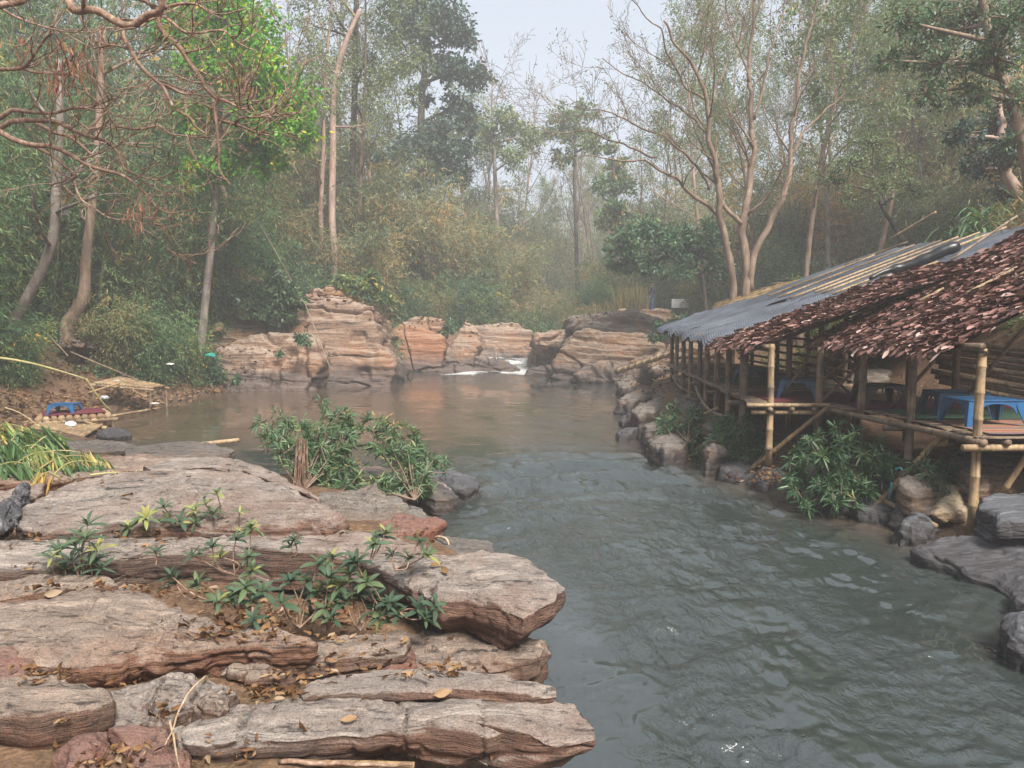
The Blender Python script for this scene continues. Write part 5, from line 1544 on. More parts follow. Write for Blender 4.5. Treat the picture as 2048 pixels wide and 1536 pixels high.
blob_tree("evergreen_tree", "dark blue-green evergreen with a ragged crown beside the sky gap", gb(845, 52), [A3(842, 260, 52), A3(850, 120, 52), A3(850, -30, 52)], .3,
          bl([(830, 20, 60), (890, 40, 55), (800, 70, 45), (920, 70, 40), (860, 110, 40), (940, 150, 48), (900, 140, 40), (910, 220, 38), (870, 260, 40), (920, 300, 34), (840, 190, 28), (800, 130, 26), (930, 250, 30), (880, 330, 40)], 52, 1.5, 2), 'bark_dark', 'dark_leaf', .34, .17, 9000, 62)
blob_tree("evergreen_tree", "dark evergreen rising from the bamboo left of the sky gap", gb(790, 49), [A3(790, 350, 49), A3(800, 290, 49)], .25,
          bl([(830, 290, 50), (890, 310, 50), (770, 320, 40), (850, 350, 45), (910, 350, 40)], 49, 1.5, 3), 'bark_dark', 'dark_leaf', .32, .15, 3600, 63)
blob_tree("spring_tree", "yellow-green spreading tree at the foot of the sky gap", gb(1000, 58), [A3(990, 330, 58), A3(985, 270, 58)], .2,
          bl([(950, 250, 40), (1000, 240, 42), (1040, 260, 38), (1070, 280, 35), (980, 290, 40), (1030, 320, 35)], 58, 1.5, 4), 'bark_grey', 'pale_leaf', .3, .14, 4200, 64)
blob_tree("vine_covered_tree", "hazy tree hung with green creepers right of the sky gap", gb(1160, 60), [A3(1150, 400, 60), A3(1150, 300, 60), A3(1150, 215, 60)], .17,
          bl([(1130, 230, 32), (1165, 225, 30), (1110, 265, 30), (1150, 270, 35), (1185, 290, 30), (1130, 310, 28), (1220, 290, 24)], 60, 1.5, 5), 'bark_dark', 'pale_leaf', .3, .16, 3600, 65, hi=.6)
blob_tree("vine_covered_tree", "creeper-wrapped trunk with yellowing leaves near the valley end", gb(1235, 57), [A3(1235, 480, 57), A3(1230, 380, 57), A3(1225, 310, 57)], .3,
          bl([(1235, 330, 28), (1215, 370, 30), (1250, 370, 30), (1230, 420, 34), (1255, 450, 34), (1215, 440, 30), (1240, 500, 34), (1265, 520, 30)], 57, 1.2, 6), 'bark_dark', 'bamboo_leaf', .3, .16, 4800, 66)
blob_tree("broadleaf_tree", "small shady tree arching over the white signboard", gb(1420, 34), [A3(1405, 560, 34), A3(1370, 530, 34), A3(1330, 510, 34)], .11,
          bl([(1250, 490, 40), (1300, 470, 45), (1350, 480, 45), (1400, 500, 45), (1430, 540, 40), (1300, 530, 38), (1240, 530, 30), (1370, 540, 35), (1420, 470, 40)], 34, 1.2, 7), 'bark_dark', 'palm_leaf', .22, .1, 6500, 67)
blob_tree("broadleaf_tree", "green-leaved leaning tree at the upper right corner", gb(2060, 17), [A3(2055, 330, 17), A3(2015, 180, 17), A3(1965, 20, 17), A3(1940, -80, 17)], .15,
          bl([(1950, 30, 70), (1870, 60, 60), (1830, 110, 50), (1890, 130, 55), (1990, 110, 60), (2020, 40, 60), (1800, 40, 45), (1930, 190, 45), (1850, 190, 38), (2030, 200, 50), (1780, 120, 34), (2040, 280, 36)], 17, 1.0, 8), 'bark_tan', 'bush_leaf', .12, .045, 6400, 68, hi=.8, per=14)
blob_tree("broadleaf_tree", "feathery tree in front of the right slope above the netting roof", gb(1850, 24), [A3(1800, 470, 24), A3(1760, 400, 24), A3(1740, 330, 24)], .09,
          bl([(1700, 330, 42), (1740, 290, 45), (1790, 330, 42), (1660, 360, 36), (1760, 380, 36), (1820, 380, 36), (1700, 400, 30)], 24, 1.0, 9), 'bark_dark', 'pale_leaf', .12, .04, 3000, 69, hi=.7, per=14)
blob_tree("broadleaf_tree", "dark leafy tree at the right edge behind the leaf roof", gb(2040, 22), [A3(2010, 330, 22), A3(2000, 200, 22)], .2,
          bl([(2000, 250, 50), (2040, 300, 50), (1960, 330, 45), (2020, 390, 45), (1930, 270, 36)], 22, 1.0, 10), 'bark_pink', 'dark_leaf', .16, .07, 4200, 70, per=20)

# the two leaning trunks at the left ---------------------------------------
def trunk_tree(label, px, Y, rpx, bark, seed, leafm='bamboo_leaf'):
    pts = [at(a, b, Y) for a, b in px]
    x, y = pts[0][0], pts[0][1]
    base = np.array([x, y, min(gz(x, y), pts[0][2])])
    t = thing("tree", label, "tree", base, "trees traced along the banks")
    mb = MB()
    P = catmull(np.vstack([[base - np.array([0, 0, .2])], pts]), 26)
    R = np.interp(np.linspace(0, 1, 26), np.linspace(0, 1, len(rpx)), rpx) * Y / F_PX
    tube(mb, P, R, 10, .5)
    rs = np.random.RandomState(seed)
    tips = []
    S = dict(SPREAD); S['levels'] = 2
    for k in range(7):
        q = P[int(rs.uniform(13, 25))]
        grow(mb, tips, q, rdirs(rs, 1, .0, .8)[0], rs.uniform(1.5, 3.0), R[-1] * .6, 1, rs, S)
    part("trunk", mb, M[bark], t)
    lm = MB()
    leaf_at_tips(lm, tips, rs, 3, .2, .05, .1, .5, 0, .8)
    part("crown", lm, M[leafm], t, smooth_=False, kind="stuff")
    return t
trunk_tree("pale mottled trunk leaning right at the left edge", [(20, 668), (38, 625), (65, 575), (92, 520), (108, 460), (112, 380), (120, 250), (118, 120)], 20.5, (12, 10, 9, 7), 'bark_grey', 81)
trunk_tree("curved brown trunk standing on the left slope above the boulder", [(135, 652), (150, 628), (168, 590), (172, 520), (182, 430), (192, 340), (200, 200), (205, 60)], 23, (15, 12, 8, 6), 'bark_tan', 82)
trunk_tree("straight pinkish trunk rising behind the tall cliff block", [(668, 500), (664, 430), (666, 300), (668, 180), (690, 90), (720, 20)], 37, (7, 7, 6, 4), 'bark_pink', 83, 'pale_leaf')
trunk_tree("dark slender trunk beside the straight pinkish one", [(702, 420), (706, 300), (710, 150), (712, 40), (715, -40)], 40, (7, 6, 6, 5), 'bark_dark', 84, 'dark_leaf')
trunk_tree("thin vine-hung trunk in the middle of the left slope", [(456, 480), (452, 400), (430, 330), (428, 220), (425, 100)], 32, (6, 5, 5, 4), 'bark_tan', 85, 'green_leaf')

# ------------------------------------------------------------------ big many-stemmed tree above the tarp roof (traced)
def traced(mb, tips, px, Y0, Y1, r0, r1, rs, jitter=.05, sides=8, twigs=0, S=None, tl=(.8, 2.0), lev=2):
    n = max(8, len(px) * 4)
    Ys = np.linspace(Y0, Y1, len(px))
    P = catmull([at(a, b, y) for (a, b), y in zip(px, Ys)], n)
    P[1:-1] += np.array([fbm(P[1:-1] * 1.7 + k * 31 + r0 * 100, 2) for k in range(3)]).T * jitter
    R = np.linspace(r0, r1, n) * Y0 / F_PX
    tube(mb, P, R, sides, rs.uniform(.3, .7))
    for k in range(twigs):
        t = rs.uniform(.25, 1)
        i = min(int(t * (n - 1)), n - 2)
        d = P[i + 1] - P[i]
        d /= np.linalg.norm(d)
        dd = d * .7 + rdirs(rs, 1, -.3, .9)[0]
        grow(mb, tips, P[i], dd, rs.uniform(*tl), max(R[i] * .45, .008), lev, rs, S)
    return P
def Z3(l): return [(1348 + a * .3418, b * .3418) for a, b in l]
def Z2(l): return [(674 + a * .3418, b * .3418) for a, b in l]
TB = dict(levels=3, n=(6, 5, 5), t0=(.2, .15, .15), ang=((20, 45), (22, 48), (22, 55)), len=(.5, .55, .5), wig=(.06, .1, .13, .16), up=(.05, .07, .07, .04), taper=.75, rr=.5, rmin=.0055)
rs = np.random.RandomState(5)
TY = 27.0
tb = gb(1487, TY)
T = thing("bare_tree", "large bare tree with several smooth tan stems rising behind the netting roof", "tree", tb)
wm, tips = MB(), []
for px, r0, r1, tw in [
    (Z3([(345, 1790), (335, 1600), (300, 1400), (270, 1270), (262, 1150), (250, 1030), (235, 930), (205, 800), (205, 650), (190, 560), (130, 440), (70, 330), (0, 240), (-60, 120)]), 15, 4, 9),
    (Z3([(420, 1790), (430, 1600), (405, 1400), (405, 1300), (430, 1200), (445, 1050), (460, 900), (460, 750), (450, 600), (435, 500), (440, 350), (455, 200), (470, 0), (480, -150)]), 18, 4, 8),
    (Z3([(450, 1700), (460, 1500), (520, 1400), (580, 1280), (630, 1150), (660, 1050), (680, 950), (680, 850), (700, 700), (730, 550), (760, 330), (800, 150), (830, 0), (850, -120)]), 14, 3, 9),
    (Z3([(395, 1310), (330, 1240), (280, 1170), (262, 1120)]), 9, 7, 0),
    (Z3([(690, 900), (760, 770), (850, 690), (930, 610), (1000, 540)]), 6, 2, 6),
    (Z3([(435, 480), (400, 330), (350, 200), (300, 0), (280, -100)]), 5, 2, 6),
    (Z3([(470, 700), (510, 560), (550, 400), (590, 220), (640, 60), (690, -60)]), 5, 2, 6),
    (Z3([(205, 620), (250, 500), (350, 290), (460, 130), (520, 0)]), 4, 2, 5),
    (Z3([(130, 440), (180, 300), (205, 120), (210, -60)]), 4, 2, 5),
    (Z3([(255, 1260), (160, 1180), (60, 1090), (0, 1040), (-60, 1000), (-180, 950), (-310, 945), (-430, 930), (-530, 915)]), 8, 1.5, 8),
    (Z3([(205, 1110), (150, 1000), (100, 930), (0, 840), (-60, 790), (-180, 760), (-290, 690), (-400, 660), (-500, 640), (-600, 625)]), 6, 1.5, 9),
    (Z2([(1870, 920), (1740, 880), (1620, 830), (1530, 780), (1430, 760), (1280, 772), (1180, 740)]), 4, 1.2, 6),
    (Z3([(200, 780), (100, 680), (0, 610), (-70, 560), (-200, 490), (-320, 430), (-420, 340)]), 5, 1.5, 8),
    (Z3([(195, 580), (100, 520), (0, 380), (-50, 280), (-90, 180), (-200, 60), (-280, -20)]), 5, 1.5, 7)]:
    traced(wm, tips, px, TY, TY + rs.uniform(-2.5, 2.0), r0 * .52, r1 * .5, rs, .12, 9, tw, TB, (1.2, 3.2), 1)
part("trunk", wm, M['bark_tan'], T)
lm = MB()
sel = [t for t in tips if rs.rand() < .12]
leaf_at_tips(lm, sel, rs, 2, .12, .035, .1, .5, .1, .85)
part("crown", lm, M['bamboo_leaf'], T, smooth_=False, kind="stuff")

# ------------------------------------------------------------------ dead overhanging branches, upper left (traced)
def Z1(l): return [(a * .3418, b * .3418) for a, b in l]
OV = dict(levels=2, n=(3, 3, 3), t0=(.3, .25, .2), ang=((20, 50), (25, 55), (25, 60)), len=(.5, .6, .55), wig=(.12, .16, .2, .24), up=(.0, .06, .1, .1), taper=.6, rr=.65, rmin=.0045)
rs = np.random.RandomState(9)
OYb = 11.0
ob = (-9.6, 10.5, gz(-9.6, 10.5))
V0 = thing("bare_tree", "leafless tree with twisting russet branches hanging in from the upper left corner", "tree", ob)
wm, tips = MB(), []
tr = catmull([np.array(ob) - [0, 0, .3], (-9.3, 10.5, 3.0), (-8.9, 10.4, 5.0), (-8.8, 10.2, 7.5), (-8.6, 10.0, 9.5)], 20)
tube(wm, tr, np.linspace(.3, .12, 20), 12, .5)
def limb(p, target, r):
    tube(wm, catmull([p, (np.array(p) + target) / 2 + np.array([0, 0, .15]), target], 10), np.linspace(r * 1.6, r, 10), 8, .5)
BR = [
    ([(390, -60), (430, 55), (560, 60), (730, 150), (850, 90), (930, 60), (940, -60)], 8, 6, 0, 9.0),
    ([(930, 60), (930, 130), (960, 190), (1040, 270), (1090, 350), (1160, 450), (1200, 520), (1260, 575), (1250, 620), (1260, 700), (1270, 780), (1275, 870), (1270, 960), (1290, 1020), (1350, 1090)], 6, 1.6, 5, 9.0),
    ([(1260, 575), (1330, 600), (1400, 640), (1480, 640)], 3.6, 2, 4, 9.1),
    ([(1250, 670), (1300, 710), (1380, 730), (1450, 760), (1520, 790), (1600, 805)], 4.2, 1.2, 5, 9.2),
    ([(1380, 722), (1420, 690), (1520, 690), (1600, 670), (1700, 610)], 3, 1, 4, 9.2),
    ([(720, 160), (730, 230), (770, 290), (830, 390), (900, 460), (950, 500), (990, 570), (1030, 640), (1110, 690), (1140, 740), (1200, 780)], 5, 1.6, 5, 9.2),
    ([(900, 460), (1000, 510), (1080, 550), (1170, 560), (1210, 600), (1250, 660)], 3, 1.6, 4, 9.2),
    ([(770, 290), (660, 270), (600, 280), (540, 290)], 2.6, 1.2, 3, 9.2),
    ([(800, 310), (870, 300), (960, 280)], 2.6, 1, 2, 9.2),
    ([(920, 80), (1000, 130), (1070, 185), (1170, 195), (1240, 180), (1310, 180), (1360, 230), (1430, 270), (1500, 290)], 3.6, 1, 5, 9.0),
    ([(940, 40), (1040, 10), (1130, 10), (1190, 40), (1290, 75), (1380, 55), (1450, 40)], 3.4, 1, 4, 9.0),
    ([(760, -20), (850, 10), (920, 70)], 4, 4, 0, 9.0),
    ([(-150, 0), (0, 50), (100, 110), (210, 140), (330, 170), (410, 190)], 3, 1.2, 4, 9.6),
    ([(-200, 80), (0, 30), (110, 10), (160, -20), (300, -120)], 7, 5, 0, 9.4),
    ([(-200, 430), (0, 410), (130, 400), (190, 340), (260, 230), (310, 190)], 5, 2, 4, 10.0),
    ([(130, 400), (210, 420), (280, 420), (320, 430)], 3, 1.6, 3, 10.0),
    ([(320, 430), (430, 440), (480, 500), (500, 550), (560, 600), (610, 640), (640, 690), (680, 760), (730, 830), (830, 855), (950, 870)], 3, 1.3, 5, 10.0),
    ([(-200, 800), (0, 690), (60, 650), (130, 650), (250, 660), (330, 655), (430, 630), (520, 625), (590, 600), (680, 570)], 5.5, 1.5, 5, 10.5),
    ([(-200, 800), (0, 740), (80, 705), (200, 705), (330, 715), (420, 755), (520, 800), (600, 820), (650, 850), (680, 890), (710, 960), (740, 1000), (850, 1045), (950, 1050)], 6, 1.5, 6, 10.4),
    ([(-200, 650), (0, 765), (100, 820), (200, 850), (300, 860), (400, 900), (490, 950), (600, 990), (700, 1020), (790, 1090), (860, 1150), (920, 1210), (1000, 1240), (1130, 1220)], 6, 1.2, 7, 10.3),
    ([(210, 860), (310, 910), (380, 970), (430, 1010), (440, 1040), (380, 1065), (300, 1090)], 3.5, 1.4, 3, 10.4),
    ([(430, 1040), (450, 1120), (480, 1180), (540, 1220), (600, 1260), (640, 1280)], 2.6, 1, 4, 10.4),
    ([(200, 720), (300, 770), (400, 800), (500, 880), (560, 940), (620, 1050), (700, 1120)], 4, 1.4, 4, 11.0),
    ([(400, 800), (480, 790), (530, 760), (590, 740), (650, 680)], 4, 1.4, 3, 11.0),
    ([(680, 740), (780, 760), (850, 755), (930, 740), (1000, 790), (1100, 810), (1140, 815), (1250, 795)], 2.6, 1.3, 5, 9.8),
    ([(860, 1150), (890, 1290), (960, 1330), (990, 1400), (980, 1460), (1060, 1500), (1100, 1530)], 2.4, 1, 5, 10.3),
]
for px, r0, r1, tw, Y in BR:
    P = traced(wm, tips, Z1(px), Y, Y + rs.uniform(-.4, .4), r0, r1, rs, .03, 8, tw + 3, OV, (.45, 1.15), 1)
    if px[0][0] < 0:
        limb(tr[int(np.argmin(abs(tr[:, 2] - P[0][2])))], P[0], r0 * Y / F_PX)
limb(tr[-2], at(133, -21, 9.0), .05); limb(tr[-2], at(260, -7, 9.0), .03); limb(tr[-1], at(321, -21, 9.0), .04)
part("trunk", wm, M['bark_dead'], V0)
# hanging clusters of dry pods
for (a, b, L_, n) in [(330, 190, 300, 40), (430, 220, 180, 30), (590, 150, 120, 22), (360, 440, 120, 24), (420, 330, 130, 24), (510, 340, 90, 14), (830, 1170, 140, 26), (1390, 430, 90, 16), (1440, 470, 60, 10), (145, 200, 90, 14)]:
    pm = MB()
    Y = 9.7
    c = at(a * .3418, b * .3418, Y)
    h = L_ * .3418 * Y / F_PX
    Bp = c + np.stack([rs.normal(0, .09, n), rs.normal(0, .09, n), rs.uniform(-h, 0, n)], 1)
    leaves(pm, Bp, np.stack([rs.normal(0, .25, n), rs.normal(0, .25, n), -np.ones(n)], 1), rdirs(rs, n, -.2, .2), rs.uniform(.1, .17, n), .022, rs.uniform(0, 1, n), 2, 0, .35)
    tube(pm, [c + [0, 0, .05], c - [0, 0, h * .9]], .004, 4, .3)
    part("pod_cluster", pm, M['pod'], V0, kind="stuff")
lm = MB()
sel = [t for t in tips if rs.rand() < .016]
leaf_at_tips(lm, sel, rs, 2, .14, .05, .05, .5, .5, 1.0)
part("last_leaves", lm, M['bamboo_leaf_dry'], V0, smooth_=False, kind="stuff")

# ------------------------------------------------------------------ surfaces found by looking along a pixel's ray
bpy.context.view_layer.update()
DG = bpy.context.evaluated_depsgraph_get()
ROCKY = ("rock", "ground")
def hit(px, py, only=ROCKY):
    """first rock or ground surface under a pixel: (point, normal)"""
    o = Vector((0, 0, CAM_H))
    d = Vector(ray(px, py)).normalized()
    for _ in range(12):
        ok, loc, nor, idx, ob, mx = SC.ray_cast(DG, o, d)
        if not ok:
            return None
        if ob.name.split(".")[0] in only:
            return np.array(loc), np.array(nor)
        o = loc + d * .01
    return None

def litter(name, label, patches, seed, L=(.03, .07), mat='dry_leaf', lo=0, hi=1, lift=.012, dens=.5):
    rs = np.random.RandomState(seed)
    mb = MB()
    for (cx, cy, sx, sy, n) in patches:
        for k in range(int(n * dens)):
            h = hit(cx + rs.normal(0, sx * .5), cy + rs.normal(0, sy * .5))
            if h is None or h[1][2] < .25:
                continue
            p, nr = h
            V, Q = LEAF_SHAPES[rs.randint(len(LEAF_SHAPES))]
            a = rs.uniform(0, 6.28)
            R = frame3(np.array([math.cos(a), math.sin(a), rs.uniform(-.25, .35)]), nr + rs.normal(0, .35, 3))
            s = rs.uniform(*L) / .25
            mb.add((V * np.array([1, rs.uniform(.4, .8), 1.25]) * s) @ R.T + p + nr * (lift + rs.uniform(0, .02)), Q, None, rs.uniform(lo, hi))
    return single(name, mb, M[mat], label, "leaf litter", kind="stuff")

litter("leaf_litter", "dry orange-brown leaves caught between the near rock slabs", [
    (40, 1075, 70, 14, 60), (300, 1066, 130, 10, 80), (180, 1180, 150, 10, 110), (440, 1262, 80, 26, 110), (95, 1352, 110, 16, 100), (230, 1372, 60, 14, 45), (560, 1388, 110, 34, 150), (620, 1345, 110, 20, 80),
    (690, 1320, 120, 24, 90), (880, 1352, 120, 12, 40), (330, 1082, 70, 14, 40), (640, 1250, 200, 44, 340), (520, 1230, 120, 30, 120), (240, 1520, 110, 34, 110), (450, 1510, 120, 40, 60), (1000, 1515, 60, 20, 16), (860, 1350, 60, 10, 20), (420, 1190, 120, 20, 60),
    (700, 1060, 60, 16, 40), (840, 1070, 60, 20, 40), (60, 1140, 90, 10, 30), (120, 1440, 60, 10, 10), (330, 1440, 60, 16, 30), (150, 960, 160, 20, 60)], 3)
litter("leaf_litter", "brown leaves and twigs scattered over the left bank above the cove", [(150, 800, 260, 40, 420), (330, 790, 160, 30, 260), (60, 830, 120, 30, 160), (300, 730, 260, 60, 480), (420, 760, 90, 40, 200), (120, 720, 200, 60, 260), (250, 690, 220, 40, 240), (560, 560, 160, 50, 160), (640, 540, 120, 40, 120)], 4, (.09, .17), lift=.02, dens=1.3)
litter("leaf_litter", "dry leaves and straw on the right bank beside the far posts", [(1300, 745, 70, 30, 260), (1290, 770, 60, 24, 160), (1560, 920, 60, 24, 100), (1660, 900, 60, 30, 60), (1520, 955, 60, 16, 60)], 5, (.05, .11), 'dry_leaf', dens=1.8)
litter("leaf_litter", "fallen leaves on the far rock tops by the rapids", [(860, 640, 120, 20, 160), (960, 640, 120, 14, 120), (680, 590, 90, 24, 120), (1200, 640, 120, 16, 80)], 6, (.14, .22), dens=1)

def one_leaf(px, py, L, rn, a, label):
    h = hit(px, py)
    if h is None: return
    V, Q = LEAF_SHAPES[int(L * 1000) % 5]
    R = frame3(np.array([math.cos(a), math.sin(a), .1]), h[1])
    mb = MB()
    mb.add(V * (L / .25) @ R.T + h[0] + h[1] * .02, Q, None, rn)
    single("fallen_leaf", mb, M['dry_leaf'], label, "leaf", "single fallen leaves on the near slabs")
one_leaf(680, 1444, .085, .88, .1, "single yellow curled leaf lying on the bottom slab")
one_leaf(868, 1388, .09, .86, .4, "yellow leaf on the thin upper layer of the bottom slab")
one_leaf(858, 1135, .09, .6, .2, "orange leaf on the pale overhanging slab nearest its back edge")
one_leaf(898, 1152, .09, .7, 2.2, "tan leaf in the middle of the pale overhanging slab")
one_leaf(88, 1188, .11, .95, .3, "long pale dry leaf at the back edge of the broad rough slab")
one_leaf(410, 1372, .075, .97, 1.5, "round whitish leaf standing in the litter behind the bottom slab")
one_leaf(240, 998, .1, .5, .2, "brown leaf on the domed slab")

# ------------------------------------------------------------------ narrow-leaved riverside shrubs
def shrub(label, roots, tips_, seed, L=.15, W=.02, per=9, whorls=7, mat='bush_leaf', r=.012, name="riverside_shrub", lo=.05, hi=.9, sub=4):
    rs = np.random.RandomState(seed)
    roots = [np.array(p, float) for p in roots]
    t = thing(name, label, "shrub", np.mean(roots, 0))
    sm, lm = MB(), MB()
    Bs, Ds, Rn = [], [], []
    def stem(a, b, r0, nwh):
        mid = (a + b) / 2 + rs.normal(0, .07, 3) + np.array([0, 0, .06])
        P = catmull([a, mid, b], 10)
        tube(sm, P, np.linspace(r0, .003, 10), 5, rs.uniform(.2, .8), False)
        for k in range(nwh):
            u = .35 + .65 * (k + rs.uniform(0, .9)) / nwh
            i = min(int(u * 9), 8)
            p = P[i] + (P[i + 1] - P[i]) * (u * 9 - i)
            d = P[i + 1] - P[i]
            d = d / np.linalg.norm(d)
            m = per if k < nwh - 1 else per + 3
            Bs.append(p + rs.normal(0, .012, (m, 3)))
            Ds.append(d * .6 + rdirs(rs, m) * .85 + np.array([0, 0, .05]))
            Rn.append(np.clip(rs.normal(.5 * (lo + hi), .2 * (hi - lo) + .05) + rs.normal(0, .1, m), lo, 1))
        return P
    for e in tips_:
        e = np.array(e, float)
        a = roots[int(np.argmin([np.linalg.norm((q - e)[:2]) + rs.uniform(0, .3) for q in roots]))]
        P = stem(a, e, r, whorls)
        for k in range(sub):
            i = rs.randint(4, 9)
            d = (P[9] - P[i]) * .35 + rdirs(rs, 1, -.2, .8)[0] * rs.uniform(.15, .38) * np.linalg.norm(e - a) * .55
            stem(P[i], P[i] + d, r * .5, max(2, whorls // 2))
    Bs, Ds, Rn = np.vstack(Bs), np.vstack(Ds), np.concatenate(Rn)
    n = len(Bs)
    leaves(lm, Bs, Ds, rdirs(rs, n, .2, 1), L * rs.uniform(.6, 1.2, n), W * rs.uniform(.8, 1.2, n), Rn, 2, .18, .12)
    part("stems", sm, M['bark_tan'], t, kind="stuff")
    part("foliage", lm, M[mat], t, kind="stuff")
    return t
def rp(px, py, z): return onz(px, py, z)
SY = 10.4
big = shrub("large narrow-leaved shrub with a red fibrous stem growing at the edge of the near rocks", [rp(605, 985, .32), rp(660, 1005, .3), rp(720, 1015, .3), rp(780, 1015, .28), rp(830, 1000, .25)],
      [at(a, b, SY + d) for a, b, d in [(535, 852, .2), (580, 832, .4), (620, 850, -.1), (650, 822, .3), (690, 812, .1), (560, 880, -.3), (735, 838, 0), (765, 850, .3), (800, 875, .2), (835, 895, 0), (868, 925, .2), (700, 870, -.3), (660, 895, .2), (745, 900, -.2), (815, 930, -.3),
       (640, 950, -.5), (700, 945, -.5), (775, 960, -.5), (840, 965, -.2), (670, 985, -.6), (735, 985, -.7), (800, 990, -.6), (850, 990, -.4), (700, 1010, -.7), (620, 920, -.1), (760, 1010, -.7), (690, 905, 0), (700, 930, -.2), (720, 960, -.3), (680, 940, -.2), (715, 888, .2), (705, 850, .2), (640, 880, .1), (600, 890, 0)]], 21, .15, .019, 9, 7, r=.012, lo=.25, hi=.9, sub=6)
fm = MB()
rs = np.random.RandomState(3)
for k in range(34):
    x = rs.normal(0, .03); y = rs.normal(0, .03)
    b = rp(602, 985, .3)
    tp = at(603, 888, b[1])
    tube(fm, catmull([b + [x * 1.5, y * 1.5, rs.uniform(0, .1)], (b + tp) / 2 + [x, y, 0] + rs.normal(0, .015, 3), tp + [x, y, rs.uniform(-.15, .1)]], 6), .007, 4, rs.rand(), False)
part("fibrous_stem", fm, M['bark_dead'], big, kind="stuff")
shrub("broad dark green shrub at the water below the near shelter", [rp(1640, 990, .1), rp(1700, 1005, .08), rp(1730, 1000, .1)],
      [at(a, b, 9.9 + d) for a, b, d in [(1600, 890, .2), (1640, 860, .3), (1680, 842, .3), (1720, 850, .3), (1760, 880, .2), (1780, 920, .1), (1600, 930, 0), (1640, 910, -.2), (1690, 890, -.2), (1740, 920, -.2), (1780, 955, 0), (1590, 970, 0), (1630, 965, -.3), (1680, 950, -.4), (1720, 965, -.4), (1600, 1005, -.2), (1680, 1015, -.5), (1740, 990, -.3), (1660, 1000, -.5)]], 22, .16, .021, 10, 7, r=.012, lo=.0, hi=.75)
shrub("middle riverside shrub at the foot of the second shelter", [rp(1450, 925, .15), rp(1500, 935, .15)],
      [at(a, b, 12.9 + d) for a, b, d in [(1435, 850, .2), (1465, 838, .2), (1500, 835, .2), (1530, 850, .1), (1545, 885, 0), (1425, 880, 0), (1460, 870, -.2), (1500, 870, -.2), (1530, 910, -.1), (1440, 905, -.2), (1480, 905, -.3), (1515, 920, -.3), (1420, 915, -.1)]], 23, .16, .024, 9, 6, r=.012, lo=.0, hi=.8)
shrub("farthest riverside shrub on the grey boulder", [rp(1345, 880, .35), rp(1375, 885, .3)],
      [at(a, b, 14.6 + d) for a, b, d in [(1325, 830, .1), (1345, 820, .2), (1375, 822, .2), (1400, 838, .1), (1410, 865, 0), (1318, 855, 0), (1350, 850, -.2), (1385, 860, -.2), (1400, 890, -.1), (1330, 880, -.2), (1365, 885, -.3), (1345, 905, -.2)]], 24, .17, .024, 9, 5, r=.012, lo=.0, hi=.8)
shrub("thin sprig of leaves under the near deck by the second post", [rp(1855, 985, .3)], [at(1850, 930, 9.3), at(1870, 945, 9.2), at(1895, 950, 9.3), at(1840, 960, 9.2), at(1865, 970, 9.0), at(1880, 990, 9.0)], 25, .13, .02, 7, 4, r=.008, lo=0, hi=.6)
shrub("small yellowing sprig hanging at the water below the farthest shrub", [rp(1392, 905, .15)], [at(1385, 915, 13.6), at(1398, 925, 13.5), at(1410, 910, 13.6), at(1375, 925, 13.6)], 26, .13, .022, 6, 4, r=.008, lo=.4, hi=1.0)

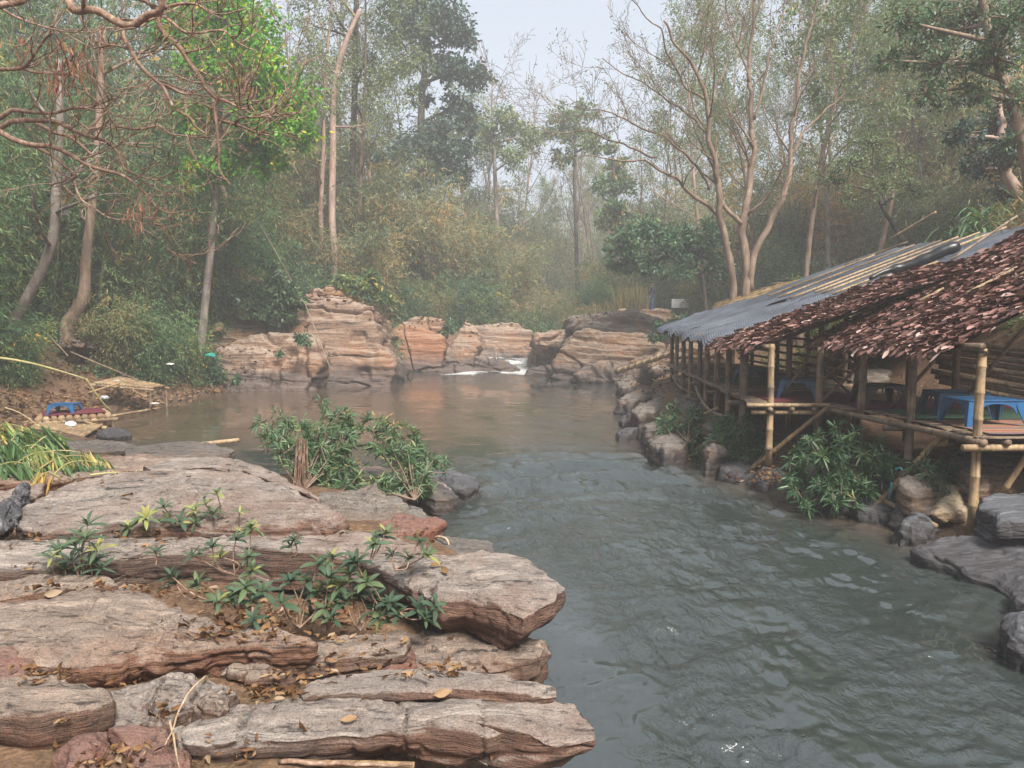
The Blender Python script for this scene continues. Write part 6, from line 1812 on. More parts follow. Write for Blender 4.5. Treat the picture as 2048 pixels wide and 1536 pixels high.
# ------------------------------------------------------------------ rosette plants on the near rocks: each leaf a piece of its own
def rosette_leaf(bin_, L, W):
    mb = MB()
    u = np.array([0, .12, .35, .6, .82, 1.0])
    hw = np.array([.06, .28, .47, .5, .32, .02]) * W
    z = np.array([0, .03, .05, .03, -.03, -.11]) * L
    V = []
    for a, h_, zz in zip(u, hw, z):
        V += [(a * L, h_, zz + h_ * .35), (a * L, 0, zz), (a * L, -h_, zz + h_ * .35)]
    Q = []
    for i in range(len(u) - 1):
        b = i * 3
        Q += [(b, b + 1, b + 4, b + 3), (b + 1, b + 2, b + 5, b + 4)]
    mb.add(np.array(V), Q, None, (bin_ + .5) / 8)
    return mb.mesh("leaf", M['rosette_leaf'])
RL = {}
def rosette_plant(label, root, tops, seed, L=.1, W=.03, n=10, lo=.1, hi=.75, flat=.55, off=None, cat="plant"):
    rs = np.random.RandomState(seed)
    root = [np.array(q, float) for q in root]
    t = thing("rosette_plant", label, cat, root[0])
    sm = MB()
    key = (round(L, 3), round(W, 3))
    for e in tops:
        e = np.array(e, float)
        a = root[int(np.argmin([np.linalg.norm(q - e) for q in root]))]
        P = catmull([a, (a + e) / 2 + rs.normal(0, .025, 3) + [0, 0, -.01], e], 8)
        tube(sm, P, np.linspace(.006, .0035, 8), 5, rs.uniform(.1, .6), False)
        ax = P[-1] - P[-2]
        ax = ax / np.linalg.norm(ax) * .6 + np.array([0, -.25, .8])
        ax /= np.linalg.norm(ax)
        ref = np.cross(ax, [.3, 1, .1]); ref /= np.linalg.norm(ref)
        re2 = np.cross(ax, ref)
        a0 = rs.uniform(0, 6.28)
        base = rs.uniform(lo, hi)
        m = n + rs.randint(-2, 3)
        for k in range(m):
            th = a0 + k * 2.4
            el = flat * rs.uniform(.6, 1.3) - .5 * (k / m - .5)
            d = (ref * math.cos(th) + re2 * math.sin(th)) * math.cos(1.2 - el) + ax * math.sin(1.2 - el) * (.4 + .9 * k / m)
            d = d + np.array([0, 0, -.12])
            s = rs.uniform(.7, 1.15) * (1.1 - .4 * k / m)
            rn = np.clip(base + rs.normal(0, .1) + (.3 if rs.rand() < .05 else 0) + .18 * (k / m > .8), 0, .999)
            b = int(rn * 8)
            if (key, b) not in RL:
                RL[(key, b)] = rosette_leaf(b, L, W)
            o = link("leaf", RL[(key, b)], t)
            R = frame3(d, ax + rs.normal(0, .15, 3)) * s
            Mx = np.eye(4); Mx[:3, :3] = R; Mx[:3, 3] = e - ax * .012 * (m - k) / m - np.array(t.location)
            o.matrix_local = Matrix(Mx.tolist())
    part("stems", sm, M['bark_dead'], t, kind="stuff")
    return t
def z7(l, Y, j=.12, seed=0):
    r_ = np.random.RandomState(seed)
    return [at(a * .3418, 1011 + b * .3418, Y + r_.uniform(-j, j)) for a, b in l]
def z8(l, Y, j=.12, seed=0):
    r_ = np.random.RandomState(seed)
    return [at(600 + a * .3418, 1011 + b * .3418, Y + r_.uniform(-j, j)) for a, b in l]
rosette_plant("spreading rosette plant with many dull green leaves in front of the dark crevice", [at(655, 1262, 4.62), at(720, 1262, 4.6), at(780, 1245, 4.62), at(600, 1255, 4.6)],
              z8([(110, 340), (190, 300), (170, 420), (290, 400), (390, 450), (270, 560), (150, 600), (40, 440), (530, 570), (440, 610), (570, 640), (440, 540), (330, 330), (60, 640), (180, 660), (30, 540), (110, 510), (350, 520), (240, 470), (470, 660), (210, 560)], 4.62, .1, 1)
              + z7([(1700, 440), (1650, 570)], 4.55, .05, 2), 31, .11, .034)
rosette_plant("pair of drooping rosettes at the tip end of the spreading plant", [at(800, 1225, 4.6)], z8([(690, 610), (790, 590), (730, 660)], 4.6, .04, 3), 32, .11, .033)
rosette_plant("upright rosette plant on the pale overhanging slab", [at(790, 1140, 4.95), at(740, 1120, 4.95)], z8([(470, 180), (500, 160), (700, 210), (540, 290), (640, 310), (440, 220), (740, 290)], 4.95, .08, 4), 33, .1, .028)
rosette_plant("trailing rosette plant hanging over the edge of the broad rough slab", [at(505, 1215, 4.5)], z7([(1480, 660), (1500, 720), (1500, 790), (1540, 870), (1560, 930), (1400, 950), (1440, 800), (1590, 860)], 4.3, .05, 5), 34, .09, .024)
rosette_plant("low rosette plant at the left end of the dark crevice", [at(430, 1205, 4.7), at(480, 1215, 4.7)], z7([(1030, 460), (1160, 460), (1330, 560), (1280, 560), (1440, 470), (1390, 510), (1480, 560), (1000, 410), (1540, 500)], 4.68, .06, 6), 35, .11, .031)
rosette_plant("thin-stemmed rosette plant above the dark crevice", [at(470, 1150, 4.95)], z7([(1450, 300), (1290, 300), (1130, 290), (1480, 380), (1380, 200), (1240, 240), (1470, 130)], 4.9, .06, 7), 36, .09, .026)
rosette_plant("single small rosette on the wide pale slab", [at(312, 1130, 5.2)], z7([(910, 275)], 5.2, .01, 8), 37, .09, .024)
rosette_plant("small grey-green rosette behind the spreading plant", [at(580, 1115, 5.1)], z7([(1700, 240), (1720, 200)], 5.1, .02, 9), 38, .09, .022)
rosette_plant("narrow-leaved upright plant by the left edge of the near rocks", [at(130, 1172, 5.2), at(160, 1172, 5.2)], z7([(510, 110), (500, 190), (350, 260), (340, 430), (440, 230), (530, 340), (570, 260), (450, 400), (590, 370), (420, 320), (380, 370), (480, 270), (300, 300)], 5.2, .08, 10), 39, .14, .024, 9, .2, .8)
rosette_plant("row of fresh green rosettes in front of the domed slab", [at(300, 1062, 5.9), at(380, 1060, 5.9), at(430, 1055, 5.9)], z7([(750, 130), (850, 70), (990, 70), (1140, 30), (1250, 50), (1140, 100), (1050, 90), (1200, -10), (1290, 110), (880, 130), (1270, -70), (960, 10), (720, 150)], 5.85, .08, 11), 40, .12, .03, 8, .3, .95)
rosette_plant("sparse rosettes at the right end of the fresh green row", [at(480, 1062, 5.8)], z7([(1400, 40), (1470, 110), (1440, 150), (1510, 130)], 5.8, .06, 12), 41, .1, .026, 7, .3, .9)

# ------------------------------------------------------------------ cut bamboo branches heaped at the left
def leafy_canes(label, canes, seed, L=.3, W=.032, n=16, name="cut_bamboo_branches", mat='cut_leaf', droop=.9, lo=0, hi=1.0, r=.012):
    rs = np.random.RandomState(seed)
    t = thing(name, label, "branches", canes[0][0])
    sm, lm = MB(), MB()
    for pts in canes:
        P = catmull(pts, 12)
        tube(sm, P, np.linspace(r, .004, 12), 6, rs.rand(), False)
        ton = rs.uniform(lo, hi)
        for k in range(n):
            u = rs.uniform(.3, 1)
            i = min(int(u * 11), 10)
            p = P[i]
            m = rs.randint(4, 8)
            d = (P[i + 1] - P[i]); d /= np.linalg.norm(d)
            D = d * .5 + rdirs(rs, m) * .55 + np.array([0, -.1, -droop])
            leaves(lm, np.repeat(p[None], m, 0) + rs.normal(0, .03, (m, 3)), D, rdirs(rs, m, .0, .6), L * rs.uniform(.6, 1.2, m), W * rs.uniform(.7, 1.2, m), np.clip(ton + rs.normal(0, .14, m), 0, 1), 2, .15, .15)
    part("canes", sm, M['bamboo_green'], t, kind="stuff")
    part("foliage", lm, M[mat], t, kind="stuff")
    return t
C_ = lambda *l: [at(a, b, y) for a, b, y in l]
leafy_canes("heap of cut bamboo branches with green and yellow drooping leaves on the near rocks", [
    C_((-60, 950, 9.0), (0, 900, 9.4), (50, 860, 9.6), (100, 850, 9.6)), C_((-60, 960, 9.0), (0, 920, 9.2), (60, 890, 9.3), (110, 905, 9.3)), C_((-80, 940, 8.8), (-20, 890, 9), (20, 880, 9.1), (50, 905, 9.0)),
    C_((0, 950, 8.6), (60, 910, 8.8), (110, 905, 8.9), (150, 930, 8.9)), C_((20, 950, 8.8), (90, 905, 9.1), (160, 905, 9.3), (215, 930, 9.3)), C_((60, 950, 8.6), (120, 915, 8.9), (180, 915, 9.1), (235, 950, 9.1)),
    C_((-60, 960, 8.4), (0, 930, 8.5), (40, 925, 8.5), (75, 945, 8.5)), C_((30, 930, 9.2), (80, 880, 9.5), (110, 870, 9.6), (130, 890, 9.6)), C_((-80, 900, 9.4), (-20, 860, 9.6), (20, 848, 9.7), (60, 862, 9.7)),
    C_((100, 955, 8.6), (140, 925, 8.8), (190, 925, 8.9), (215, 945, 8.9))], 51, hi=.72)
leafy_canes("dry yellow leaf spray at the end of the bamboo heap", [C_((180, 950, 8.7), (230, 945, 8.8), (280, 948, 8.8), (300, 955, 8.8)), C_((120, 955, 8.4), (95, 945, 8.4), (75, 958, 8.3), (62, 975, 8.2))], 52, .2, .02, 12, lo=.75, hi=1.0)

# ------------------------------------------------------------------ low growth on the banks
def sprigs(name, label, sampler, n, seed, L, W, per, mat, lo, hi, hgt=.3):
    rs = np.random.RandomState(seed)
    mb = MB()
    XY = sampler(rs, n)
    z = ground_h(XY[:, 0], XY[:, 1])
    keep = z > .12
    XY, z = XY[keep], z[keep]
    n = len(XY)
    B = np.c_[XY, z]
    tone = np.clip(rs.normal((lo + hi) / 2, (hi - lo) * .3, n), 0, 1)
    Bp = np.repeat(B, per, 0)
    h = np.repeat(rs.uniform(.2, 1, n) * hgt, per)
    m = n * per
    Bp = Bp + np.c_[rs.normal(0, .09, m), rs.normal(0, .09, m), rs.uniform(0, 1, m) * h]
    D = rdirs(rs, m, -.2, .9)
    leaves(mb, Bp, D, rdirs(rs, m, .2, 1), L * rs.uniform(.6, 1.25, m), W * rs.uniform(.7, 1.2, m), np.clip(np.repeat(tone, per) + rs.normal(0, .1, m), 0, 1), 1)
    return single(name, mb, M[mat], label, "undergrowth", kind="stuff", smooth_=False)
def s_left(rs, n):
    y = rs.uniform(16.5, 29, n); d = rs.uniform(1.2, 6.5, n)
    x = XL(y) - d
    k = (fbm(np.c_[x * .5, y * .5, 0 * x], 3) > -.05 - .06 * (d - 2.5)) 
    return np.c_[x, y][k]
sprigs("undergrowth", "low green undergrowth covering the left bank above the cove", s_left, 4200, 61, .17, .045, 9, 'bush_leaf', .0, .6, .4)
def s_left2(rs, n):
    y = rs.uniform(17, 36, n); return np.c_[XL(y) - rs.uniform(3, 16, n), y]
sprigs("undergrowth", "dark shaded undergrowth beneath the bamboo of the left slope", s_left2, 4200, 62, .26, .05, 9, 'bamboo_leaf', .0, .7, .8)
def s_mid(rs, n):
    y = rs.uniform(32, 70, n); return np.c_[XL(y) - rs.uniform(2.5, 22, n), y]
sprigs("undergrowth", "yellow-green scrub on the slope behind the far cliffs", s_mid, 5200, 63, .4, .09, 8, 'bamboo_leaf_dry', .0, .8, 1.3)
def s_right(rs, n):
    y = rs.uniform(11, 40, n); q = np.c_[np.maximum(XR(y) + rs.uniform(4.0, 22, n), 8.9), y]
    return q[~((q[:, 1] > 30) & (q[:, 0] < 12))]
sprigs("undergrowth", "scrub and dry brush on the slope behind the shelters", s_right, 4200, 64, .3, .05, 9, 'bamboo_leaf_dry', .0, .85, .8)
def s_far(rs, n):
    y = rs.uniform(42, 95, n); q = np.c_[XR(y) + rs.uniform(1, 34, n), y]
    return q[~((q[:, 1] < 50) & (q[:, 0] < 14))]
sprigs("undergrowth", "hazy scrub under the trees on the far right slope", s_far, 5200, 65, .5, .12, 8, 'bamboo_leaf_dry', .0, .8, 1.6)

# strap-leaved plants on the right slope
def strap_plant(label, px, Y, h_, seed, n=46, L=1.0, W=.06, mat='palm_leaf', name="strap_leaved_plant", dz=0.0):
    rs = np.random.RandomState(seed)
    x = (px - 1024) / F_PX * Y
    b = np.array([x, Y, gz(x, Y) + dz])
    t = thing(name, label, "plant", b)
    lm, sm = MB(), MB()
    tube(sm, [b - [0, 0, .2], b + [0, 0, h_ * .45]], [.08, .05], 7)
    for k in range(n):
        a = rs.uniform(0, 6.28)
        l_ = L * rs.uniform(.6, 1.2)
        u = np.linspace(0, 1, 6)
        out = l_ * .75 * u
        z = h_ * rs.uniform(.05, .5) + l_ * (.9 * u - rs.uniform(.8, 1.5) * u ** 2)
        P = b + np.stack([out * math.cos(a), out * math.sin(a), z], 1)
        s = np.array([-math.sin(a), math.cos(a), 0])
        w_ = W * np.array([.6, 1, 1, .85, .55, .05]) * .5
        V = np.stack([P + s * w_[:, None], P + [0, 0, -.01], P - s * w_[:, None]], 1).reshape(-1, 3)
        Q = []
        for i in range(5):
            q = i * 3
            Q += [(q, q + 1, q + 4, q + 3), (q + 1, q + 2, q + 5, q + 4)]
        lm.add(V, Q, None, rs.uniform(0, 1))
    part("stem", sm, M['bark_dark'], t)
    part("foliage", lm, M[mat], t, kind="stuff")
    return t
for k, (px, Y, h_, L_) in enumerate([(1790, 19.5, .6, .9), (1835, 18.5, .9, 1.0), (1880, 17.5, 1.0, 1.1), (1925, 17.0, 1.3, 1.2), (1965, 16.5, 1.5, 1.2), (1900, 19.5, 1.6, 1.2), (1950, 19, 2.0, 1.2)]):
    strap_plant(f"strap-leaved green plant above the leaf roof, {ORD[k] if k < 5 else ORD[k - 5]} from the left in the {'front' if k < 5 else 'back'} row", px, Y, h_, 71 + k, 50, L_, .07)
def reeds(label, px0, px1, Y, n, hgt, seed, mat='reed'):
    rs = np.random.RandomState(seed)
    mb = MB()
    px = rs.uniform(px0, px1, n); y = Y + rs.uniform(-1.2, 1.2, n)
    x = (px - 1024) / F_PX * y
    B = np.c_[x, y, ground_h(x, y) - .05]
    D = np.c_[rs.normal(0, .2, n), rs.normal(0, .2, n), np.ones(n)]
    leaves(mb, B, D, rdirs(rs, n, -.2, .2), hgt * rs.uniform(.5, 1.1, n), .05, np.clip(rs.normal(.7, .2, n), 0, 1), 2, .12)
    return single("reed_clump", mb, M[mat], label, "reeds", kind="stuff")
reeds("tall dry reeds left of the standing person", 1235, 1292, 46.5, 900, 2.6, 81)
reeds("pale green grass tuft left of the tall reeds", 1185, 1245, 47, 600, 1.5, 82)

# shrubs clinging to the far cliff
def cliff_shrub(label, lst, Y, L, W, n, seed, mat='bush_leaf', hi=.75, base=None):
    b = bl(lst, Y, .4, seed)
    root = np.mean([c for c, _ in b], 0)
    root = np.array(base if base is not None else (root[0], root[1] + .35, root[2] - .12))
    t = blob_tree("cliff_shrub", label, root, [root + [0, 0, .06], root + [0, -.05, .14]], .03, b, 'bark_dark', mat, L, W, n, seed, sink=.03, hi=hi, per=20)
    t["category"] = "shrub"
    return t
cliff_shrub("big green shrub draped over the ledges of the far cliff", [(500, 590, 34), (540, 580, 36), (580, 590, 32), (520, 620, 30), (560, 620, 32), (530, 650, 16), (575, 645, 20), (595, 610, 20)], 29.2, .26, .09, 3800, 91)
cliff_shrub("bright green shrub left of the draped one", [(455, 590, 18), (450, 610, 16), (460, 575, 14)], 29.0, .24, .09, 900, 92, hi=.6)
cliff_shrub("light green shrub higher on the slope above the draped one", [(490, 530, 20), (520, 545, 20), (545, 535, 16), (480, 550, 16)], 33, .26, .09, 1300, 93, hi=.8)
cliff_shrub("leafy shrub overhanging the right end of the tall cliff block", [(690, 560, 26), (720, 570, 28), (750, 590, 22), (740, 560, 24), (700, 590, 18), (770, 600, 20)], 32.5, .26, .08, 2400, 94, 'bamboo_leaf', .8)
cliff_shrub("little tuft growing in a crack of the tall cliff block", [(608, 680, 14), (602, 672, 10)], 27.3, .2, .05, 340, 95, 'bush_leaf', .6)
cliff_shrub("tiny plant on the face of the rounded tan rock", [(556, 708, 8)], 26.9, .16, .05, 120, 96, 'bush_leaf', .6)
cliff_shrub("green weeds at the left foot of the rounded tan rock", [(420, 735, 22), (435, 750, 18), (395, 725, 18), (470, 760, 8)], 26.6, .22, .06, 1000, 97, 'bush_leaf', .6)
cliff_shrub("small shrub in the gully beside the cracked orange wall", [(895, 660, 13), (900, 645, 10)], 38.8, .25, .07, 420, 98, 'bush_leaf', .7)
cliff_shrub("dark shrub at the corner of the netting roof", [(1330, 660, 22), (1360, 650, 24), (1395, 650, 22), (1310, 672, 14)], 31.5, .24, .08, 1500, 99, 'bush_leaf', .4)

# ------------------------------------------------------------------ canes, platforms and odds and ends
def cane(label, a, b, r, mat='bamboo_dry', rn=.7, name="bamboo_pole", bend=0.0, **k):
    mb = MB()
    pole(mb, a, b, r, rn, bend=bend, **k)
    return single(name, mb, M[mat], label, "pole", "loose bamboo poles")
cane("long yellow bamboo pole leaning on the rocks left of the far posts", at(1232, 744, 28.0), at(1352, 704, 25.5), .09, rn=.95)
cane("bamboo pole lying from the shaded bank to the foot of the nearest post", at(1780, 912, 10.3), at(1962, 1002, 8.75), .036, rn=.8)
cane("bamboo pole with a hollow end lying over the small dark boulder", at(1768, 1002, 9.5), at(1872, 1052, 8.55), .034, rn=.6)
cane("upper of two bamboo canes slanting down between the farther riverside shrubs", at(1392, 902, 13.9), at(1478, 842, 13.3), .036, rn=.85)
cane("lower of two bamboo canes slanting down between the farther riverside shrubs", at(1398, 908, 13.7), at(1482, 852, 13.1), .034, rn=.35)
cane("pale cane lying from the deck to the farthest riverside shrub", at(1398, 834, 15.0), at(1436, 816, 14.6), .034, rn=.9)
cane("flat split cane lying on the slab at the bottom of the picture", at(545, 1524, 3.42), at(830, 1530, 3.34), .016, rn=.4)
cane("bleached cane floating beside the dark rock tongue", onz(372, 892, .08), onz(478, 880, .1), .045, rn=.9)
cane("thin cane lying half in the pool beyond the rafts", onz(225, 832, .1), onz(320, 816, .06), .035, rn=.7)
cane("long cane resting on the slope above the upper bench", at(132, 700, 22.6), at(275, 760, 21.0), .025, 'bamboo_old', .8)
cane("short grey cane leaning on the slope by the tan boulder", at(95, 668, 22.0), at(136, 712, 21.0), .025, 'bamboo_old', .8)
cane("tall thin cane leaning against the far cliff", at(515, 440, 31.5), at(612, 612, 28.6), .022, 'bamboo_old', .9, taper=.6)
cane("thin cane fallen over the face of the tall cliff block", at(612, 612, 28.5), at(662, 740, 27.6), .022, 'bamboo_old', .9)
cane("grey metal-looking pole lying along the top edge of the leaf roof", at(1902, 520, 12.35), at(2034, 432, 12.35), .02, 'bamboo_old', .95)
cane("slanting yellow cane on the slope behind the netting roof", at(1780, 478, 20.5), at(1872, 424, 19.5), .03, rn=.95)
cane("long thin cane running up the slope from the netting roof", at(1690, 530, 21.5), at(1815, 484, 20.0), .025, 'bamboo_old', .8)
for k in range(9):
    y0 = 668 + k * 10
    cane(f"bamboo pole stored behind the near deck, {ORD[k]} from the top of the pile", at(1862 + (k % 3) * 8, y0 + 14, 12.6 + .05 * (k % 2)), at(2075, y0 + 34 + 3 * k, 11.9 + .05 * (k % 2)), .045, 'bamboo_old', .35 + .06 * k)

def arc_cane(label, px, Y, r, mat='bamboo_green', name="bamboo_cane"):
    mb = MB()
    P = catmull([at(a, b, y) for (a, b), y in zip(px, Y)], 30)
    tube(mb, P, np.linspace(r, r * .45, 30), 8, .7)
    return single(name, mb, M[mat], label, "cane", "loose bamboo poles")
arc_cane("arching green bamboo cane bent down over the left bank", [(-60, 712), (0, 716), (60, 726), (120, 742), (172, 758)], (17.5, 17.5, 17.6, 17.8, 18.0), .035)
arc_cane("snapped yellow end of the arching green cane", [(172, 758), (190, 785), (208, 808), (224, 822)], (18.0, 18.2, 18.4, 18.6), .026)
arc_cane("leafless arching twig above the heap of cut bamboo", [(10, 815), (40, 826), (75, 850), (110, 880), (135, 905)], (10, 10, 9.8, 9.6, 9.4), .007, 'dry_wood', "twig")

def twig(label, pts, r, mat='dry_wood'):
    mb = MB()
    P = catmull(pts, 26)
    P[1:-1] += np.array([fbm(P[1:-1] * 9 + k * 13, 2) for k in range(3)]).T * r * 1.6
    tube(mb, P, np.linspace(r, r * .5, 26), 6, .5)
    return single("twig", mb, M[mat], label, "twig", "dead twigs on the near rocks")
twig("long bent pale twig standing across the bottom left rocks", [at(412, 1352, 3.9), at(378, 1385, 3.6), at(352, 1440, 3.4), at(335, 1478, 3.3), at(330, 1490, 3.25)], .006)
twig("thin pale twig running out of the bottom edge", [at(342, 1440, 3.45), at(346, 1480, 3.3), at(352, 1510, 3.2), at(364, 1548, 3.05)], .006)
twig("forked pale twig lying beside the small rounded brown stone", [at(288, 1452, 3.7), at(318, 1440, 3.72), at(345, 1436, 3.72), at(385, 1424, 3.75), at(412, 1422, 3.8), at(450, 1428, 3.8)], .008)
twig("curled twig standing on the smooth brown-grey rock", [at(868, 1076, 7.6), at(882, 1076, 7.5), at(896, 1084, 7.4), at(900, 1098, 7.3), at(900, 1112, 7.1)], .014)
twig("thin reddish twig lying on the rusty ledge", [at(640, 1292, 4.55), at(660, 1302, 4.5), at(692, 1332, 4.35)], .006, 'bark_dead')
twig("dead speckled branch lying on the slanting grey rock", [at(812, 950, 10.7), at(850, 956, 10.7), at(880, 968, 10.6), at(900, 982, 10.4), at(910, 992, 10.3)], .03, 'bark_grey')
twig("rust-red stick beneath the bottom slab", [at(560, 1524, 3.36), at(700, 1528, 3.33), at(825, 1530, 3.3)], .012, 'bark_dead')

dw = blob([onz(a, b, .98) for a, b in [(-10, 1046), (8, 1018), (22, 996), (36, 978), (48, 965), (54, 963), (58, 970), (50, 988), (36, 1008), (20, 1030), (4, 1048)]], (0, 0, -.09), n=220, ntop=26, nside=12, seed=88, bulge=.035, rnd=.03, taper=.05, belly=.0, edge=.05, A=.035, Al=.03, fs=30, fl=5, f1=6, sn=(.7, .2, .7))
single("driftwood", dw, M['driftwood'], "dark charred driftwood log lying at the left edge of the domed slab", "driftwood")

# bamboo platforms by the cove
def platform(label, corners, r, n, seed, mat='bamboo_dry', legs=True, name="bamboo_platform", rails=(0, 1), thick=.02, lo=.5):
    """corners: front-left, front-right, back-right, back-left of the top"""
    c = [np.array(p, float) for p in corners]
    base = np.mean(c, 0); base[2] = min(p[2] for p in c) - .25
    t = thing(name, label, "platform", base)
    rs = np.random.RandomState(seed)
    for k in range(n):
        u = (k + .5) / n
        a, b = c[0] + (c[1] - c[0]) * u, c[3] + (c[2] - c[3]) * u
        mb = MB()
        pole(mb, a - (b - a) * rs.uniform(0, .03), b + (b - a) * rs.uniform(0, .03), np.linalg.norm(c[1] - c[0]) / n * .46, rs.uniform(lo, 1), sides=6)
        part("slat", mb, M[mat], t)
    for k in rails:
        a, b = (c[0], c[1]) if k == 0 else (c[3], c[2])
        mb = MB()
        pole(mb, a - [0, 0, r * 1.3] - (b - a) * .06, b - [0, 0, r * 1.3] + (b - a) * .06, r, .9)
        part("rail", mb, M[mat], t)
    if legs:
        for q in c:
            mb = MB()
            g0 = min(gz(q[0], q[1]), q[2] - .15)
            pole(mb, (q[0], q[1], g0 - .05), q - [0, 0, .03], r * .8, .5)
            part("leg", mb, M['bamboo_old'], t)
    return t
pA = [at(68, 842, 17.9), at(226, 833, 17.9), at(212, 822, 18.8), at(80, 830, 18.8)]
platform("low bamboo raft platform with a reddish top carrying the blue table", pA, .05, 10, 3, lo=.2)
rm = MB()
cc = [np.array(p) + [0, 0, .10] for p in pA]
rm.add(np.array([cc[0] + [.15, .1, 0], cc[1] + [-.2, .1, 0], cc[2] + [-.1, -.1, 0], cc[3] + [.1, -.1, 0], cc[0] + [.15, .1, -.012], cc[1] + [-.2, .1, -.012], cc[2] + [-.1, -.1, -.012], cc[3] + [.1, -.1, -.012]]), [(0, 1, 2, 3), (7, 6, 5, 4), (0, 4, 5, 1), (1, 5, 6, 2), (2, 6, 7, 3), (3, 7, 4, 0)])
single("floor_mat", rm, M['mat_red'], "faded red mat on the raft platform under the blue table", "mat", "woven mats on the deck", smooth_=False)
tb_ = at(131, 834, 18.35)
low_table((tb_[0], 18.35, cc[0][2] + .012), .56, .42, .25, rad(3), 'blue_plastic', "blue plastic low table on the raft platform in the cove")
platform("tilted bamboo slat raft lying at the edge of the brown pool", [at(70, 850, 16.6), at(168, 874, 16.0), at(206, 850, 17.2), at(96, 848, 17.6)], .045, 20, 4, legs=False, rails=(0, 1), lo=.55)
platform("bamboo bench platform on the bank above the cove", [at(186, 766, 20.9), at(300, 776, 20.9), at(332, 772, 21.6), at(238, 754, 22.4)], .04, 18, 5, lo=.45)
cane("loose bamboo leaning under the bench platform", at(176, 786, 20.6), at(240, 766, 20.8), .03, rn=.7)
cane("thin strut under the bench platform", at(248, 770, 21.0), at(290, 794, 20.7), .02, rn=.5)
cane("yellow cane hanging off the end of the raft platform", at(165, 842, 17.4), at(200, 852, 17.2), .03, rn=.8)

def crumple(label, p, size, mat, seed, name="plastic_bag", cat="bag", flat=.5):
    rs = np.random.RandomState(seed)
    n, m = 20, 12
    th, ph = np.meshgrid(np.linspace(0, 2 * math.pi, n, endpoint=False), np.linspace(.02, math.pi - .02, m))
    D = np.stack([np.cos(th) * np.sin(ph), np.sin(th) * np.sin(ph), np.cos(ph)], -1).reshape(-1, 3)
    r = 1 + .45 * fbm(D * 1.8 + seed, 3) + .25 * np.abs(fbm(D * 4 + seed, 3))
    V = D * r[:, None] * np.array([1, .8, flat]) * size * .75
    V[:, 2] -= V[:, 2].min()
    Q = [(i * n + j, i * n + (j + 1) % n, (i + 1) * n + (j + 1) % n, (i + 1) * n + j) for i in range(m - 1) for j in range(n)]
    mb = MB()
    mb.add(V + np.array(p), Q)
    return single(name, mb, M[mat], label, cat, "scraps of rubbish on the left bank", smooth_=False)
crumple("crumpled white plastic bag on the tilted slat raft", at(142, 858, 16.9) + [0, 0, .03], .15, 'white_bag', 1)
crumple("small white bag on the bench platform", at(234, 764, 21.6), .13, 'white_bag', 2, flat=.3)
crumple("clear plastic tub lying below the bench platform", at(210, 800, 20.2), .13, 'clear_plastic', 3, "plastic_tub", "tub")
crumple("scrap of white paper on the mud by the waterline", at(310, 808, 20.8), .14, 'white_bag', 4, "paper_scrap", "litter", .15)
crumple("white scrap higher up the bank", at(340, 730, 24.0), .15, 'white_bag', 5, "paper_scrap", "litter", .25)
crumple("teal plastic bag caught in the weeds beside the cliff", at(421, 716, 26.0), .2, 'teal_bag', 6, flat=.45)
crumple("white cup on the platform behind the standing person", at(1274, 614, 47.5), .28, 'white_bag', 7, "cup", "cup", .9)

# teal rope tied to the near brace
rp_ = MB()
tube(rp_, catmull([at(1790, 940, 9.5), at(1800, 936, 9.45), at(1804, 940, 9.4)], 10), .014, 6)
tube(rp_, catmull([at(1783, 965, 9.55), at(1781, 985, 9.55), at(1778, 998, 9.55)], 10), .016, 6)
single("rope", rp_, M['teal_cord'], "teal rope tied to the brace of the near shelter", "rope")

# far platform, signboard and the person on the right outcrop
FY = 44.5
fp = [at(1268, 627, FY), at(1345, 624, FY), at(1340, 620, FY + 2.2), at(1272, 621, FY + 2.2)]
platform("old plank platform on top of the right outcrop", fp, .08, 14, 8, 'bamboo_old', True, lo=.0)
cane("dark pole propping the far platform", at(1250, 642, 43.5), at(1300, 624, 44), .08, 'bamboo_old', .2)
cane("pale log lying in front of the far platform", at(1310, 626, 43), at(1352, 640, 42), .09, 'bamboo_old', .95)
cane("driftwood pole at the left end of the far platform", at(1250, 640, 43), at(1268, 626, 44), .06, 'bamboo_old', .1)
sb = thing("signboard", "plain white signboard standing behind the far platform", "sign", (0, 0, 0))
q0, q1 = at(1343, 616, 46), at(1377, 598, 46)
mb = MB(); box(mb, (q0 + q1) / 2, (abs(q1[0] - q0[0]), .03, abs(q1[2] - q0[2])), bev=.008)
part("board", mb, M['white_sign'], sb, smooth_=False)
for x in (q0[0] + .12, q1[0] - .12):
    mb = MB(); pole(mb, (x, 46.06, gz(x, 46.06) - .1), (x, 46.06, q1[2] + .02), .035, .4)
    part("leg", mb, M['bamboo_old'], sb)

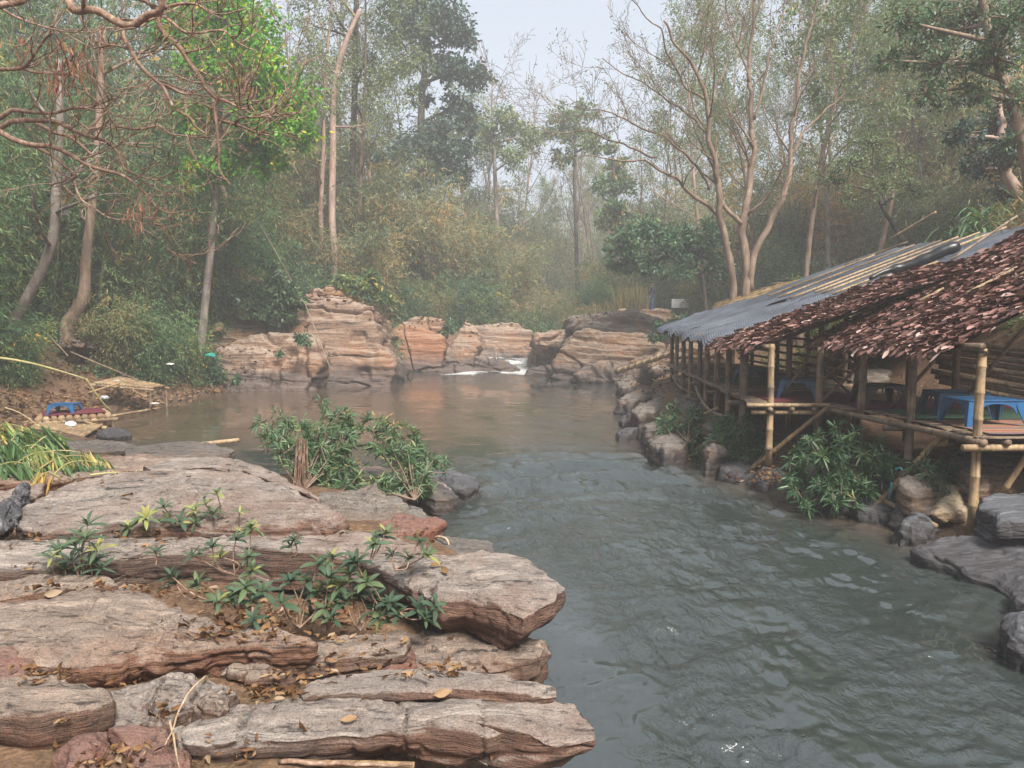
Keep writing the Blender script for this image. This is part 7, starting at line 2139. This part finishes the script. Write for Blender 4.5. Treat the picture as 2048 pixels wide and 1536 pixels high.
def skin_mesh(name, verts, edges, radii, root=0, sub=2):
    me = bpy.data.meshes.new(name)
    me.from_pydata([tuple(v) for v in verts], edges, [])
    o = bpy.data.objects.new(name, me)
    COL.objects.link(o)
    o.modifiers.new("skin", 'SKIN')
    if not me.skin_vertices: 
        bpy.context.view_layer.objects.active = o
    for i, r in enumerate(radii):
        sv_ = me.skin_vertices[0].data[i]
        sv_.radius = (r, r) if np.isscalar(r) else r
        sv_.use_root = (i == root)
    s = o.modifiers.new("sub", 'SUBSURF'); s.levels = sub; s.render_levels = sub
    dg = bpy.context.evaluated_depsgraph_get()
    m2 = bpy.data.meshes.new_from_object(o.evaluated_get(dg))
    bpy.data.objects.remove(o)
    m2.name = name
    for p in m2.polygons: p.use_smooth = True
    return m2
def person(px, Y, label):
    feet = at(px, 634, Y)
    x, y = feet[0], feet[1]
    z0 = fp[0][2] + .07
    t = thing("person", label, "person", (x, y, z0), None, rad(-62))      # built facing -Y, turned to look left
    J = dict(pel=(0, 0, .93), wst=(0, 0, 1.08), chs=(0, .01, 1.28), nck=(0, .0, 1.46), hdb=(0, -.01, 1.54), hd=(0, -.02, 1.63), hdt=(0, 0, 1.71),
             shl=(.17, .01, 1.4), ell=(.24, .02, 1.13), wrl=(.2, -.14, .92), hal=(.17, -.2, .88), shr=(-.17, .01, 1.4), elr=(-.24, .02, 1.13), wrr=(-.2, -.14, .92), har=(-.17, -.2, .88),
             hpl=(.1, 0, .88), knl=(.11, -.02, .48), anl=(.11, .02, .08), tol=(.12, -.14, .04), hpr=(-.1, 0, .88), knr=(-.11, -.02, .48), anr=(-.11, .02, .08), tor=(-.12, -.14, .04))
    R = dict(pel=.13, wst=(.14, .11), chs=(.17, .12), nck=.055, hdb=.065, hd=(.08, .1), hdt=.07, shl=.065, ell=.045, wrl=.032, hal=(.045, .025), shr=.065, elr=.045, wrr=.032, har=(.045, .025), hpl=.09, knl=.06, anl=.042, tol=.035, hpr=.09, knr=.06, anr=.042, tor=.035)
    E_ = [('pel', 'wst'), ('wst', 'chs'), ('chs', 'nck'), ('nck', 'hdb'), ('hdb', 'hd'), ('hd', 'hdt'), ('chs', 'shl'), ('shl', 'ell'), ('ell', 'wrl'), ('wrl', 'hal'), ('chs', 'shr'), ('shr', 'elr'), ('elr', 'wrr'), ('wrr', 'har'),
          ('pel', 'hpl'), ('hpl', 'knl'), ('knl', 'anl'), ('anl', 'tol'), ('pel', 'hpr'), ('hpr', 'knr'), ('knr', 'anr'), ('anr', 'tor')]
    def sub(keys, k, extra=None):
        ks = list(keys); ix = {a: i for i, a in enumerate(ks)}
        ee = [(ix[a], ix[b]) for a, b in E_ if a in ix and b in ix]
        rr = [tuple(v * k + .012 for v in R[a]) if not np.isscalar(R[a]) else R[a] * k + .012 for a in ks]
        return [J[a] for a in ks], ee, rr
    ks = list(J)
    # five fingers on each hand
    vv, ee, rr = sub(ks, 1.0)
    rr = [tuple(v - .012 for v in r) if not np.isscalar(r) else r - .012 for r in rr]
    for s, h in ((1, 'hal'), (-1, 'har')):
        b = ks.index(h)
        for k, (dx, l_) in enumerate(((-.03, .06), (-.01, .075), (.01, .07), (.03, .055), (-.045 * s, .04))):
            n0 = len(vv)
            vv += [(J[h][0] + dx, J[h][1] - .03, J[h][2] - .03), (J[h][0] + dx, J[h][1] - .04, J[h][2] - .03 - l_)]
            rr += [.01, .008]
            ee += [(b, n0), (n0, n0 + 1)]
    body = skin_mesh("body", vv, ee, rr, 0)
    body.materials.append(M['skin'])
    link("body", body, t)
    v_, e_, r_ = sub(['pel', 'wst', 'chs', 'nck', 'shl', 'ell', 'wrl', 'shr', 'elr', 'wrr'], 1.06)
    v_ = [tuple(q) for q in v_]; v_[0] = (0, 0, .84); v_[3] = (0, .0, 1.43); r_[0] = (.17, .13)
    jk = skin_mesh("jacket", v_, e_, r_, 1); jk.materials.append(M['denim_jacket']); link("jacket", jk, t)
    v_, e_, r_ = sub(['pel', 'hpl', 'knl', 'anl', 'hpr', 'knr', 'anr'], 1.06)
    jn = skin_mesh("jeans", v_, e_, r_, 0); jn.materials.append(M['denim_jeans']); link("jeans", jn, t)
    hm = MB()
    th, ph = np.meshgrid(np.linspace(0, 2 * math.pi, 20, endpoint=False), np.linspace(.02, 1.7, 9))
    D_ = np.stack([np.cos(th) * np.sin(ph) * .092, np.sin(th) * np.sin(ph) * .11 + .012, np.cos(ph) * .105 + 1.655], -1).reshape(-1, 3)
    D_[:, 2] += np.where(D_[:, 1] < -.03, np.clip(.03 - 0 * D_[:, 1], 0, .03) * (D_[:, 2] < 1.68), 0)
    hm.add(D_, [(i * 20 + j, i * 20 + (j + 1) % 20, (i + 1) * 20 + (j + 1) % 20, (i + 1) * 20 + j) for i in range(8) for j in range(20)])
    link("hair", hm.mesh("hair", M['hair']), t)
    for s in (-1, 1):
        em = MB(); box(em, (s * .032, -.115, 1.64), (.022, .012, .012), bev=.003); link("eye", em.mesh("eye", M['hair']), t)
    nm = MB(); box(nm, (0, -.122, 1.612), (.022, .03, .035), bev=.006); link("nose", nm.mesh("nose", M['skin']), t)
    for s in (-1, 1):
        em = MB(); box(em, (s * .088, 0, 1.625), (.016, .035, .055), bev=.006); link("ear", em.mesh("ear", M['skin']), t)
    mm = MB(); box(mm, (0, -.112, 1.578), (.045, .012, .012), bev=.004); link("mouth", mm.mesh("mouth", M['pod']), t)
    return t
person(1302, 45.6, "person in a dark blue jacket and jeans standing on the far platform, facing left")

# ------------------------------------------------------------------ the smoky air
hz = MB()
box(hz, (0, 60, 21), (190, 166, 48.5))
m, nt, out = new_mat("smoke_haze")
pv = nt.nodes.new("ShaderNodeVolumePrincipled")
pv.inputs["Color"].default_value = (.96, .975, .99, 1)
pv.inputs["Density"].default_value = 0.0030
pv.inputs["Anisotropy"].default_value = 0.0
nt.links.new(pv.outputs[0], out.inputs["Volume"])
o = link("haze", hz.mesh("haze", m, smooth_=False))
tag(o, "thin blue-grey smoke haze filling the valley", kind="stuff")
